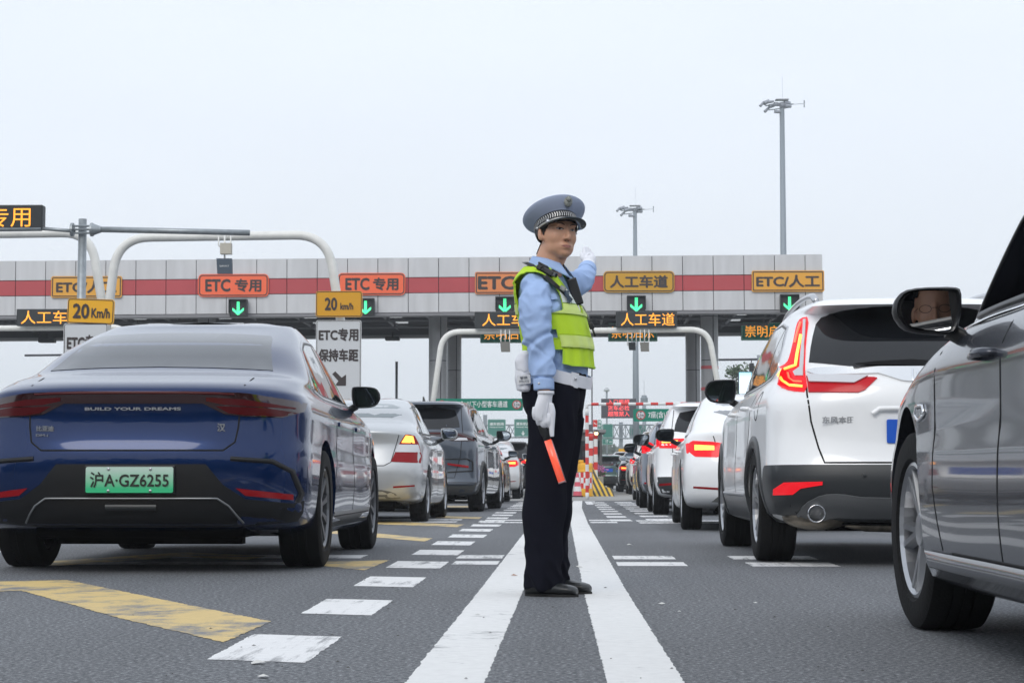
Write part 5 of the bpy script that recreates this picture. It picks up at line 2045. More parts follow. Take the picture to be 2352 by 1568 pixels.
YH = 46.5
b0 = at(1348.5, 1060, YH)
hl = thing('height_limit_frame', 'red and white height limit bar with green sign right of the officer', 'height barrier', (b0.x, YH, 0))
q = lambda x, y: at(x, y, YH) - hl.location
striped(hl, 'crossbar', q(1358, 928), q(1700, 926), .036, 17 * YH / 4500, 1)
pz = q(1348.5, 938)
striped(hl, 'upright', (0, 0, 0), (0, 0, pz.z), .042, .16)
bm = bmesh.new()
tube(bm, bend([(0, 0, pz.z), (0, 0, q(1348, 928).z), q(1358, 928)], .06, 5), .036, 12)
from_bm('elbow', bm, M_WHB, hl, True)
e = q(1700, 926)
striped(hl, 'upright', (e.x, 0, 0), (e.x, 0, e.z), .042, .16)
green_board(hl, 1454.5, 938.5, 1656, 967.5, YH, '7座(含)以下小型客车通道', .70, .02, (-.415, .43))
b1 = at(985, 1060, YH)
hl2 = thing('height_limit_frame', 'red and white height limit bar with green sign left of the officer', 'height barrier', (b1.x, YH, 0))
q = lambda x, y: at(x, y, YH) - hl2.location
striped(hl2, 'crossbar', q(985, 933), q(1226, 931), .036, 17 * YH / 4500, 1)
for x in (985, 1226):
    e = q(x, 932)
    striped(hl2, 'upright', (e.x, 0, 0), (e.x, 0, e.z), .042, .16)
green_board(hl2, 1001, 915, 1201, 943, YH - .1, '7座(含)以下小型客车通道', .66, -.005, (-.43, .43))

# striped guard posts on the island nose
YI = 55.0
def guard_post(x, y0, y1, w, Y, label, ws=.19):
    a = at(x, y0, Y)
    root = thing('guard_post', label, 'guard post', (a.x, Y, 0), 0, 'red and white guard posts on the toll island')
    striped(root, 'post_shaft', (0, 0, .06), (0, 0, a.z), w * Y / 9000, ws)
    bm = bmesh.new()
    lathe(bm, [(.001, a.z + .03), (w * Y / 9000 * 1.1, a.z + .01), (w * Y / 9000 * 1.1, a.z - .01)], 14, 'z')
    box(bm, (0, 0, .04), (.3, .3, .08))
    from_bm('post_cap', bm, M_WHB, root)
guard_post(1357.5, 994, 1063, 10.5, YI, 'thicker red and white post in front of the grey box', .20)
guard_post(1368, 990, 1057, 9.5, YI + 3, 'red and white post beside the glowing lamp', .22)
# thin dark pole with control box
r_ = post('barrier_mast', 'thin dark pole beside the belt of the officer', 1359.4, 780, YI + 1, 3, M_STEEL)
bm = bmesh.new()
p = at(1357, 984, YI + 1) - r_.location
box(bm, p, (.12, .12, .24), bevel=.01)
from_bm('control_box', bm, mat('control box grey', (.10, .10, .11), .5), r_)
# red arrow plate and warning lamp
r_ = thing('arrow_sign', 'small red square sign with a white arrow on the island', 'traffic sign', at(1367, 972, YI + 3))
bm = bmesh.new()
box(bm, (0, 0, 0), (.13, .02, .21), bevel=.004)
from_bm('sign_panel', bm, M_RED, r_)
bm = bmesh.new()
v = [bm.verts.new((x, -.013, z)) for x, z in ((-.04, .02), (-.02, .035), (.0, .0), (.045, -.02), (.045, -.035), (-.01, -.018))]
bm.faces.new(v)
from_bm('arrow', bm, M_LTXT, r_)
r_ = thing('warning_lamp', 'small glowing yellow lamp beside the striped posts', 'lamp', at(1369.5, 996, YI + 2))
bm = bmesh.new()
lathe(bm, [(.001, .06), (.05, .05), (.055, -.02), (.001, -.04)], 12, 'z')
from_bm('lamp_lens', bm, mat('lit yellow lamp', (1, .7, .3), .4, emit=3.0, ecol=(1, .75, .35)), r_, True)
bm = bmesh.new()
lathe(bm, [(.001, .11), (.065, .10), (.07, .06), (.001, .055)], 12, 'z')
from_bm('lamp_cap', bm, M_STEEL, r_, True)

# toll booths
def booth(x0, x1, ytop, Y, label):
    a, b = at(x0, ytop, Y), at(x1, ytop, Y)
    w = b.x - a.x
    root = thing('toll_booth', label, 'toll booth', ((a.x + b.x) / 2, Y, 0), 0, 'toll booths under the canopy')
    bm = bmesh.new()
    box(bm, (0, 1.2, a.z / 2), (w, 2.4, a.z), bevel=.03)
    from_bm('booth_body', bm, mat('booth grey', (.12, .115, .115), .5), root)
    bm = bmesh.new()
    box(bm, (0, -.012, a.z * .66), (w * .8, .02, a.z * .42))
    from_bm('booth_window', bm, M_GLS, root)
    bm = bmesh.new()
    box(bm, (0, 1.2, a.z + .06), (w + .25, 2.7, .12), bevel=.03)
    from_bm('booth_roof', bm, mat('booth roof', (.28, .28, .29), .5), root)
booth(1322, 1383, 994, 66, 'dark grey toll booth behind the striped posts')
booth(960, 1030, 985, 66, 'grey toll booth behind the silver sedan')

# island nose with hazard stripes
def hazard_mat():
    m = mat('hazard stripes', (.5, .4, .05), .6)
    n = m.node_tree
    tc = n.nodes.new('ShaderNodeTexCoord')
    mp = n.nodes.new('ShaderNodeMapping')
    mp.inputs['Rotation'].default_value = (0, R(25), 0)
    wv = n.nodes.new('ShaderNodeTexWave')
    wv.bands_direction = 'X'
    wv.inputs['Scale'].default_value = 2.6
    rp = n.nodes.new('ShaderNodeValToRGB')
    rp.color_ramp.interpolation = 'CONSTANT'
    rp.color_ramp.elements[0].color = (.72, .47, .05, 1)
    rp.color_ramp.elements[1].color = (.06, .055, .05, 1)
    rp.color_ramp.elements[1].position = .5
    n.links.new(tc.outputs['Object'], mp.inputs[0])
    n.links.new(mp.outputs[0], wv.inputs[0])
    n.links.new(wv.outputs[0], rp.inputs[0])
    n.links.new(rp.outputs[0], n.nodes['Principled BSDF'].inputs['Base Color'])
    return m
a = at(1362, 1138, 54.3)
isl = thing('island_nose', 'yellow and black striped crash nose at the start of the toll island', 'barrier', (a.x, 54.3, 0))
q = lambda x, y: at(x, y, 54.3) - isl.location
bm = bmesh.new()
A = [(-.25, .0), (.60, .0), (.52, .23), (.36, .24), (.14, .50), (.02, .78), (-.25, .80)]
v0 = [bm.verts.new((x, (.2 if z > .25 else 0) + z * .3, z)) for x, z in A]
v1 = [bm.verts.new((x, 9, z)) for x, z in A]
bm.faces.new(v0)
bm.faces.new(v1[::-1])
for i in range(len(A)):
    bm.faces.new((v0[i], v1[i], v1[(i + 1) % len(A)], v0[(i + 1) % len(A)]))
from_bm('nose_block', bm, hazard_mat(), isl)
isl2 = sheet('island', [rect(-.2 + a.x, 58, a.x + .4, 78)], .15, M_CONC)

# crash drum
c = at(1344, 1100, 53.5)
dr = thing('crash_drum', 'yellow crash drum with a red and white checked band', 'crash barrel', (c.x, 53.5, 0))
k = 53.5 / 4500
M_DY = mat('drum yellow', (.78, .40, .02), .5, var=.1, vscale=8)
rr = 17.5 * k
bm = bmesh.new()
lathe(bm, [(.001, 0), (rr * .97, 0), (rr, .03), (rr * .97, .2), (rr * .95, .22)], 28, 'z')
from_bm('drum_base', bm, M_DY, dr, True)
bm = bmesh.new()
nseg, nrow = 28, 3
zz0, zz1 = .22, .66
for j in range(nrow):
    za, zb = zz0 + (zz1 - zz0) * j / nrow, zz0 + (zz1 - zz0) * (j + 1) / nrow
    for i in range(nseg):
        t0, t1 = 2 * PI * i / nseg, 2 * PI * (i + 1) / nseg
        v = [bm.verts.new((rr * .96 * math.cos(t), rr * .96 * math.sin(t), z)) for t, z in ((t0, za), (t1, za), (t1, zb), (t0, zb))]
        f = bm.faces.new(v)
        f.material_index = (i // 2 + j) % 2
from_bm('drum_checked_band', bm, [M_WHB, M_RED], dr, True)
bm = bmesh.new()
lathe(bm, [(rr * .96, .66), (rr * 1.0, .67), (rr * 1.0, .70), (rr * .94, .71), (rr * .98, .75), (rr * .99, .86), (rr * .9, .91), (.001, .92)], 28, 'z')
box(bm, (-.12, -.02, .95), (.16, .22, .08), bevel=.02)
from_bm('drum_lid', bm, M_DY, dr, True)
# cone
c = at(1326.5, 1142, 52.6)
cn = thing('traffic_cone', 'pinkish red and white traffic cone beside the crash drum', 'traffic cone', (c.x, 52.6, 0))
bm = bmesh.new()
prof = [(.12, .03), (.105, .15), (.088, .28), (.07, .40), (.05, .52), (.03, .64), (.001, .645)]
n0 = 0
for i in range(len(prof) - 1):
    n0 = len(bm.faces)
    lathe(bm, [prof[i], prof[i + 1]], 18, 'z')
    bm.faces.ensure_lookup_table()
    for f in bm.faces[n0:]:
        f.material_index = i % 2
from_bm('cone_body', bm, [mat('faded pink red', (.62, .10, .14), .6), M_WHB], cn, True)
bm = bmesh.new()
box(bm, (0, 0, .015), (.30, .30, .03), bevel=.005)
from_bm('cone_base', bm, M_RUB, cn)
# planter with flowers
c = at(1377, 1070, 60)
pl = thing('flower_planter', 'planter of purple flowers on the toll island', 'planter', (c.x, 60, 0.15))
bm = bmesh.new()
box(bm, (0, 0, .2), (.22, 1.2, .4), bevel=.02)
from_bm('planter_box', bm, M_CONC, pl)
for nm, m, n_, zz in (('foliage', mat('planter leaves', (.05, .10, .03), .8), 260, .46), ('flowers', mat('purple petals', (.42, .12, .28), .7), 160, .58)):
    bm = bmesh.new()
    for i in range(n_):
        p = Vector((random.gauss(0, .09), random.uniform(-.6, .6), zz + random.gauss(0, .07)))
        a_ = Vector((random.gauss(0, 1), random.gauss(0, 1), random.gauss(0, 1))).normalized() * .035
        b_ = a_.orthogonal().normalized() * .03
        bm.faces.new([bm.verts.new(p + v) for v in (-a_, b_, a_, -b_)])
    from_bm(nm, bm, m, pl)

# ------------------------------------------------------------------ far boards, gantries and trees
led_board(1381, 915, 1461, 960, 149, [('入口拒超', 0, .34, .62, .23), ('货车必检', 0, .02, .62, .25), ('超限禁入', 0, -.28, .62, .26)], 'black board with three rows of red LED characters', M_REDD, hous=mat('dark led housing', (.045, .045, .055), .6), bold=.0)

def truss_gantry(label, x0, x1, yt, yb, Y, posts, nbay):
    a, b = at(x0, yb, Y), at(x1, yt, Y)
    root = thing('sign_gantry', label, 'sign gantry', (a.x, Y, 0), 0, 'far lattice sign gantries')
    w, z0, z1 = b.x - a.x, a.z, b.z
    bm = bmesh.new()
    rr = .05 * Y / 150
    for dy in (0, 1.0):
        for z in (z0, z1):
            tube(bm, [(0, dy, z), (w, dy, z)], rr, 5)
        for i in range(nbay):
            xa, xb = w * i / nbay, w * (i + 1) / nbay
            tube(bm, [(xa, dy, z0), (xb, dy, z1)], rr * .6, 4)
            tube(bm, [(xb, dy, z0), (xa, dy, z1)], rr * .6, 4)
            tube(bm, [(xa, dy, z0), (xa, dy, z1)], rr * .6, 4)
    from_bm('truss_beam', bm, M_GALVF, root)
    for px_, pt in posts:
        p = at(px_, pt, Y)
        bm = bmesh.new()
        box(bm, (p.x - a.x, .5, p.z / 2), (.35 * Y / 180, .35 * Y / 180, p.z))
        from_bm('gantry_post', bm, M_GALVF, root)
    return root
truss_gantry('lattice gantry right of the officer carrying green signs', 1383, 1600, 975, 1006, 190, [(1426.5, 969), (1590, 969)], 16)
truss_gantry('lattice gantry left of the officer carrying green signs', 1111, 1330, 975.5, 1004, 230, [(1114, 952), (1325, 970)], 15)

def road_sign(x0, y0, x1, y1, Y, rows, label, arrow=False, arr=None):
    a, b = at(x0, y1, Y), at(x1, y0, Y)
    w, h = b.x - a.x, b.z - a.z
    root = thing('direction_sign', label, 'road sign', ((a.x + b.x) / 2, Y, (a.z + b.z) / 2), 0, 'green direction signs on the far gantries')
    board(root, 'sign_panel', w, h, .12, M_SGRNF, 0, .08)
    ring(root, 'sign_border', w * .97, h * .97, .11, .04, mat('pale sign edge', (.35, .5, .46), .5), -.005)
    for (t, cx, cz, tw, th) in rows:
        lettering(t, .3, (cx * w, -.01, cz * h), M_LTXT, root, bold=.008, width=tw * w, height=th * h)
    if arrow:
        s = h * .13
        bm = bmesh.new()
        v = [bm.verts.new((x * s, -.01, -h * .32 + z * s)) for x, z in ((-.25, 1), (.25, 1), (.25, 0), (.9, .3), (0, -1), (-.9, .3), (-.25, 0))]
        bm.faces.new(v)
        from_bm('arrow', bm, M_LTXT, root)
    return root
road_sign(1120, 962.5, 1161.5, 1002, 229, [('浦东机场', 0, .23, .80, .18), ('Pudong Int\'l Airport', 0, .04, .76, .10)], 'green airport direction sign, left one of the pair')
road_sign(1181, 962, 1222, 1002, 229, [('浦东机场', 0, .23, .80, .18), ('Pudong Int\'l Airport', 0, .04, .76, .10)], 'green airport direction sign partly behind the trousers', True)
road_sign(1384, 973, 1408, 1005, 189.6, [], 'plain green sign on the far lattice gantry, left end')
road_sign(1446, 976, 1484, 1005, 191.8, [], 'plain green sign behind the mast poles')
road_sign(1383, 1006.5, 1408, 1020.5, 189.6, [('17', -.05, 0, .22, .5), ('出口', .28, -.05, .22, .3)], 'small green exit sign under the far gantry')
road_sign(1372, 963, 1382, 1000, 120, [('浦', 0, .35, .6, .16), ('东', 0, .12, .6, .16), ('机', 0, -.12, .6, .16), ('场', 0, -.35, .6, .16)], 'narrow green vertical sign beside the island posts')
led_s = thing('yellow_sign', 'small yellow sign above the far black car', 'sign', at(1430.5, 1033.5, 92))
board(led_s, 'sign_panel', 19 * 92 / 4500, 7 * 92 / 4500, .01, M_SYEL2, 0, .03)
bm = bmesh.new()
tube(bm, [(0, .03, 0), (0, .03, -led_s.location.z)], .02, 6)
from_bm('sign_post', bm, M_GALV, led_s)

# lit advertising screen
s_ = thing('advert_screen', 'lit pale blue advertising screen beside the tree', 'screen', (at(1712, 878, 95).x, 95, 0))
a, b = at(1697, 906, 95), at(1728, 853, 95)
bm = bmesh.new()
box(bm, (0, .1, (a.z + b.z) / 2), (b.x - a.x, .2, b.z - a.z), bevel=.02)
box(bm, (0, .1, a.z / 2), (.2, .2, a.z))
from_bm('screen_frame', bm, mat('navy frame', (.02, .05, .10), .5), s_)
msc = mat('lit screen', (.6, .9, 1), .4, emit=1.0, ecol=(.75, .95, 1))
n = msc.node_tree
tc = n.nodes.new('ShaderNodeTexCoord')
sp = n.nodes.new('ShaderNodeSeparateXYZ')
rp = n.nodes.new('ShaderNodeValToRGB')
rp.color_ramp.elements[0].color = (.85, .95, 1, 1)
rp.color_ramp.elements[1].color = (.12, .72, .85, 1)
rp.color_ramp.elements[0].position = .55
n.links.new(tc.outputs['Generated'], sp.inputs[0])
n.links.new(sp.outputs[2], rp.inputs[0])
n.links.new(rp.outputs[0], n.nodes['Principled BSDF'].inputs['Emission Color'])
bm = bmesh.new()
box(bm, (0, -.01, (a.z + b.z) / 2), ((b.x - a.x) * .88, .02, (b.z - a.z) * .92))
from_bm('screen_face', bm, msc, s_)

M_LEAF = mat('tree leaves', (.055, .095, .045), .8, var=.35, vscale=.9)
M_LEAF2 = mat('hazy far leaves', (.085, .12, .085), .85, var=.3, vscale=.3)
M_BARK = mat('bark', (.10, .08, .06), .9)
def tree(label, x, Y, h, rad, n=2600, m=None, leaf=.16, seed=1, group=None):
    rnd = random.Random(seed)
    root = thing('tree', label, 'tree', (x, Y, 0), 0, group)
    bm = bmesh.new()
    tube(bm, [(0, 0, 0), (.1, 0, h * .3), (0, .1, h * .55), (.1, 0, h * .85)], [rad * .07, rad * .055, rad * .04, rad * .01], 8)
    for k in range(7):
        a = k * 2.4
        z = h * (.3 + .07 * k)
        tube(bm, [(.05, 0, z), (math.cos(a) * rad * .4, math.sin(a) * rad * .4, z + h * .12), (math.cos(a) * rad * .75, math.sin(a) * rad * .75, z + h * .2)], [rad * .03, rad * .02, rad * .006], 5)
    from_bm('trunk', bm, M_BARK, root, True)
    bm = bmesh.new()
    cl = []
    for k in range(26):
        a = rnd.uniform(0, 2 * PI)
        u = rnd.uniform(0, 1)
        z = h * (.35 + .6 * u)
        rr_ = rad * (1 - abs(u - .38) * 1.05) * rnd.uniform(.35, .95)
        cl.append((Vector((math.cos(a) * rr_, math.sin(a) * rr_, z)), rad * rnd.uniform(.22, .38)))
    for i in range(n):
        c, r2 = cl[i % len(cl)]
        d = Vector((rnd.gauss(0, 1), rnd.gauss(0, 1), rnd.gauss(0, .8)))
        d = d.normalized() * r2 * rnd.uniform(.55, 1.08)
        p = c + d
        a_ = Vector((rnd.gauss(0, 1), rnd.gauss(0, 1), rnd.gauss(0, 1))).normalized()
        b_ = a_.orthogonal().normalized()
        s = leaf * rnd.uniform(.6, 1.3)
        bm.faces.new([bm.verts.new(p + v) for v in (-a_ * s, b_ * s * .6, a_ * s, -b_ * s * .6)])
    from_bm('crown', bm, m or M_LEAF, root)
t = at(1700, 832, 110)
tree('dark green tree behind the lit screen', t.x, 110, t.z, 1.35, 3400, leaf=.11, seed=4)
rt = random.Random(3)
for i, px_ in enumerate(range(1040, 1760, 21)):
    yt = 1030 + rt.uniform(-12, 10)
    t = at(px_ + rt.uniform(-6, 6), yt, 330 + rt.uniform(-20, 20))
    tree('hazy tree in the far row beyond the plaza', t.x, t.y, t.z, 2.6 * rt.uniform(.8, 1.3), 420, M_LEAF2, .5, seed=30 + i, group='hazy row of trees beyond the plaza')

# bits of litter, grit and dead leaves lying on the road
bm = bmesh.new()
rl = random.Random(5)
bits = [(1097, 1412, .012), (605, 1556, .02), (1330, 1303, .03), (1390, 1350, .008), (1445, 1252, .03), (1270, 1395, .008), (900, 1385, .008), (1520, 1388, .02), (1560, 1405, .01), (590, 1524, .025), (1180, 1322, .02), (1735, 1385, .01)]
for i in range(70):
    bits.append((rl.uniform(300, 2000), 1190 + 370 * rl.random()**1.3, rl.uniform(.003, .008)))
for px_, py_, r_2 in bits:
    g_ = ground(px_, py_)
    k_ = rl.randint(4, 6)
    vs_ = [bm.verts.new((g_.x + r_2 * rl.uniform(.6, 1.2) * math.cos(2 * PI * i / k_), g_.y + r_2 * rl.uniform(.5, 1.1) * math.sin(2 * PI * i / k_), .002 + rl.uniform(0, r_2 * .25))) for i in range(k_)]
    c_ = bm.verts.new((g_.x, g_.y, .003 + r_2 * .4))
    mi = 0 if r_2 < .009 else rl.choice((1, 2, 2))
    for i in range(k_):
        f = bm.faces.new((vs_[i], vs_[(i + 1) % k_], c_))
        f.material_index = mi
tag(from_bm('road_litter', bm, [mat('dark grit', (.05, .045, .04), .8), mat('dead leaf', (.30, .13, .06), .8), mat('paper scrap', (.6, .6, .58), .7)]), kind='stuff')

# unseen woods added behind the camera to give paint and glass a dark reflection
rb = random.Random(11)
bm = bmesh.new()
for i in range(15000):
    x = rb.uniform(-110, 110)
    hh = 15 + 4 * noise.noise(Vector((x * .06, 2, 0))) + 1.5 * noise.noise(Vector((x * .3, 5, 0)))
    p = Vector((x, -42 + rb.uniform(-4, 4), rb.uniform(0, 1)**.8 * hh))
    a_ = Vector((rb.gauss(0, 1), rb.gauss(0, .4), rb.gauss(0, 1))).normalized() * .9
    b_ = a_.orthogonal().normalized() * .7
    bm.faces.new([bm.verts.new(p + v) for v in (-a_, b_, a_, -b_)])
tag(from_bm('unseen_woods', bm, M_LEAF), kind='stuff')

# the air: far things fade a little
bm = bmesh.new()
box(bm, (0, 430, 24), (1300, 1060, 54))
hz = from_bm('haze', bm, None)
hm = bpy.data.materials.new('haze air')
hm.use_nodes = True
hn = hm.node_tree
hn.nodes.clear()
ho = hn.nodes.new('ShaderNodeOutputMaterial')
pv = hn.nodes.new('ShaderNodeVolumePrincipled')
pv.inputs['Color'].default_value = (.93, .96, 1, 1)
pv.inputs['Density'].default_value = .0007
pv.inputs['Anisotropy'].default_value = .2
hn.links.new(pv.outputs[0], ho.inputs['Volume'])
hz.data.materials.append(hm)
tag(hz, kind='stuff')
S.cycles.volume_bounces = 3
# ------------------------------------------------------------------ the traffic
blue_sedan()
white_suv()
grey_hatch()
P_SIL = paint('silver paint', (.50, .515, .53), .55, .32)
P_GRY = paint('slate grey paint', (.085, .10, .125), .6, .3)
P_BRN = paint('bronze brown paint', (.12, .085, .065), .5, .3)
P_WHT = mat('white paint', (.88, .89, .90), .3, 0, coat=.6)
P_BLK = paint('black paint', (.010, .010, .013), .2, .2)
P_BGR = paint('blue grey paint', (.22, .25, .30), .5, .3)
P_GRN = paint('grey green paint', (.10, .16, .15), .4, .3)
P_CRM = paint('beige paint', (.55, .47, .36), .1, .3)
GL_PALE = mat('pale reflecting glass', (.20, .235, .245), .05, .5, coat=.8)

common_sedan('silver_sedan', 'silver sedan with a lit left brake lamp just ahead of the blue sedan', (-2.50, 22.5, 0), P_SIL, L=4.35, W=1.70, H=1.51, belt=1.01, deck=1.075, r=.315, glass=GL_PALE, lamp='tri', yaw=R(-1.2), rwin=.52, rtop=1.1)
suvb, sh_ = common_suv('grey_suv', 'slate grey SUV ahead of the silver sedan', (-2.27, 29.5, 0), P_GRY, L=4.8, W=1.92, H=1.73, belt=1.14, r=.36, lower=.48, lamp='bar2', lit=False, yaw=R(-3.2), win_z=1.22, clad=True, lower_m=mat('warm grey cladding', (.085, .085, .08), .6), mirror_m=M_BLK)
common_sedan('brown_sedan', 'brown sedan almost hidden ahead of the grey SUV', (-2.18, 39.3, 0), P_BRN, L=4.6, W=1.80, H=1.46, deck=1.0, lamp='block', N=(10, 24, 8), yaw=R(-1), mirror_m=P_BRN)
common_sedan('white_sedan', 'white sedan with bright brake lamps farthest in the left queue before the canopy', (-2.0, 47.2, 0), P_SIL2 if 'P_SIL2' in globals() else paint('silver white paint', (.66, .67, .68), .2, .3), L=4.6, W=1.80, H=1.47, deck=1.04, belt=.98, lamp='block', N=(12, 26, 8), glass=GL_PALE)
common_suv('black_suv', 'black SUV beyond the white sedan in the left queue', (-1.78, 57.5, 0), P_BLK, L=4.6, W=1.86, H=1.62, lamp='block', N=(10, 22, 8))
common_sedan('white_sedan', 'white sedan with block brake lamps ahead of the large white SUV', (2.06, 19.1, 0), P_WHT, L=4.75, W=1.86, H=1.43, belt=.93, deck=.99, r=.335, lamp='block', glass=M_GLS, yaw=R(-1.4), trims=True, rwin=.40, rtop=1.5, mirror_m=M_BLK)
common_suv('white_crossover', 'white compact crossover with dark lower cladding ahead of the white sedan', (2.10, 27.1, 0), P_WHT, L=4.3, W=1.78, H=1.61, lamp='block', r=.33, belt=1.02, win_z=1.10, N=(14, 30, 8), lower=.56, yaw=R(-.6), mirror_m=M_BLK)
common_suv('blue_grey_hatchback', 'blue grey hatchback ahead of the white crossover', (2.13, 32.9, 0), P_BGR, L=4.3, W=1.80, H=1.52, lamp='wedge', lit=False, r=.33, belt=.98, win_z=1.05, N=(12, 26, 8), lower=.45, lower_m=mat('mid grey cladding', (.10, .11, .12), .5), yaw=R(-.8), mirror_m=M_BLK)
common_sedan('silver_hatchback', 'light silver car ahead of the blue grey hatchback', (2.42, 42.5, 0), P_SIL, L=4.3, W=1.76, H=1.48, lamp='block', lit=False, N=(10, 22, 8))
common_suv('cream_suv', 'cream white SUV in the middle of the right queue', (2.80, 59.5, 0), P_WHT, L=4.4, W=1.80, H=1.62, lamp='wedge', lit=False, N=(10, 22, 8))
common_sedan('black_sedan', 'black sedan with two red lamps ahead of the cream SUV', (2.75, 69.5, 0), P_BLK, L=4.7, W=1.82, H=1.46, lamp='block', N=(10, 22, 8))
common_suv('black_suv', 'black SUV under the small yellow sign at the head of the right queue', (2.80, 87, 0), P_BLK, L=4.6, W=1.85, H=1.68, lamp='block', N=(10, 22, 8))
common_suv('green_car', 'grey green car with a green plate straight ahead beyond the toll island', (1.75, 83, 0), P_GRN, L=4.6, W=1.85, H=1.50, lamp='bar', lit=False, N=(10, 22, 8), belt=1.0, win_z=1.04)
common_sedan('pale_car', 'pale car farthest away beyond the toll island', (2.3, 118, 0), P_SIL, L=4.6, W=1.8, H=1.9, lamp='block', lit=False, N=(8, 18, 8))
common_suv('beige_van', 'tall beige van rising over the right queue', (3.9, 76, 0), P_CRM, L=5.2, W=1.95, H=2.35, belt=1.35, win_z=1.45, lamp='wedge', lit=False, N=(10, 22, 8), gw=.84)
common_sedan('dark_sedan', 'dark sedan at the left edge beyond the blue sedan', (-6.60, 19.3, 0), P_BLK, L=4.7, W=1.82, H=1.46, lamp='block', N=(12, 24, 8))
# ------------------------------------------------------------------ the traffic officer
OY = 8.9
TH = R(-20)
fv = Vector((math.cos(TH), math.sin(TH), 0))
lv = Vector((-math.sin(TH), math.cos(TH), 0))
M_SKIN = mat('skin', (.56, .305, .20), .5, var=.06, vscale=18)
M_SKIN.node_tree.nodes['Principled BSDF'].inputs['Subsurface Weight'].default_value = .12
M_SKIN.node_tree.nodes['Principled BSDF'].inputs['Subsurface Radius'].default_value = (.01, .004, .002)
M_SHIRT = mat('light blue shirt cloth', (.35, .485, .76), .85, bump=.15, bscale=500)
M_NAVY = mat('navy trouser cloth', (.0055, .006, .012), .95, bump=.1, bscale=400, spec=.12)
M_GLOVE = mat('white cotton glove', (.76, .77, .82), .85, bump=.15, bscale=300)
M_VEST = mat('lime mesh vest', (.52, .76, .02), .7, bump=.4, bscale=420)
M_VBAND = mat('pale reflective band', (.62, .76, .20), .5, bump=.15, bscale=60)
M_VWHT = mat('white reflective patch', (.62, .68, .64), .45)
M_VTRIM = mat('vest edge binding', (.42, .66, .03), .7)
M_BELT = mat('white leather belt', (.74, .75, .80), .35)
M_HAIR = mat('black hair', (.012, .010, .010), .65, bump=.4, bscale=300)
M_CAP = mat('blue grey cap cloth', (.33, .38, .51), .8, bump=.1, bscale=600)
M_CAPB = mat('black cap band', (.008, .008, .010), .6)
M_PATENT = mat('patent visor', (.02, .03, .038), .22, coat=.6)
M_SHOE = mat('black shoe leather', (.014, .016, .018), .42, coat=.25)
M_BADGE = mat('pewter badge', (.30, .31, .29), .38, .8, bump=.6, bscale=250)
M_BLKP = mat('matt black plastic', (.012, .013, .015), .45)

def rings_mesh(bm, rings, n=32, cap=True):
    """rings: (center, axis u, axis v) ellipses"""
    R_ = []
    for c, u, v in rings:
        R_.append([bm.verts.new(c + u * math.cos(2 * PI * k / n) + v * math.sin(2 * PI * k / n)) for k in range(n)])
    for i in range(len(R_) - 1):
        for k in range(n):
            bm.faces.new((R_[i][k], R_[i][(k + 1) % n], R_[i + 1][(k + 1) % n], R_[i + 1][k]))
    if cap:
        bm.faces.new(R_[0][::-1])
        bm.faces.new(R_[-1])
    return R_

def crv(pts, n):
    """smooth path through (pos, radius) points"""
    P = np.array([list(p[0]) + ([p[1], p[1]] if not isinstance(p[1], tuple) else list(p[1])) for p in pts], float)
    out = []
    t = np.linspace(0, 1, n)
    cols = [smooth_keys(list(P[:, c]), t) for c in range(P.shape[1])]
    A = np.stack(cols, 1)
    return A

def limb(bm, pts, n=24, seg=20):
    A = crv(pts, n)
    tube(bm, [Vector(a[:3]) for a in A], [tuple(a[3:5]) if A.shape[1] > 4 else a[3] for a in A], seg)

def ell(bm, c, r, rot=None, sub=3):
    g = bmesh.ops.create_icosphere(bm, subdivisions=sub, radius=1.0)
    vs = g['verts']
    bmesh.ops.scale(bm, vec=r, verts=vs)
    if rot is not None:
        bmesh.ops.rotate(bm, cent=(0, 0, 0), matrix=rot, verts=vs)
    bmesh.ops.translate(bm, vec=c, verts=vs)

# torso rings: z, centre x, half depth, half width
TOR = [(.90, -.050, .140, .165), (.97, -.044, .143, .170), (1.04, -.032, .143, .174), (1.12, -.030, .143, .178), (1.20, -.045, .140, .187), (1.28, -.062, .134, .196),
       (1.35, -.082, .122, .200), (1.40, -.094, .108, .195), (1.435, -.098, .090, .168), (1.465, -.096, .075, .120), (1.49, -.088, .066, .080)]
TOR = [(z, c - .006, a - .009 * min(1, max(0, (z - .95) / .08)), b - .004) for z, c, a, b in TOR]
_tz = np.array([t[0] for t in TOR])
def torso_at(z):
    return tuple(np.interp(z, _tz, [t[i] for t in TOR]) for i in (1, 2, 3))
def torso_pt(al, z, off=0.0):
    cx, a, b = torso_at(z)
    e = 2.25
    ca, sa = math.cos(al), math.sin(al)
    k = (abs(ca)**e + abs(sa)**e)**(-1 / e)
    return Vector((cx, 0, z)) + fv * (a + off) * ca * k + lv * (b + off) * sa * k

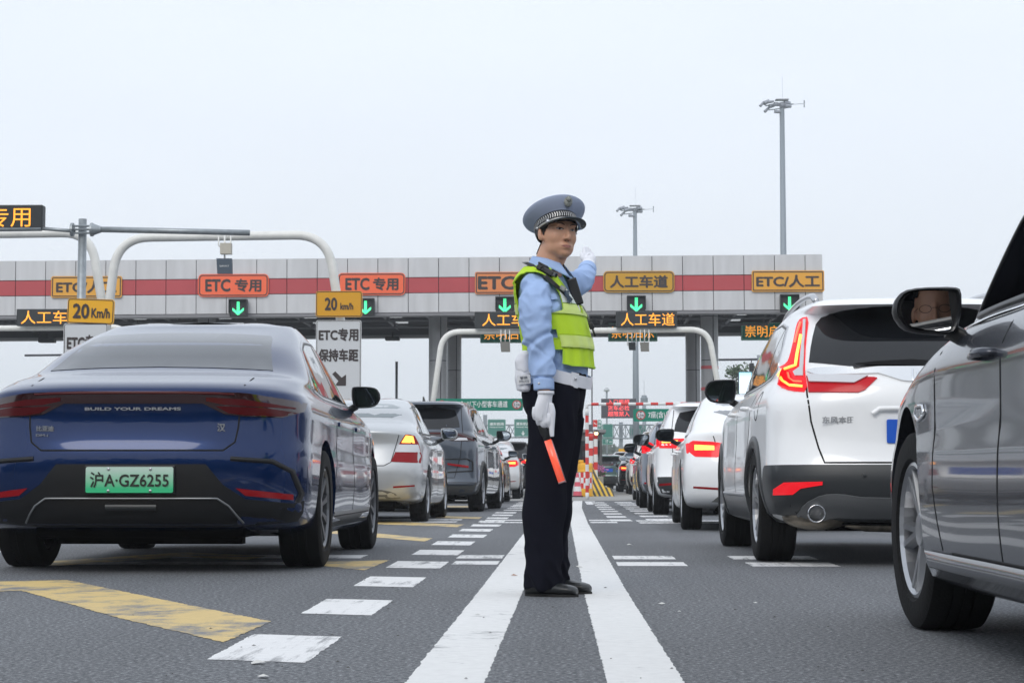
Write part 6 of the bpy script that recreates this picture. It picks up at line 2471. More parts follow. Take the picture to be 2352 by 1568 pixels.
RSH = Vector((-.130, -.180, 1.350))
R_ARM = [((-.110, -.11, 1.380), (.042, .046)), (RSH, (.066, .058)), ((-.136, -.212, 1.30), (.074, .064)), ((-.137, -.225, 1.24), (.071, .062)), ((-.128, -.232, 1.16), (.064, .057)), ((-.115, -.238, 1.09), (.059, .052)), ((-.104, -.245, 1.01), (.055, .048)), ((-.099, -.252, .955), (.047, .042)), ((-.097, -.255, .915), (.045, .040))]
L_ARM = [((-.06, .12, 1.425), .055), ((-.025, .18, 1.415), .064), ((.02, .27, 1.425), .062), ((.060, .37, 1.445), .058), ((.082, .44, 1.475), .052), ((.098, .50, 1.51), .045), ((.106, .545, 1.535), .040)]
R_LEG = [((-.055, -.075, .93), (.100, .125)), ((-.058, -.085, .84), (.100, .128)), ((-.066, -.09, .72), (.094, .112)), ((-.085, -.092, .58), (.088, .103)), ((-.096, -.092, .46), (.086, .100)), ((-.102, -.09, .34), (.084, .096)), ((-.102, -.09, .22), (.080, .086)), ((-.100, -.088, .12), (.080, .080)), ((-.106, -.088, .030), (.078, .076))]
L_LEG = [((-.035, .085, .93), (.100, .125)), ((-.032, .09, .84), (.098, .122)), ((-.022, .095, .72), (.092, .096)), ((-.035, .10, .58), (.084, .086)), ((-.045, .105, .46), (.080, .080)), ((-.056, .11, .34), (.076, .076)), ((-.066, .115, .22), (.072, .070)), ((-.062, .12, .12), (.074, .070)), ((-.058, .125, .040), (.074, .070))]
for L_ in (R_LEG, L_LEG):
    pass

# head frame
HO = Vector((-.040, -.012, 1.632))
PHI = R(-60)
HM = Matrix.Rotation(PHI, 4, 'Z') @ Matrix.Rotation(R(-3), 4, 'X') @ Matrix.Rotation(R(-3), 4, 'Y')
HS = 1.07
HMAT = Matrix.Translation(HO) @ HM @ Matrix.Scale(HS, 4)

def officer():
    body_bm = bmesh.new()
    # head
    hb = bmesh.new()
    ell(hb, (-.008, 0, .045), (.096, .079, .092))
    ell(hb, (.022, 0, -.008), (.068, .072, .082))
    ell(hb, (.026, 0, -.058), (.058, .062, .050))
    ell(hb, (.056, 0, -.084), (.028, .032, .026))
    for s in (-1, 1):
        ell(hb, (.046, s * .032, -.020), (.034, .034, .040))
        ell(hb, (.080, s * .028, .030), (.012, .027, .009))
        ell(hb, (.092, s * .0125, -.033), (.010, .0085, .0075))
        ell(hb, (-.004, s * .082, -.004), (.017, .0075, .030), Matrix.Rotation(s * R(14), 3, 'Z') @ Matrix.Rotation(R(-8), 3, 'Y'))
        ell(hb, (.004, s * .076, -.02), (.012, .008, .016))
        ell(hb, (.010, s * .042, -.060), (.050, .022, .036))
    limb(hb, [((.083, 0, .026), (.008, .010)), ((.089, 0, .008), (.0085, .010)), ((.097, 0, -.014), (.009, .0105)), ((.103, 0, -.028), (.010, .012)), ((.098, 0, -.037), (.008, .010))], 12, 12)
    ell(hb, (.0845, 0, -.0585), (.010, .025, .0062))
    ell(hb, (.0830, 0, -.0690), (.010, .020, .0068))
    ell(hb, (.070, 0, -.062), (.020, .034, .024))
    for v in hb.verts:
        v.co = HMAT @ v.co
    me = bpy.data.meshes.new('h')
    hb.to_mesh(me)
    hb.free()
    body_bm.from_mesh(me)
    # neck
    nb = HMAT @ Vector((-.012, 0, -.05))
    limb(body_bm, [((-.085, 0, 1.44), .068), ((-.080, -.004, 1.49), .067), (tuple(nb), .066), (tuple(HMAT @ Vector((-.005, 0, .0))), .055)], 12, 24)
    # torso and limbs inside the clothes
    n = 28
    rings_mesh(body_bm, [(Vector((c, 0, z)), fv * (a - .014), lv * (b - .014)) for z, c, a, b in TOR], n)
    limb(body_bm, [(p, tuple(q - .014 for q in r) if isinstance(r, tuple) else r - .014) for p, r in R_ARM] + [((-.095, -.257, .885), (.028, .024))], 24, 16)
    limb(body_bm, [(p, r - .012) for p, r in L_ARM] + [((.112, .57, 1.55), .026)], 18, 16)
    for LG in (R_LEG, L_LEG):
        limb(body_bm, [(p, (r[0] * .66, r[1] * .66)) for p, r in LG], 20, 16)
    # hands and feet inside gloves and shoes
    ell(body_bm, (-.094, -.262, .855), (.032, .014, .04), sub=2)
    ell(body_bm, (.115, .60, 1.58), (.02, .02, .03), sub=2)
    me2 = remesh(body_bm, .004, 3, .5)
    # soften the face where the pieces were welded, least around nose, eyes and mouth
    inv = HMAT.inverted()
    nb_ = {}
    for e in me2.edges:
        a, b = e.vertices
        if me2.vertices[a].co.z > 1.47:
            nb_.setdefault(a, []).append(b)
            nb_.setdefault(b, []).append(a)
    co = {i: me2.vertices[i].co.copy() for i in nb_}
    wt = {}
    for i in nb_:
        p = inv @ co[i]
        k = 1.0
        k -= .85 * math.exp(-((p.y / .022)**2 + ((p.z + .02) / .03)**2)) if p.x > .07 else 0
        k -= .7 * math.exp(-((p.y / .030)**2 + ((p.z + .063) / .014)**2)) if p.x > .06 else 0
        if abs(p.y) > .074 and p.x < .03:
            k = .1
        wt[i] = max(k, 0)
    for _ in range(14):
        new = {}
        for i, ns in nb_.items():
            av = Vector((0, 0, 0))
            for j in ns:
                av += co.get(j, me2.vertices[j].co)
            new[i] = co[i].lerp(av / len(ns), .6 * wt[i])
        co = new
    for i, c_ in co.items():
        me2.vertices[i].co = c_
    # carve the eye sockets, nostrils and mouth corners
    for v in me2.vertices:
        if v.co.z > 1.5:
            p = inv @ v.co
            d = Vector((0, 0, 0))
            for s in (-1, 1):
                g = math.exp(-(((p.y - s * .030) / .017)**2 + ((p.z - .010) / .011)**2))
                if p.x > .04:
                    d.x -= .0045 * g
                g = math.exp(-(((p.y - s * .0075) / .0045)**2 + ((p.z + .041) / .0035)**2))
                if p.x > .08:
                    d.z += .004 * g
            g = math.exp(-((p.y / .024)**2 + ((p.z + .0635) / .0028)**2))
            if p.x > .07:
                d.x -= .004 * g
            g = math.exp(-((p.y / .02)**2 + ((p.z + .080) / .007)**2))
            if p.x > .06:
                d.x -= .003 * g
            v.co = HMAT @ (p + d)
    o = link('person', me2, M_SKIN, None, True)
    o.location = (0, OY, 0)
    tag(o, 'traffic officer in a lime vest and peaked cap pointing away with one raised arm', 'person')
    bvh = BVHTree.FromPolygons([v.co for v in me2.vertices], [p.vertices for p in me2.polygons])
    return o, me2, bvh

person, pme, pbvh = officer()

def face_patch(name, poly, m, off=.0008, step=.004, parent=None):
    """poly in head (y,z); laid on the face from the front"""
    class H:
        pass
    inv3 = HM.to_3x3()
    d = -(inv3 @ Vector((1, 0, 0)))
    def hit(a, b, view, o_):
        src = HMAT @ Vector((.3, a, b))
        l, nrm, i, t = pbvh.ray_cast(src, d)
        if l is None:
            return None
        return l - d * o_
    h = H()
    h.hit = hit
    vs, fs = patch(h, poly, 'rear', off, step, .0012)
    return from_data(name, vs, fs, m, parent or person, True)

# eyes, brows, lips
M_EYEW = mat('eye white', (.52, .47, .44), .3)
M_IRIS = mat('dark iris', (.015, .008, .006), .15, coat=.5)
M_LIP = mat('lip', (.40, .17, .14), .45)
M_BROW = mat('brow hair', (.03, .02, .018), .8)
def almond(cy, cz, w, h, tilt, n=10):
    top = [(cy - w + 2 * w * k / n, cz + h * math.sin(PI * k / n)**.8) for k in range(n + 1)]
    bot = [(cy + w - 2 * w * k / n, cz - h * .62 * math.sin(PI * k / n)) for k in range(1, n)]
    return [(y, z + (y - cy) * tilt) for y, z in top + bot]
for s in (-1, 1):
    e = face_patch('eye', almond(s * .0305, .0085, .0135, .0044, s * .10), M_EYEW, .0012, .003)
    face_patch('iris', [(s * .0305 - .001 + .0048 * math.cos(k * PI / 6), .0092 + .0040 * math.sin(k * PI / 6)) for k in range(12)], M_IRIS, .0022, .003, e)
    lid = [(s * .0305 - .0145 + .029 * k / 8, .0085 + .0050 * math.sin(PI * k / 8)**.8 + (s * .10) * (-.0145 + .029 * k / 8)) for k in range(9)]
    face_patch('eyelashes', lid + [(y, z + .0018) for y, z in lid[::-1]], M_IRIS, .0026, .003, e)
    bl = [(s * (.013 + .034 * k / 8), .0245 + .0055 * math.sin(PI * (k / 8) * .75)) for k in range(9)]
    bt = [(y, z + .0050 * (1 - .5 * abs(i - 3) / 5)) for i, (y, z) in enumerate(bl)]
    face_patch('eyebrow', bl + bt[::-1], M_BROW, .0009, .004)
    face_patch('nostril', [(s * .0072 + .0032 * math.cos(k * PI / 4), -.0405 + .0018 * math.sin(k * PI / 4)) for k in range(8)], M_IRIS, .0006, .003)
up = [(-.024 + .048 * k / 12, -.0632 + .0070 * math.sin(PI * k / 12)**.7 - .0012 * math.exp(-((k - 6) / 1.2)**2)) for k in range(13)]
lo = [(.024 - .048 * k / 12, -.0632 - .0078 * math.sin(PI * k / 12)) for k in range(1, 12)]
lip = face_patch('lips', up + lo, M_LIP, .0007, .004)
face_patch('mouth_line', [(-.025, -.0640), (-.01, -.0630), (0, -.0638), (.01, -.0630), (.025, -.0640), (.01, -.0645), (0, -.0652), (-.01, -.0645)], mat('mouth shade', (.10, .03, .03), .6), .0014, .003, lip)

def mask_copy(name, me, test, off, m, parent, thick=0.0):
    """a shell copied from part of a mesh, pushed out along its normals"""
    vs, fs, idx = [], [], {}
    nrm = [v.normal.copy() for v in me.vertices]
    for p in me.polygons:
        if test(p.center):
            f = []
            for i in p.vertices:
                if i not in idx:
                    idx[i] = len(vs)
                    vs.append(me.vertices[i].co + nrm[i] * off)
                f.append(idx[i])
            fs.append(tuple(f))
    o = from_data(name, vs, fs, m, parent, True)
    if thick:
        md = o.modifiers.new('s', 'SOLIDIFY')
        md.thickness = thick
        md.offset = 1
        me3 = evaluated(o)
        o.modifiers.clear()
        old = o.data
        o.data = me3
        for p in me3.polygons:
            p.use_smooth = True
    return o

_inv = HMAT.inverted()
def hair_test(c):
    if c.z < 1.52:
        return False
    p = _inv @ c
    if abs(p.y) > .0785 and -.03 < p.x < .022 and -.045 < p.z < .035:
        return False
    lim = .03 + (.035 if p.z > .02 else 0)
    if p.z > -.012 and p.x < .022 + max(0, (p.z - .0)) * .8 + .004 * noise.noise(c * 90):
        return True
    return p.x < -.028 - max(0, -(p.z + .035)) * .55 and p.z > -.082 + .006 * noise.noise(c * 70)
mask_copy('hair', pme, hair_test, .0022, M_HAIR, person, .002)

# shirt
def fold(me, fn):
    ns = [v.normal.copy() for v in me.vertices]
    for v, n in zip(me.vertices, ns):
        v.co += n * fn(v.co)
bm = bmesh.new()
rings_mesh(bm, [(torso_pt(0, z)[:] and Vector((torso_at(z)[0], 0, z)), fv * torso_at(z)[1], lv * torso_at(z)[2]) for z in np.linspace(.93, 1.475, 16)], 32)
limb(bm, R_ARM, 30, 20)
limb(bm, L_ARM, 20, 20)
sme = remesh(bm, .0055, 5, .5)
def shirt_fold(p):
    d = 0.0
    if p.y < -.15 and p.x < -.02:
        q = Vector((p.x * 8 + p.z * 5.5, p.y * 7, p.z * 9 - p.x * 8))
        amp = .0085 if p.z > 1.2 else .0095
        nz = noise.noise(q)
        d += amp * (1 - abs(nz) * 2.8)
        q2 = Vector((p.x * 16 + p.z * 13, p.y * 12, p.z * 12 - p.x * 17 + 4))
        d += .0040 * (1 - abs(noise.noise(q2)) * 3.0)
        e = (p.z - 1.145 - (p.x + .11) * .6)
        d += -.008 * math.exp(-(e / .012)**2) + .006 * math.exp(-((e - .03) / .018)**2)
        e = (p.z - 1.085 + (p.x + .11) * .8)
        d += -.006 * math.exp(-(e / .010)**2)
        if p.z < .965:
            d = .001
        if .965 < p.z < .975:
            d = -.004
    elif p.y > .15:
        q = Vector((p.x * 14, p.y * 13, p.z * 16))
        d += .006 * (1 - abs(noise.noise(q)) * 2.5)
    else:
        d += .007 * noise.noise(Vector((p.x * 14, p.y * 14, p.z * 11)))
    return d
fold(sme, shirt_fold)
shirt = link('shirt', sme, M_SHIRT, person, True)
# chest pocket flap, collar, cuffs
def on_torso_patch(name, a0, a1, z0, z1, off, m, parent, na=14, nz=14, thick=.004, skew=0.0, zf=None):
    vs, fs = [], []
    for j in range(nz + 1):
        for i in range(na + 1):
            al = a0 + (a1 - a0) * i / na
            z = z0 + (z1 - z0) * j / nz + skew * (i / na - .5)
            if zf:
                z = zf(al, z)
            vs.append(torso_pt(al, z, off))
    for j in range(nz):
        for i in range(na):
            k = j * (na + 1) + i
            fs.append((k, k + 1, k + na + 2, k + na + 1))
    o = from_data(name, vs, fs, m, parent, True)
    md = o.modifiers.new('s', 'SOLIDIFY')
    md.thickness = thick
    md.offset = 1
    me3 = evaluated(o)
    o.modifiers.clear()
    o.data = me3
    for p in me3.polygons:
        p.use_smooth = True
    try:
        me3.set_sharp_from_angle(angle=R(50))
    except Exception:
        pass
    return o
on_torso_patch('pocket_flap', R(-66), R(-42), 1.318, 1.342, .006, M_SHIRT, shirt, skew=.01)
# collar: a band round the neck that folds down, open at the throat
bm = bmesh.new()
NC = Vector((-.083, -.002, 1.475))
seg = 36
rows = []
for (dz, rr_) in ((.004, .068), (.034, .066), (.040, .068), (.030, .074), (.002, .090), (-.008, .094)):
    row = []
    for k in range(seg + 1):
        al = R(18) + (2 * PI - R(36)) * k / seg
        back = .5 - .5 * math.cos(al)
        pt = 1 - min(1, min(k, seg - k) / 4.0)
        r2 = rr_ + (.030 * pt if rr_ > .085 else 0)
        dz2 = dz + back * .022 - (.030 * pt if rr_ > .085 else 0) - (1 - back) * .008
        row.append(bm.verts.new(NC + fv * math.cos(al) * r2 * 1.02 + lv * math.sin(al) * r2 + Vector((0, 0, dz2))))
    rows.append(row)
for i in range(len(rows) - 1):
    for k in range(seg):
        bm.faces.new((rows[i][k], rows[i][k + 1], rows[i + 1][k + 1], rows[i + 1][k]))
col = from_bm('collar', bm, M_SHIRT, shirt, True)
md = col.modifiers.new('s', 'SOLIDIFY')
md.thickness = .003
m_ = evaluated(col)
col.modifiers.clear()
col.data = m_
bm = bmesh.new()
limb(bm, [((-.0985, -.2530, .962), (.0475, .043)), ((-.098, -.254, .94), (.0485, .0435)), ((-.097, -.2555, .914), (.0475, .043))], 8, 26)
from_bm('cuff', bm, M_SHIRT, shirt, True)
bm = bmesh.new()
ell(bm, (-.118, -.297, .94), (.006, .003, .006), sub=2)
from_bm('cuff_button', bm, M_SIL, shirt, True)
bm = bmesh.new()
limb(bm, [((.099, .505, 1.512), .046), ((.103, .525, 1.523), .045), ((.107, .55, 1.537), .043)], 6, 22)
from_bm('cuff', bm, M_SHIRT, shirt, True)

# trousers
bm = bmesh.new()
for LG in (R_LEG, L_LEG):
    limb(bm, LG, 40, 24)
rings_mesh(bm, [(Vector((torso_at(max(z, .9))[0], 0, z)), fv * a, lv * b) for z, a, b in ((.80, .10, .13), (.84, .134, .165), (.90, .143, .170), (.955, .143, .168), (1.0, .139, .166))], 32)
tme = remesh(bm, .0065, 5, .5)
def trouser_fold(p):
    near = p.y < .02
    d = .0035 * noise.noise(Vector((p.x * 16, p.y * 16, p.z * 3.2)))
    k = max(0, min(1, (.30 - p.z) / .2))
    q = Vector((p.x * 13 + 3, p.y * 12, p.z * 12 + p.x * 13))
    d += k * .012 * (1 - abs(noise.noise(q)) * 2.8)
    k2 = max(0, 1 - abs(p.z - .80) / .12)
    d += k2 * .005 * math.sin(p.x * 130 + p.z * 14)
    if p.z < .80:
        yc = -.09 if near else .10
        d += .006 * math.exp(-((p.y - yc + .03) / .012)**2) * (1 if p.x > -.06 else 0)
        d += .007 * math.sin(p.z * 21 + p.x * 30) * math.exp(-((p.z - .42) / .14)**2)
    return d
fold(tme, trouser_fold)
trousers = link('trousers', tme, M_NAVY, person, True)

# vest
def vest_mask(al, z):
    """al: angle from straight ahead, negative = his right side"""
    p = torso_pt(al, z)
    c = Vector((torso_at(z)[0], 0, 0))
    u = (p - c).dot(fv)
    v = (p - c).dot(lv)
    a = math.degrees(al)
    if abs(a) < 100:      # front
        if z > 1.245:
            edge = .148 - .028 * math.sin(min(1, (z - 1.245) / .2) * PI)
            if abs(v) > edge + max(0, (1.275 - z)) * 2.2:
                return False
            if z > 1.27 and abs(v) < .010 + (z - 1.27) * .36:
                return False
            return True
        if z > 1.185:
            return abs(a) < 86
        if z > 1.150:
            return abs(a) < 62
        if z > 1.095:
            return True
        return abs(a) < 58 and z > 1.022 + .0007 * max(0, abs(a) - 42)
    if z > 1.27:
        return abs(v) < .158
    if abs(a) > 128:
        return z > 1.085
    return (1.095 < z < 1.150) or (z > 1.20 and abs(a) > 128)
def grid_vest(name, test, off, m, parent, thick, na=300, z0=1.015, z1=1.478, nz=190, flare=True):
    vs, fs, idx = [], [], {}
    def vid(i, j):
        i %= na
        if (i, j) not in idx:
            al = -PI + 2 * PI * i / na
            z = z0 + (z1 - z0) * j / nz
            o_ = off
            a = abs(math.degrees(al))
            if flare and a < 80:
                o_ += max(0, 1.09 - z) * .12 + .004 * math.sin(al * 16 + z * 9) * max(0, min(1, (1.25 - z) / .15))
            if z > 1.40 and a > 40:
                o_ += .006 + (z - 1.40) * .05
            o_ += .0025 * noise.noise(Vector((al * 4, z * 14, 3)))
            idx[(i, j)] = len(vs)
            vs.append(torso_pt(al, z, o_))
        return idx[(i, j)]
    for j in range(nz):
        z = z0 + (z1 - z0) * (j + .5) / nz
        for i in range(na):
            al = -PI + 2 * PI * (i + .5) / na
            if test(al, z):
                fs.append((vid(i, j), vid(i + 1, j), vid(i + 1, j + 1), vid(i, j + 1)))
    o = from_data(name, vs, fs, m, parent, True, recalc=True)
    sm = o.modifiers.new('q', 'SMOOTH')
    sm.iterations = 3
    md = o.modifiers.new('s', 'SOLIDIFY')
    md.thickness = thick
    md.offset = 1
    me3 = evaluated(o)
    o.modifiers.clear()
    o.data = me3
    for p in me3.polygons:
        p.use_smooth = True
    try:
        me3.set_sharp_from_angle(angle=R(55))
    except Exception:
        pass
    return o
vest = grid_vest('vest', vest_mask, .014, M_VEST, person, .004)
grid_vest('reflective_band', lambda al, z: vest_mask(al, z) and 1.258 < z < 1.305, .0215, M_VBAND, vest, .0015)
grid_vest('reflective_band', lambda al, z: vest_mask(al, z) and 1.108 < z < 1.162 and abs(math.degrees(al)) < 60, .0215, M_VBAND, vest, .0015)
grid_vest('chest_patch', lambda al, z: vest_mask(al, z) and 1.305 < z < 1.385 - .0012 * max(0, abs(math.degrees(al)) - 12) and abs(math.degrees(al)) < 42, .0215, M_VWHT, vest, .0015)
grid_vest('edge_binding', lambda al, z: vest_mask(al, z) and not (vest_mask(al - .045, z) and vest_mask(al + .045, z) and vest_mask(al, z - .007) and vest_mask(al, z + .007)), .0205, M_VTRIM, vest, .002)
M_SEAMV = mat('vest seam', (.16, .26, .02), .8)
for za in (1.2555, 1.306, 1.1055, 1.1635):
    grid_vest('band_seam', lambda al, z, za=za: vest_mask(al, z) and za < z < za + .0032 and abs(math.degrees(al)) < (60 if za < 1.2 else 200), .0225, M_SEAMV, vest, .001)
tp = torso_pt(R(-26), 1.35, .034)
lt = lettering('警', .05, tp, mat('patch navy', (.04, .07, .11), .6), vest, bold=.0015, width=.036, height=.034)
lt.rotation_euler = (R(-14), 0, R(90) + TH - R(26))
tp = torso_pt(R(-26), 1.322, .032)
lt2 = lettering('察', .05, tp, MATS['patch navy'], vest, bold=.0015, width=.034, height=.030)
lt2.rotation_euler = (R(-10), 0, R(90) + TH - R(26))

# belt
def belt_ring(name, h0, h1, off, m, a0=-PI, a1=PI, n=90, thick=.006, parent=None):
    vs, fs = [], []
    for j, hz in enumerate((h0, h1)):
        for i in range(n + 1):
            al = a0 + (a1 - a0) * i / n
            zc = 1.000 - .048 * math.cos(al)
            p = torso_pt(al, zc + hz, off + .010 * max(0, math.cos(al)))
            vs.append(p)
    for i in range(n):
        fs.append((i, i + 1, n + 2 + i, n + 1 + i))
    o = from_data(name, vs, fs, m, parent, True)
    md = o.modifiers.new('s', 'SOLIDIFY')
    md.thickness = thick
    md.offset = 1
    me3 = evaluated(o)
    o.modifiers.clear()
    o.data = me3
    try:
        me3.set_sharp_from_angle(angle=R(40))
    except Exception:
        pass
    return o
belt = belt_ring('belt', -.027, .027, .008, M_BELT, parent=person)
belt_ring('belt_keeper', -.033, .033, .013, M_BELT, R(-42), R(-30), 6, .006, belt)
bm = bmesh.new()
ell(bm, torso_pt(R(-36), 1.0 - .048 * math.cos(R(36)) + .006, .030), (.007, .007, .007), sub=2)
from_bm('belt_stud', bm, M_SIL, belt, True)

# gloves
def glove_r():
    bm = bmesh.new()
    S3 = lambda x, y: Vector(((x - 1300) / 519.0, -.262, CAM_Z + (1095 - y) / 519.0))
    W0 = S3(1253, 905)
    limb(bm, [(S3(1254, 902), (.037, .030)), (S3(1252, 912), (.036, .028)), (S3(1250, 925), (.042, .026)), (S3(1247, 940), (.047, .024)), (S3(1246, 955), (.043, .022)), (S3(1248, 966), (.030, .018))], 14, 20)
    kn = [S3(1259, 968), S3(1249, 971), S3(1238, 964), S3(1229, 951)]
    for i, k in enumerate(kn):
        r = (.0125, .0130, .0125, .0112)[i]
        L_ = (1.0, 1.08, 1.0, .82)[i]
        pts = [(k + Vector((0, -.002, .030)), r), (k + Vector((-.002, -.006, .0)), r * 1.08), (k + Vector((.002, .020 * L_, -.018)), r), (k + Vector((.012, .046 * L_, -.010)), r * .92), (k + Vector((.022, .050 * L_, .012)), r * .82)]
        limb(bm, pts, 14, 12)
    limb(bm, [(S3(1264, 928), .014), (S3(1268, 945), .0155), (S3(1268, 965) + Vector((0, .004, 0)), .0135), (S3(1267, 985) + Vector((0, .008, 0)), .0125), (S3(1268, 1003) + Vector((0, .010, 0)), .0095)], 14, 14)
    me = remesh(bm, .0030, 3, .5)
    o = link('glove', me, M_GLOVE, person, True)
    # stitched lines on the back of the hand
    bm = bmesh.new()
    for a, b in (((1246, 925), (1237, 955)), ((1252, 925), (1246, 960)), ((1258, 925), (1255, 960))):
        p, q = S3(*a), S3(*b)
        p.y = q.y = -.288
        tube(bm, [p, (p + q) / 2 + Vector((-.002, -.001, 0)), q], .0016, 6)
    limb(bm, [(S3(1254, 899), (.040, .033)), (S3(1254, 906), (.040, .033))], 3, 20)
    from_bm('glove_seams', bm, M_GLOVE, o, True)
    return o
glove_r()
def glove_l():
    bm = bmesh.new()
    w = Vector((.108, .545, 1.537))
    c = Vector((.116, .60, 1.566))
    limb(bm, [(w, .038), (w + Vector((.002, .025, .012)), .036), (w + Vector((.004, .05, .025)), .034)], 12, 18)
    ell(bm, c + Vector((0, .0, .005)), (.034, .036, .040))
    ell(bm, c + Vector((0, .02, .022)), (.034, .028, .032))
    up = Vector((-.06, .62, .78)).normalized()
    sd = Vector((.72, .45, -.30)).normalized()
    sd = (sd - up * sd.dot(up)).normalized()
    for i in range(4):
        r = (.0115, .012, .0115, .010)[i]
        L_ = (.068, .076, .070, .054)[i]
        k = c + up * .036 + sd * (-.027 + .018 * i)
        dr = (up + sd * (.05 - .05 * i)).normalized()
        limb(bm, [(k - up * .02, r), (k, r * 1.05), (k + dr * L_ * .5 + Vector((0, -.004, 0)), r * .95), (k + dr * L_ + Vector((0, -.014, -.004)), r * .8)], 10, 12)
    limb(bm, [(c + sd * -.022, .015), (c + sd * -.040 + up * .018, .013), (c + sd * -.044 + up * .044, .0105)], 10, 12)
    me = remesh(bm, .0034, 3, .5)
    return link('glove', me, M_GLOVE, person, True)
glove_l()

# shoes
def shoe(cx, cy, rz, L_=.275):
    bm = bmesh.new()
    rgs = []
    prof = [(-.5, .026, .050, .030), (-.47, .034, .062, .036), (-.36, .037, .072, .040), (-.15, .036, .070, .040), (.05, .040, .058, .036), (.22, .047, .046, .032), (.36, .046, .040, .030), (.45, .036, .034, .027), (.49, .022, .026, .022)]
    for t, w_, h_, zc in prof:
        c = Vector((t * L_, 0, zc))
        rgs.append((c, Vector((0, w_, 0)), Vector((0, 0, h_ * .55))))
    rings_mesh(bm, rgs, 24)
    for v in bm.verts:
        v.co.z = max(v.co.z, .010)
    me = remesh(bm, .004, 4, .5)
    M4 = Matrix.Translation((cx, cy, 0)) @ Matrix.Rotation(rz, 4, 'Z')
    me.transform(M4)
    o = link('shoe', me, M_SHOE, person, True)
    bm = bmesh.new()
    out = []
    for k in range(40):
        a = 2 * PI * k / 40
        x = math.cos(a)
        t = x * .5
        wv_ = .041 * (1 - abs(t * 2)**3.2)**.5 * (1.0 if x > 0 else .82) + .001
        out.append((t * (L_ + .008), wv_ * (1 if math.sin(a) > 0 else -1) * abs(math.sin(a))**.4))
    prism(bm, out, .0, .011, 'xy')
    for v in bm.verts:
        v.co = M4 @ v.co
    from_bm('shoe_sole', bm, mat('shoe sole', (.01, .01, .01), .7), o)
    bm = bmesh.new()
    tube(bm, [M4 @ Vector((.04 * L_ / .27, -.036, .050)), M4 @ Vector((.30 * L_, -.030, .048)), M4 @ Vector((.42 * L_, 0, .045)), M4 @ Vector((.30 * L_, .030, .048)), M4 @ Vector((.04, .036, .050))], .0028, 6)
    from_bm('shoe_seam', bm, M_SHOE, o, True)
shoe(-.066, -.112, TH * .9, .245)
shoe(-.004, .105, TH * .8, .245)

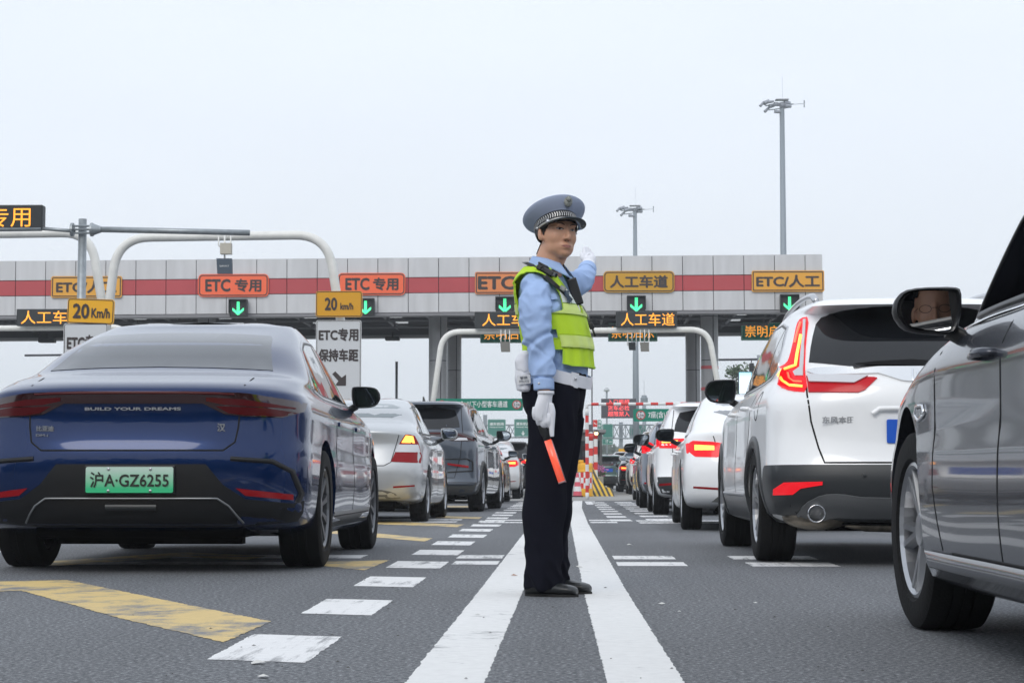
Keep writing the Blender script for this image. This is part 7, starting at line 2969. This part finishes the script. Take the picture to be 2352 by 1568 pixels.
# cap, in the head's own frame
def cap():
    root = bpy.data.objects.new('peaked_cap', None)
    COL.objects.link(root)
    root.parent = person
    root.matrix_local = HMAT @ Matrix.Translation((-.004, 0, .018)) @ Matrix.Rotation(R(-21), 4, 'Y')
    def loop(bm, rx, ry, z, n=48, dx=0, tiltf=0.0, fr=0.0):
        return [bm.verts.new((rx * math.cos(2 * PI * k / n) * (1 + fr * max(0, math.cos(2 * PI * k / n))) + dx, ry * math.sin(2 * PI * k / n), z + tiltf * math.cos(2 * PI * k / n))) for k in range(n)]
    def skin(bm, loops, capt=True):
        n = len(loops[0])
        for i in range(len(loops) - 1):
            for k in range(n):
                bm.faces.new((loops[i][k], loops[i][(k + 1) % n], loops[i + 1][(k + 1) % n], loops[i + 1][k]))
        if capt:
            bm.faces.new(loops[-1])
    bm = bmesh.new()
    skin(bm, [loop(bm, .100, .084, -.012), loop(bm, .103, .087, .0), loop(bm, .104, .088, .042), loop(bm, .100, .085, .044)], False)
    from_bm('cap_band', bm, M_CAPB, root, True)
    bm = bmesh.new()
    skin(bm, [loop(bm, .1035, .088, .040), loop(bm, .114, .102, .050, dx=.0), loop(bm, .130, .124, .062, dx=.002, tiltf=.008), loop(bm, .138, .133, .072, dx=.003, tiltf=.012), loop(bm, .140, .135, .078, dx=.003, tiltf=.012), loop(bm, .136, .131, .084, dx=.003, tiltf=.012),
              loop(bm, .118, .114, .090, dx=.003, tiltf=.010), loop(bm, .085, .082, .095, dx=.003, tiltf=.007), loop(bm, .045, .043, .098, dx=.003, tiltf=.003), loop(bm, .01, .01, .099, dx=.003)])
    from_bm('cap_crown', bm, M_CAP, root, True)
    bm = bmesh.new()
    tube(bm, [(.1385 * math.cos(a) + .003, .1335 * math.sin(a), .078 + .0120 * math.cos(a)) for a in np.linspace(0, 2 * PI, 49)], .0020, 6)
    from_bm('crown_piping', bm, M_CAP, root, True)
    # white piping above the band
    bm = bmesh.new()
    tube(bm, [(.1060 * math.cos(a), .0900 * math.sin(a), .044) for a in np.linspace(0, 2 * PI, 49)], .0022, 6)
    from_bm('band_piping', bm, M_CAP, root, True)
    # chevron braid
    bm = bmesh.new()
    for k in range(46):
        a = -PI * .78 + 2 * PI * .78 * k / 45
        for up in (0, 1):
            P = []
            for da, z in ((0, .023), (.040, .023), (.012 + .040, .034 if up else .012), (.012, .034 if up else .012)):
                aa = a + (da if z == .023 else da - .045)
                P.append(bm.verts.new((.1062 * math.cos(aa), .0902 * math.sin(aa), z)))
            bm.faces.new(P)
    from_bm('chevron_braid', bm, mat('silver braid', (.50, .50, .50), .4, .4), root)
    # visor
    bm = bmesh.new()
    rows = []
    for (e, dz) in ((0, .0), (.35, -.004), (.7, -.012), (1.0, -.024), (1.0, -.027), (0, -.004)):
        row = []
        for k in range(25):
            a = R(-68) + R(136) * k / 24
            w_ = math.cos(a / R(68) * PI / 2)**.6
            ex = .058 * e * w_
            row.append(bm.verts.new((.1035 * math.cos(a) + ex * math.cos(a * .75), .0875 * math.sin(a) + ex * math.sin(a * .75), -.004 + dz * w_ - .012 * (1 - math.cos(a)))))
        rows.append(row)
    for i in range(len(rows) - 1):
        for k in range(24):
            bm.faces.new((rows[i][k], rows[i][k + 1], rows[i + 1][k + 1], rows[i + 1][k]))
    from_bm('cap_visor', bm, M_PATENT, root, True)
    # silver strap over the visor with its buttons
    bm = bmesh.new()
    tube(bm, [(.109 * math.cos(a), .0915 * math.sin(a), -.001) for a in np.linspace(R(-88), R(88), 25)], [(.0028, .0045)] * 25, 8)
    from_bm('cap_strap', bm, mat('silver strap', (.55, .54, .52), .35, .6), root, True)
    bm = bmesh.new()
    for s in (-1, 1):
        ell(bm, (.112 * math.cos(s * R(90)), .095 * s, -.001), (.0075, .0055, .0075), sub=2)
    box(bm, (.112 * math.cos(R(-55)), .0945 * math.sin(R(-55)), -.001), (.016, .012, .015), Matrix.Rotation(R(0), 3, 'Z'), .003)
    from_bm('strap_buttons', bm, M_SIL, root, True)
    # badge
    bm = bmesh.new()
    pl_ = Matrix.Rotation(R(18), 3, 'Y')
    for (rx, rz, x) in ((.021, .026, .116), (.0135, .0135, .122)):
        n0 = [bm.verts.new(Vector((x, rx * math.cos(k * PI / 12), (.070 if rx > .02 else .078) + rz * math.sin(k * PI / 12)))) for k in range(24)]
        n1 = [bm.verts.new(Vector((x + .006, rx * .85 * math.cos(k * PI / 12), (.070 if rx > .02 else .078) + rz * .85 * math.sin(k * PI / 12)))) for k in range(24)]
        for k in range(24):
            bm.faces.new((n0[k], n0[(k + 1) % 24], n1[(k + 1) % 24], n1[k]))
        bm.faces.new(n1)
    for v in bm.verts:
        v.co = pl_ @ (v.co - Vector((.118, 0, .07))) + Vector((.130, 0, .07))
    ell(bm, (.138, 0, .079), (.005, .006, .006), sub=2)
    from_bm('cap_badge', bm, M_BADGE, root, True)
cap()

# ------------------------------------------------------------------ things the officer carries
def W(p):
    return Vector(p) + Vector((0, OY, 0))
# baton
S3 = lambda x, y, dy=-.262: Vector(((x - 1300) / 519.0, OY + dy, CAM_Z + (1095 - y) / 519.0))
top, mid, end = S3(1236, 958, -.245), S3(1258, 1011, -.245), S3(1290.5, 1107, -.245)
bt = thing('traffic_baton', 'short baton with a black grip and glowing orange tube in the gloved hand', 'baton', top)
bm = bmesh.new()
e1 = top.lerp(mid, .97)
tube(bm, [top - top, (mid - top) * .35, (mid - top) * .4, (mid - top) * .72, (mid - top) * .75, (mid - top) * 1.0], [.0165, .0165, .018, .019, .016, .016], 18)
from_bm('grip', bm, M_BLKP, bt, True)
bm = bmesh.new()
tube(bm, [mid - top, end - top], .0165, 20)
from_bm('tube', bm, mat('glowing orange tube', (1.0, .12, .06), .25, emit=.38, ecol=(1.0, .10, .04), coat=.6), bt, True)
bm = bmesh.new()
d_ = (end - mid).normalized()
tube(bm, [end - top - d_ * .004, end - top + d_ * .003], .0175, 20)
ax = Vector((.0165, -.004, 0))
tube(bm, [mid - top + ax, end - top + ax], .0035, 8)
from_bm('tube_cap', bm, mat('clear grey plastic', (.35, .2, .2), .2, coat=.6), bt, True)

# pouch
pc = thing('belt_pouch', 'white police pouch hanging from the back of the white belt', 'pouch', W((-.188, -.10, 1.0)))
bm = bmesh.new()
g = []
for z, w_, x in ((-.088, .020, .004), (-.080, .034, .0), (-.03, .040, -.003), (.03, .038, .001), (.07, .034, .008), (.088, .025, .012)):
    g.append((Vector((x, 0, z)), Vector((w_, -.004, 0)), Vector((0, .045 if abs(z) < .085 else .03, 0))))
rings_mesh(bm, g, 28)
me = remesh(bm, .004, 3, .5)
link('pouch_body', me, M_BELT, pc, True)
bm = bmesh.new()
g = []
for z, w_, x in ((.0, .020, .002), (.008, .034, -.001), (.05, .041, .001), (.08, .036, .010), (.097, .024, .013)):
    g.append((Vector((x, 0, z)), Vector((w_ + .003, -.004, 0)), Vector((0, .049 if z < .09 else .03, 0))))
rings_mesh(bm, g, 28)
me = remesh(bm, .004, 2, .5)
fl = link('pouch_flap', me, M_BELT, pc, True)
bm = bmesh.new()
prism(bm, rrect(.060, .040, .004, cx=-.003, cz=-.035), -.0535, -.047)
pp = from_bm('pouch_label', bm, mat('label white', (.72, .73, .75), .6), pc)
pp.rotation_euler = (0, R(-5), 0)
M_PTX = mat('pouch print', (.24, .25, .28), .6)
lettering('警察', .02, (-.003, -.0545, -.027), M_PTX, pp, bold=.0001, width=.034, height=.012)
lettering('POLICE', .02, (-.003, -.0545, -.043), M_PTX, pp, bold=.0001, width=.042, height=.010)

# body camera on the shoulder
sc_ = thing('shoulder_camera', 'black body camera clipped on the right shoulder strap', 'body camera', W((-.090, -.155, 1.452)))
bm = bmesh.new()
rot = Matrix.Rotation(R(28), 3, 'Y') @ Matrix.Rotation(R(-12), 3, 'Z')
box(bm, (0, 0, 0), (.085, .040, .026), rot, .006)
from_bm('camera_case', bm, M_BLKP, sc_)
bm = bmesh.new()
box(bm, rot @ Vector((.046, 0, .002)), (.018, .034, .022), rot, .003)
lathe(bm, [(.009, -.003), (.009, .004), (.001, .005)], 12, 'y', rot @ Vector((-.012, -.023, 0)))
from_bm('camera_lens', bm, M_GLS, sc_)
bm = bmesh.new()
box(bm, rot @ Vector((-.02, 0, .017)), (.05, .036, .010), rot, .003)
from_bm('camera_clip', bm, M_BLKP, sc_)
# radio
rd = thing('handheld_radio', 'black handheld radio with a stubby aerial on the far side of the chest', 'radio', W((.022, -.02, 1.395)))
bm = bmesh.new()
rot = Matrix.Rotation(R(-17), 3, 'Y')
box(bm, rot @ Vector((.012, 0, -.03)), (.046, .030, .125), rot, .006)
from_bm('radio_case', bm, M_BLKP, rd)
bm = bmesh.new()
tube(bm, [rot @ Vector((0, 0, .03)), rot @ Vector((-.006, 0, .11))], [.008, .006], 10)
from_bm('radio_aerial', bm, M_BLKP, rd, True)
# lanyard round the neck
def ribbon(name, pts, w_, m, parent, nrm=Vector((0, -1, 0)), t_=.0015):
    bm = bmesh.new()
    P = [Vector(p) for p in pts]
    rows = []
    for i, p in enumerate(P):
        d = (P[min(i + 1, len(P) - 1)] - P[max(i - 1, 0)]).normalized()
        s_ = d.cross(nrm).normalized() * w_ / 2
        rows.append([bm.verts.new(p + s_), bm.verts.new(p - s_), bm.verts.new(p - s_ - nrm * t_), bm.verts.new(p + s_ - nrm * t_)])
    for i in range(len(rows) - 1):
        for k in range(4):
            bm.faces.new((rows[i][k], rows[i][(k + 1) % 4], rows[i + 1][(k + 1) % 4], rows[i + 1][k]))
    bm.faces.new(rows[0])
    bm.faces.new(rows[-1])
    return from_bm(name, bm, m, parent)
ln = thing('lanyard', 'black lanyard running from the collar down the vest to a clip', 'lanyard', W((0, 0, 0)))
pts = []
for al, z, o_ in ((-150, 1.505, .022), (-120, 1.495, .026), (-95, 1.480, .030), (-70, 1.455, .028), (-52, 1.425, .030), (-40, 1.39, .030), (-28, 1.35, .030), (-20, 1.32, .030)):
    pts.append(torso_pt(R(al), min(z, 1.475), o_) + Vector((0, 0, z - min(z, 1.475))))
ribbon('lanyard_strap', pts, .018, M_BLKP, ln, Vector((.15, -1, .25)).normalized())
bm = bmesh.new()
p0 = torso_pt(R(-30), 1.372, .036)
box(bm, p0, (.030, .014, .022), Matrix.Rotation(R(35), 3, 'Y'), .004)
from_bm('lanyard_clip', bm, M_BADGE, ln, True)
wc = thing('key_chain', 'small black clip hanging on a chain at the front of the vest', 'chain', W((0, 0, 0)))
bm = bmesh.new()
tube(bm, [torso_pt(R(8), 1.30, .03), torso_pt(R(8), 1.26, .04), torso_pt(R(8), 1.235, .036)], .0035, 6)
from_bm('chain_link', bm, M_BADGE, wc, True)
bm = bmesh.new()
box(bm, torso_pt(R(8), 1.215, .040), (.022, .014, .034), Matrix.Rotation(R(-18), 3, 'Y'), .004)
tube(bm, [torso_pt(R(8), 1.20, .042), torso_pt(R(8), 1.165, .046)], .005, 6)
from_bm('clip_body', bm, M_BLKP, wc, True)
# ------------------------------------------------------------------ the driver of the grey car, seen in its side mirror
def driver():
    bm = bmesh.new()
    C = Vector((0, 0, 0))       # head centre; the person faces +y
    ell(bm, (0, -.01, .045), (.078, .096, .092))
    ell(bm, (0, .022, -.012), (.066, .066, .080))
    ell(bm, (0, .036, -.068), (.050, .050, .042))
    for s in (-1, 1):
        ell(bm, (s * .034, .052, -.022), (.030, .030, .034))
        ell(bm, (s * .081, .0, -.004), (.009, .017, .030))
    limb(bm, [((0, .085, .026), (.009, .008)), ((0, .097, -.012), (.010, .009)), ((0, .106, -.030), (.013, .011)), ((0, .098, -.038), (.010, .008))], 10, 12)
    ell(bm, (0, .080, -.064), (.026, .010, .008))
    limb(bm, [((0, -.015, -.04), .058), ((0, -.02, -.13), .060), ((0, -.03, -.20), .075)], 8, 20)
    rings_mesh(bm, [(Vector((0, -.04 + (z + .5) * .04, z)), Vector((w_, 0, 0)), Vector((0, d_, 0))) for z, w_, d_ in ((-.80, .17, .13), (-.62, .17, .12), (-.42, .20, .125), (-.28, .20, .11), (-.22, .15, .085), (-.18, .08, .07))], 24)
    for s in (-1, 1):
        limb(bm, [((s * .17, -.04, -.26), .062), ((s * .22, .0, -.40), .052), ((s * .23, .12, -.52), .045), ((s * .16, .34, -.44), .036), ((s * .15, .40, -.42), .034)], 18, 14)
        limb(bm, [((s * .10, -.03, -.78), .085), ((s * .13, .22, -.74), .075), ((s * .14, .42, -.70), .062)], 12, 14)
    me = remesh(bm, .006, 4, .5)
    me.transform(Matrix.Rotation(R(38), 4, 'Z'))
    o = link('person', me, M_SKIN, None, True)
    tag(o, 'driver with glasses and a blue top seen in the side mirror of the grey car', 'person')
    o.location = (1.765, 5.22, 1.162)
    inv = Matrix.Rotation(R(-38), 4, 'Z')
    for nm, m, t, of in (('hair', M_HAIR, lambda p: p.z > .055 + .03 * (p.y > .05) or (p.y < -.035 and p.z > -.06), .005),
                         ('shirt', mat('blue driver shirt', (.08, .25, .45), .8), lambda p: p.z < -.155, .006)):
        mask_copy(nm, me, (lambda c, t=t: t(inv @ c)), of, m, o, .002)
    bm = bmesh.new()
    Rz = Matrix.Rotation(R(38), 3, 'Z')
    for s in (-1, 1):
        c = Vector((s * .034, .096, .008))
        tube(bm, [Rz @ (c + Vector((.021 * math.cos(a), 0, .014 * math.sin(a)))) for a in np.linspace(0, 2 * PI, 17)], .0010, 5)
        tube(bm, [Rz @ Vector((s * .059, .092, .012)), Rz @ Vector((s * .083, .0, .008))], .0010, 5)
    tube(bm, [Rz @ Vector((-.01, .098, .012)), Rz @ Vector((.01, .098, .012))], .0010, 5)
    from_bm('glasses', bm, M_BLKP, o, True)
driver()
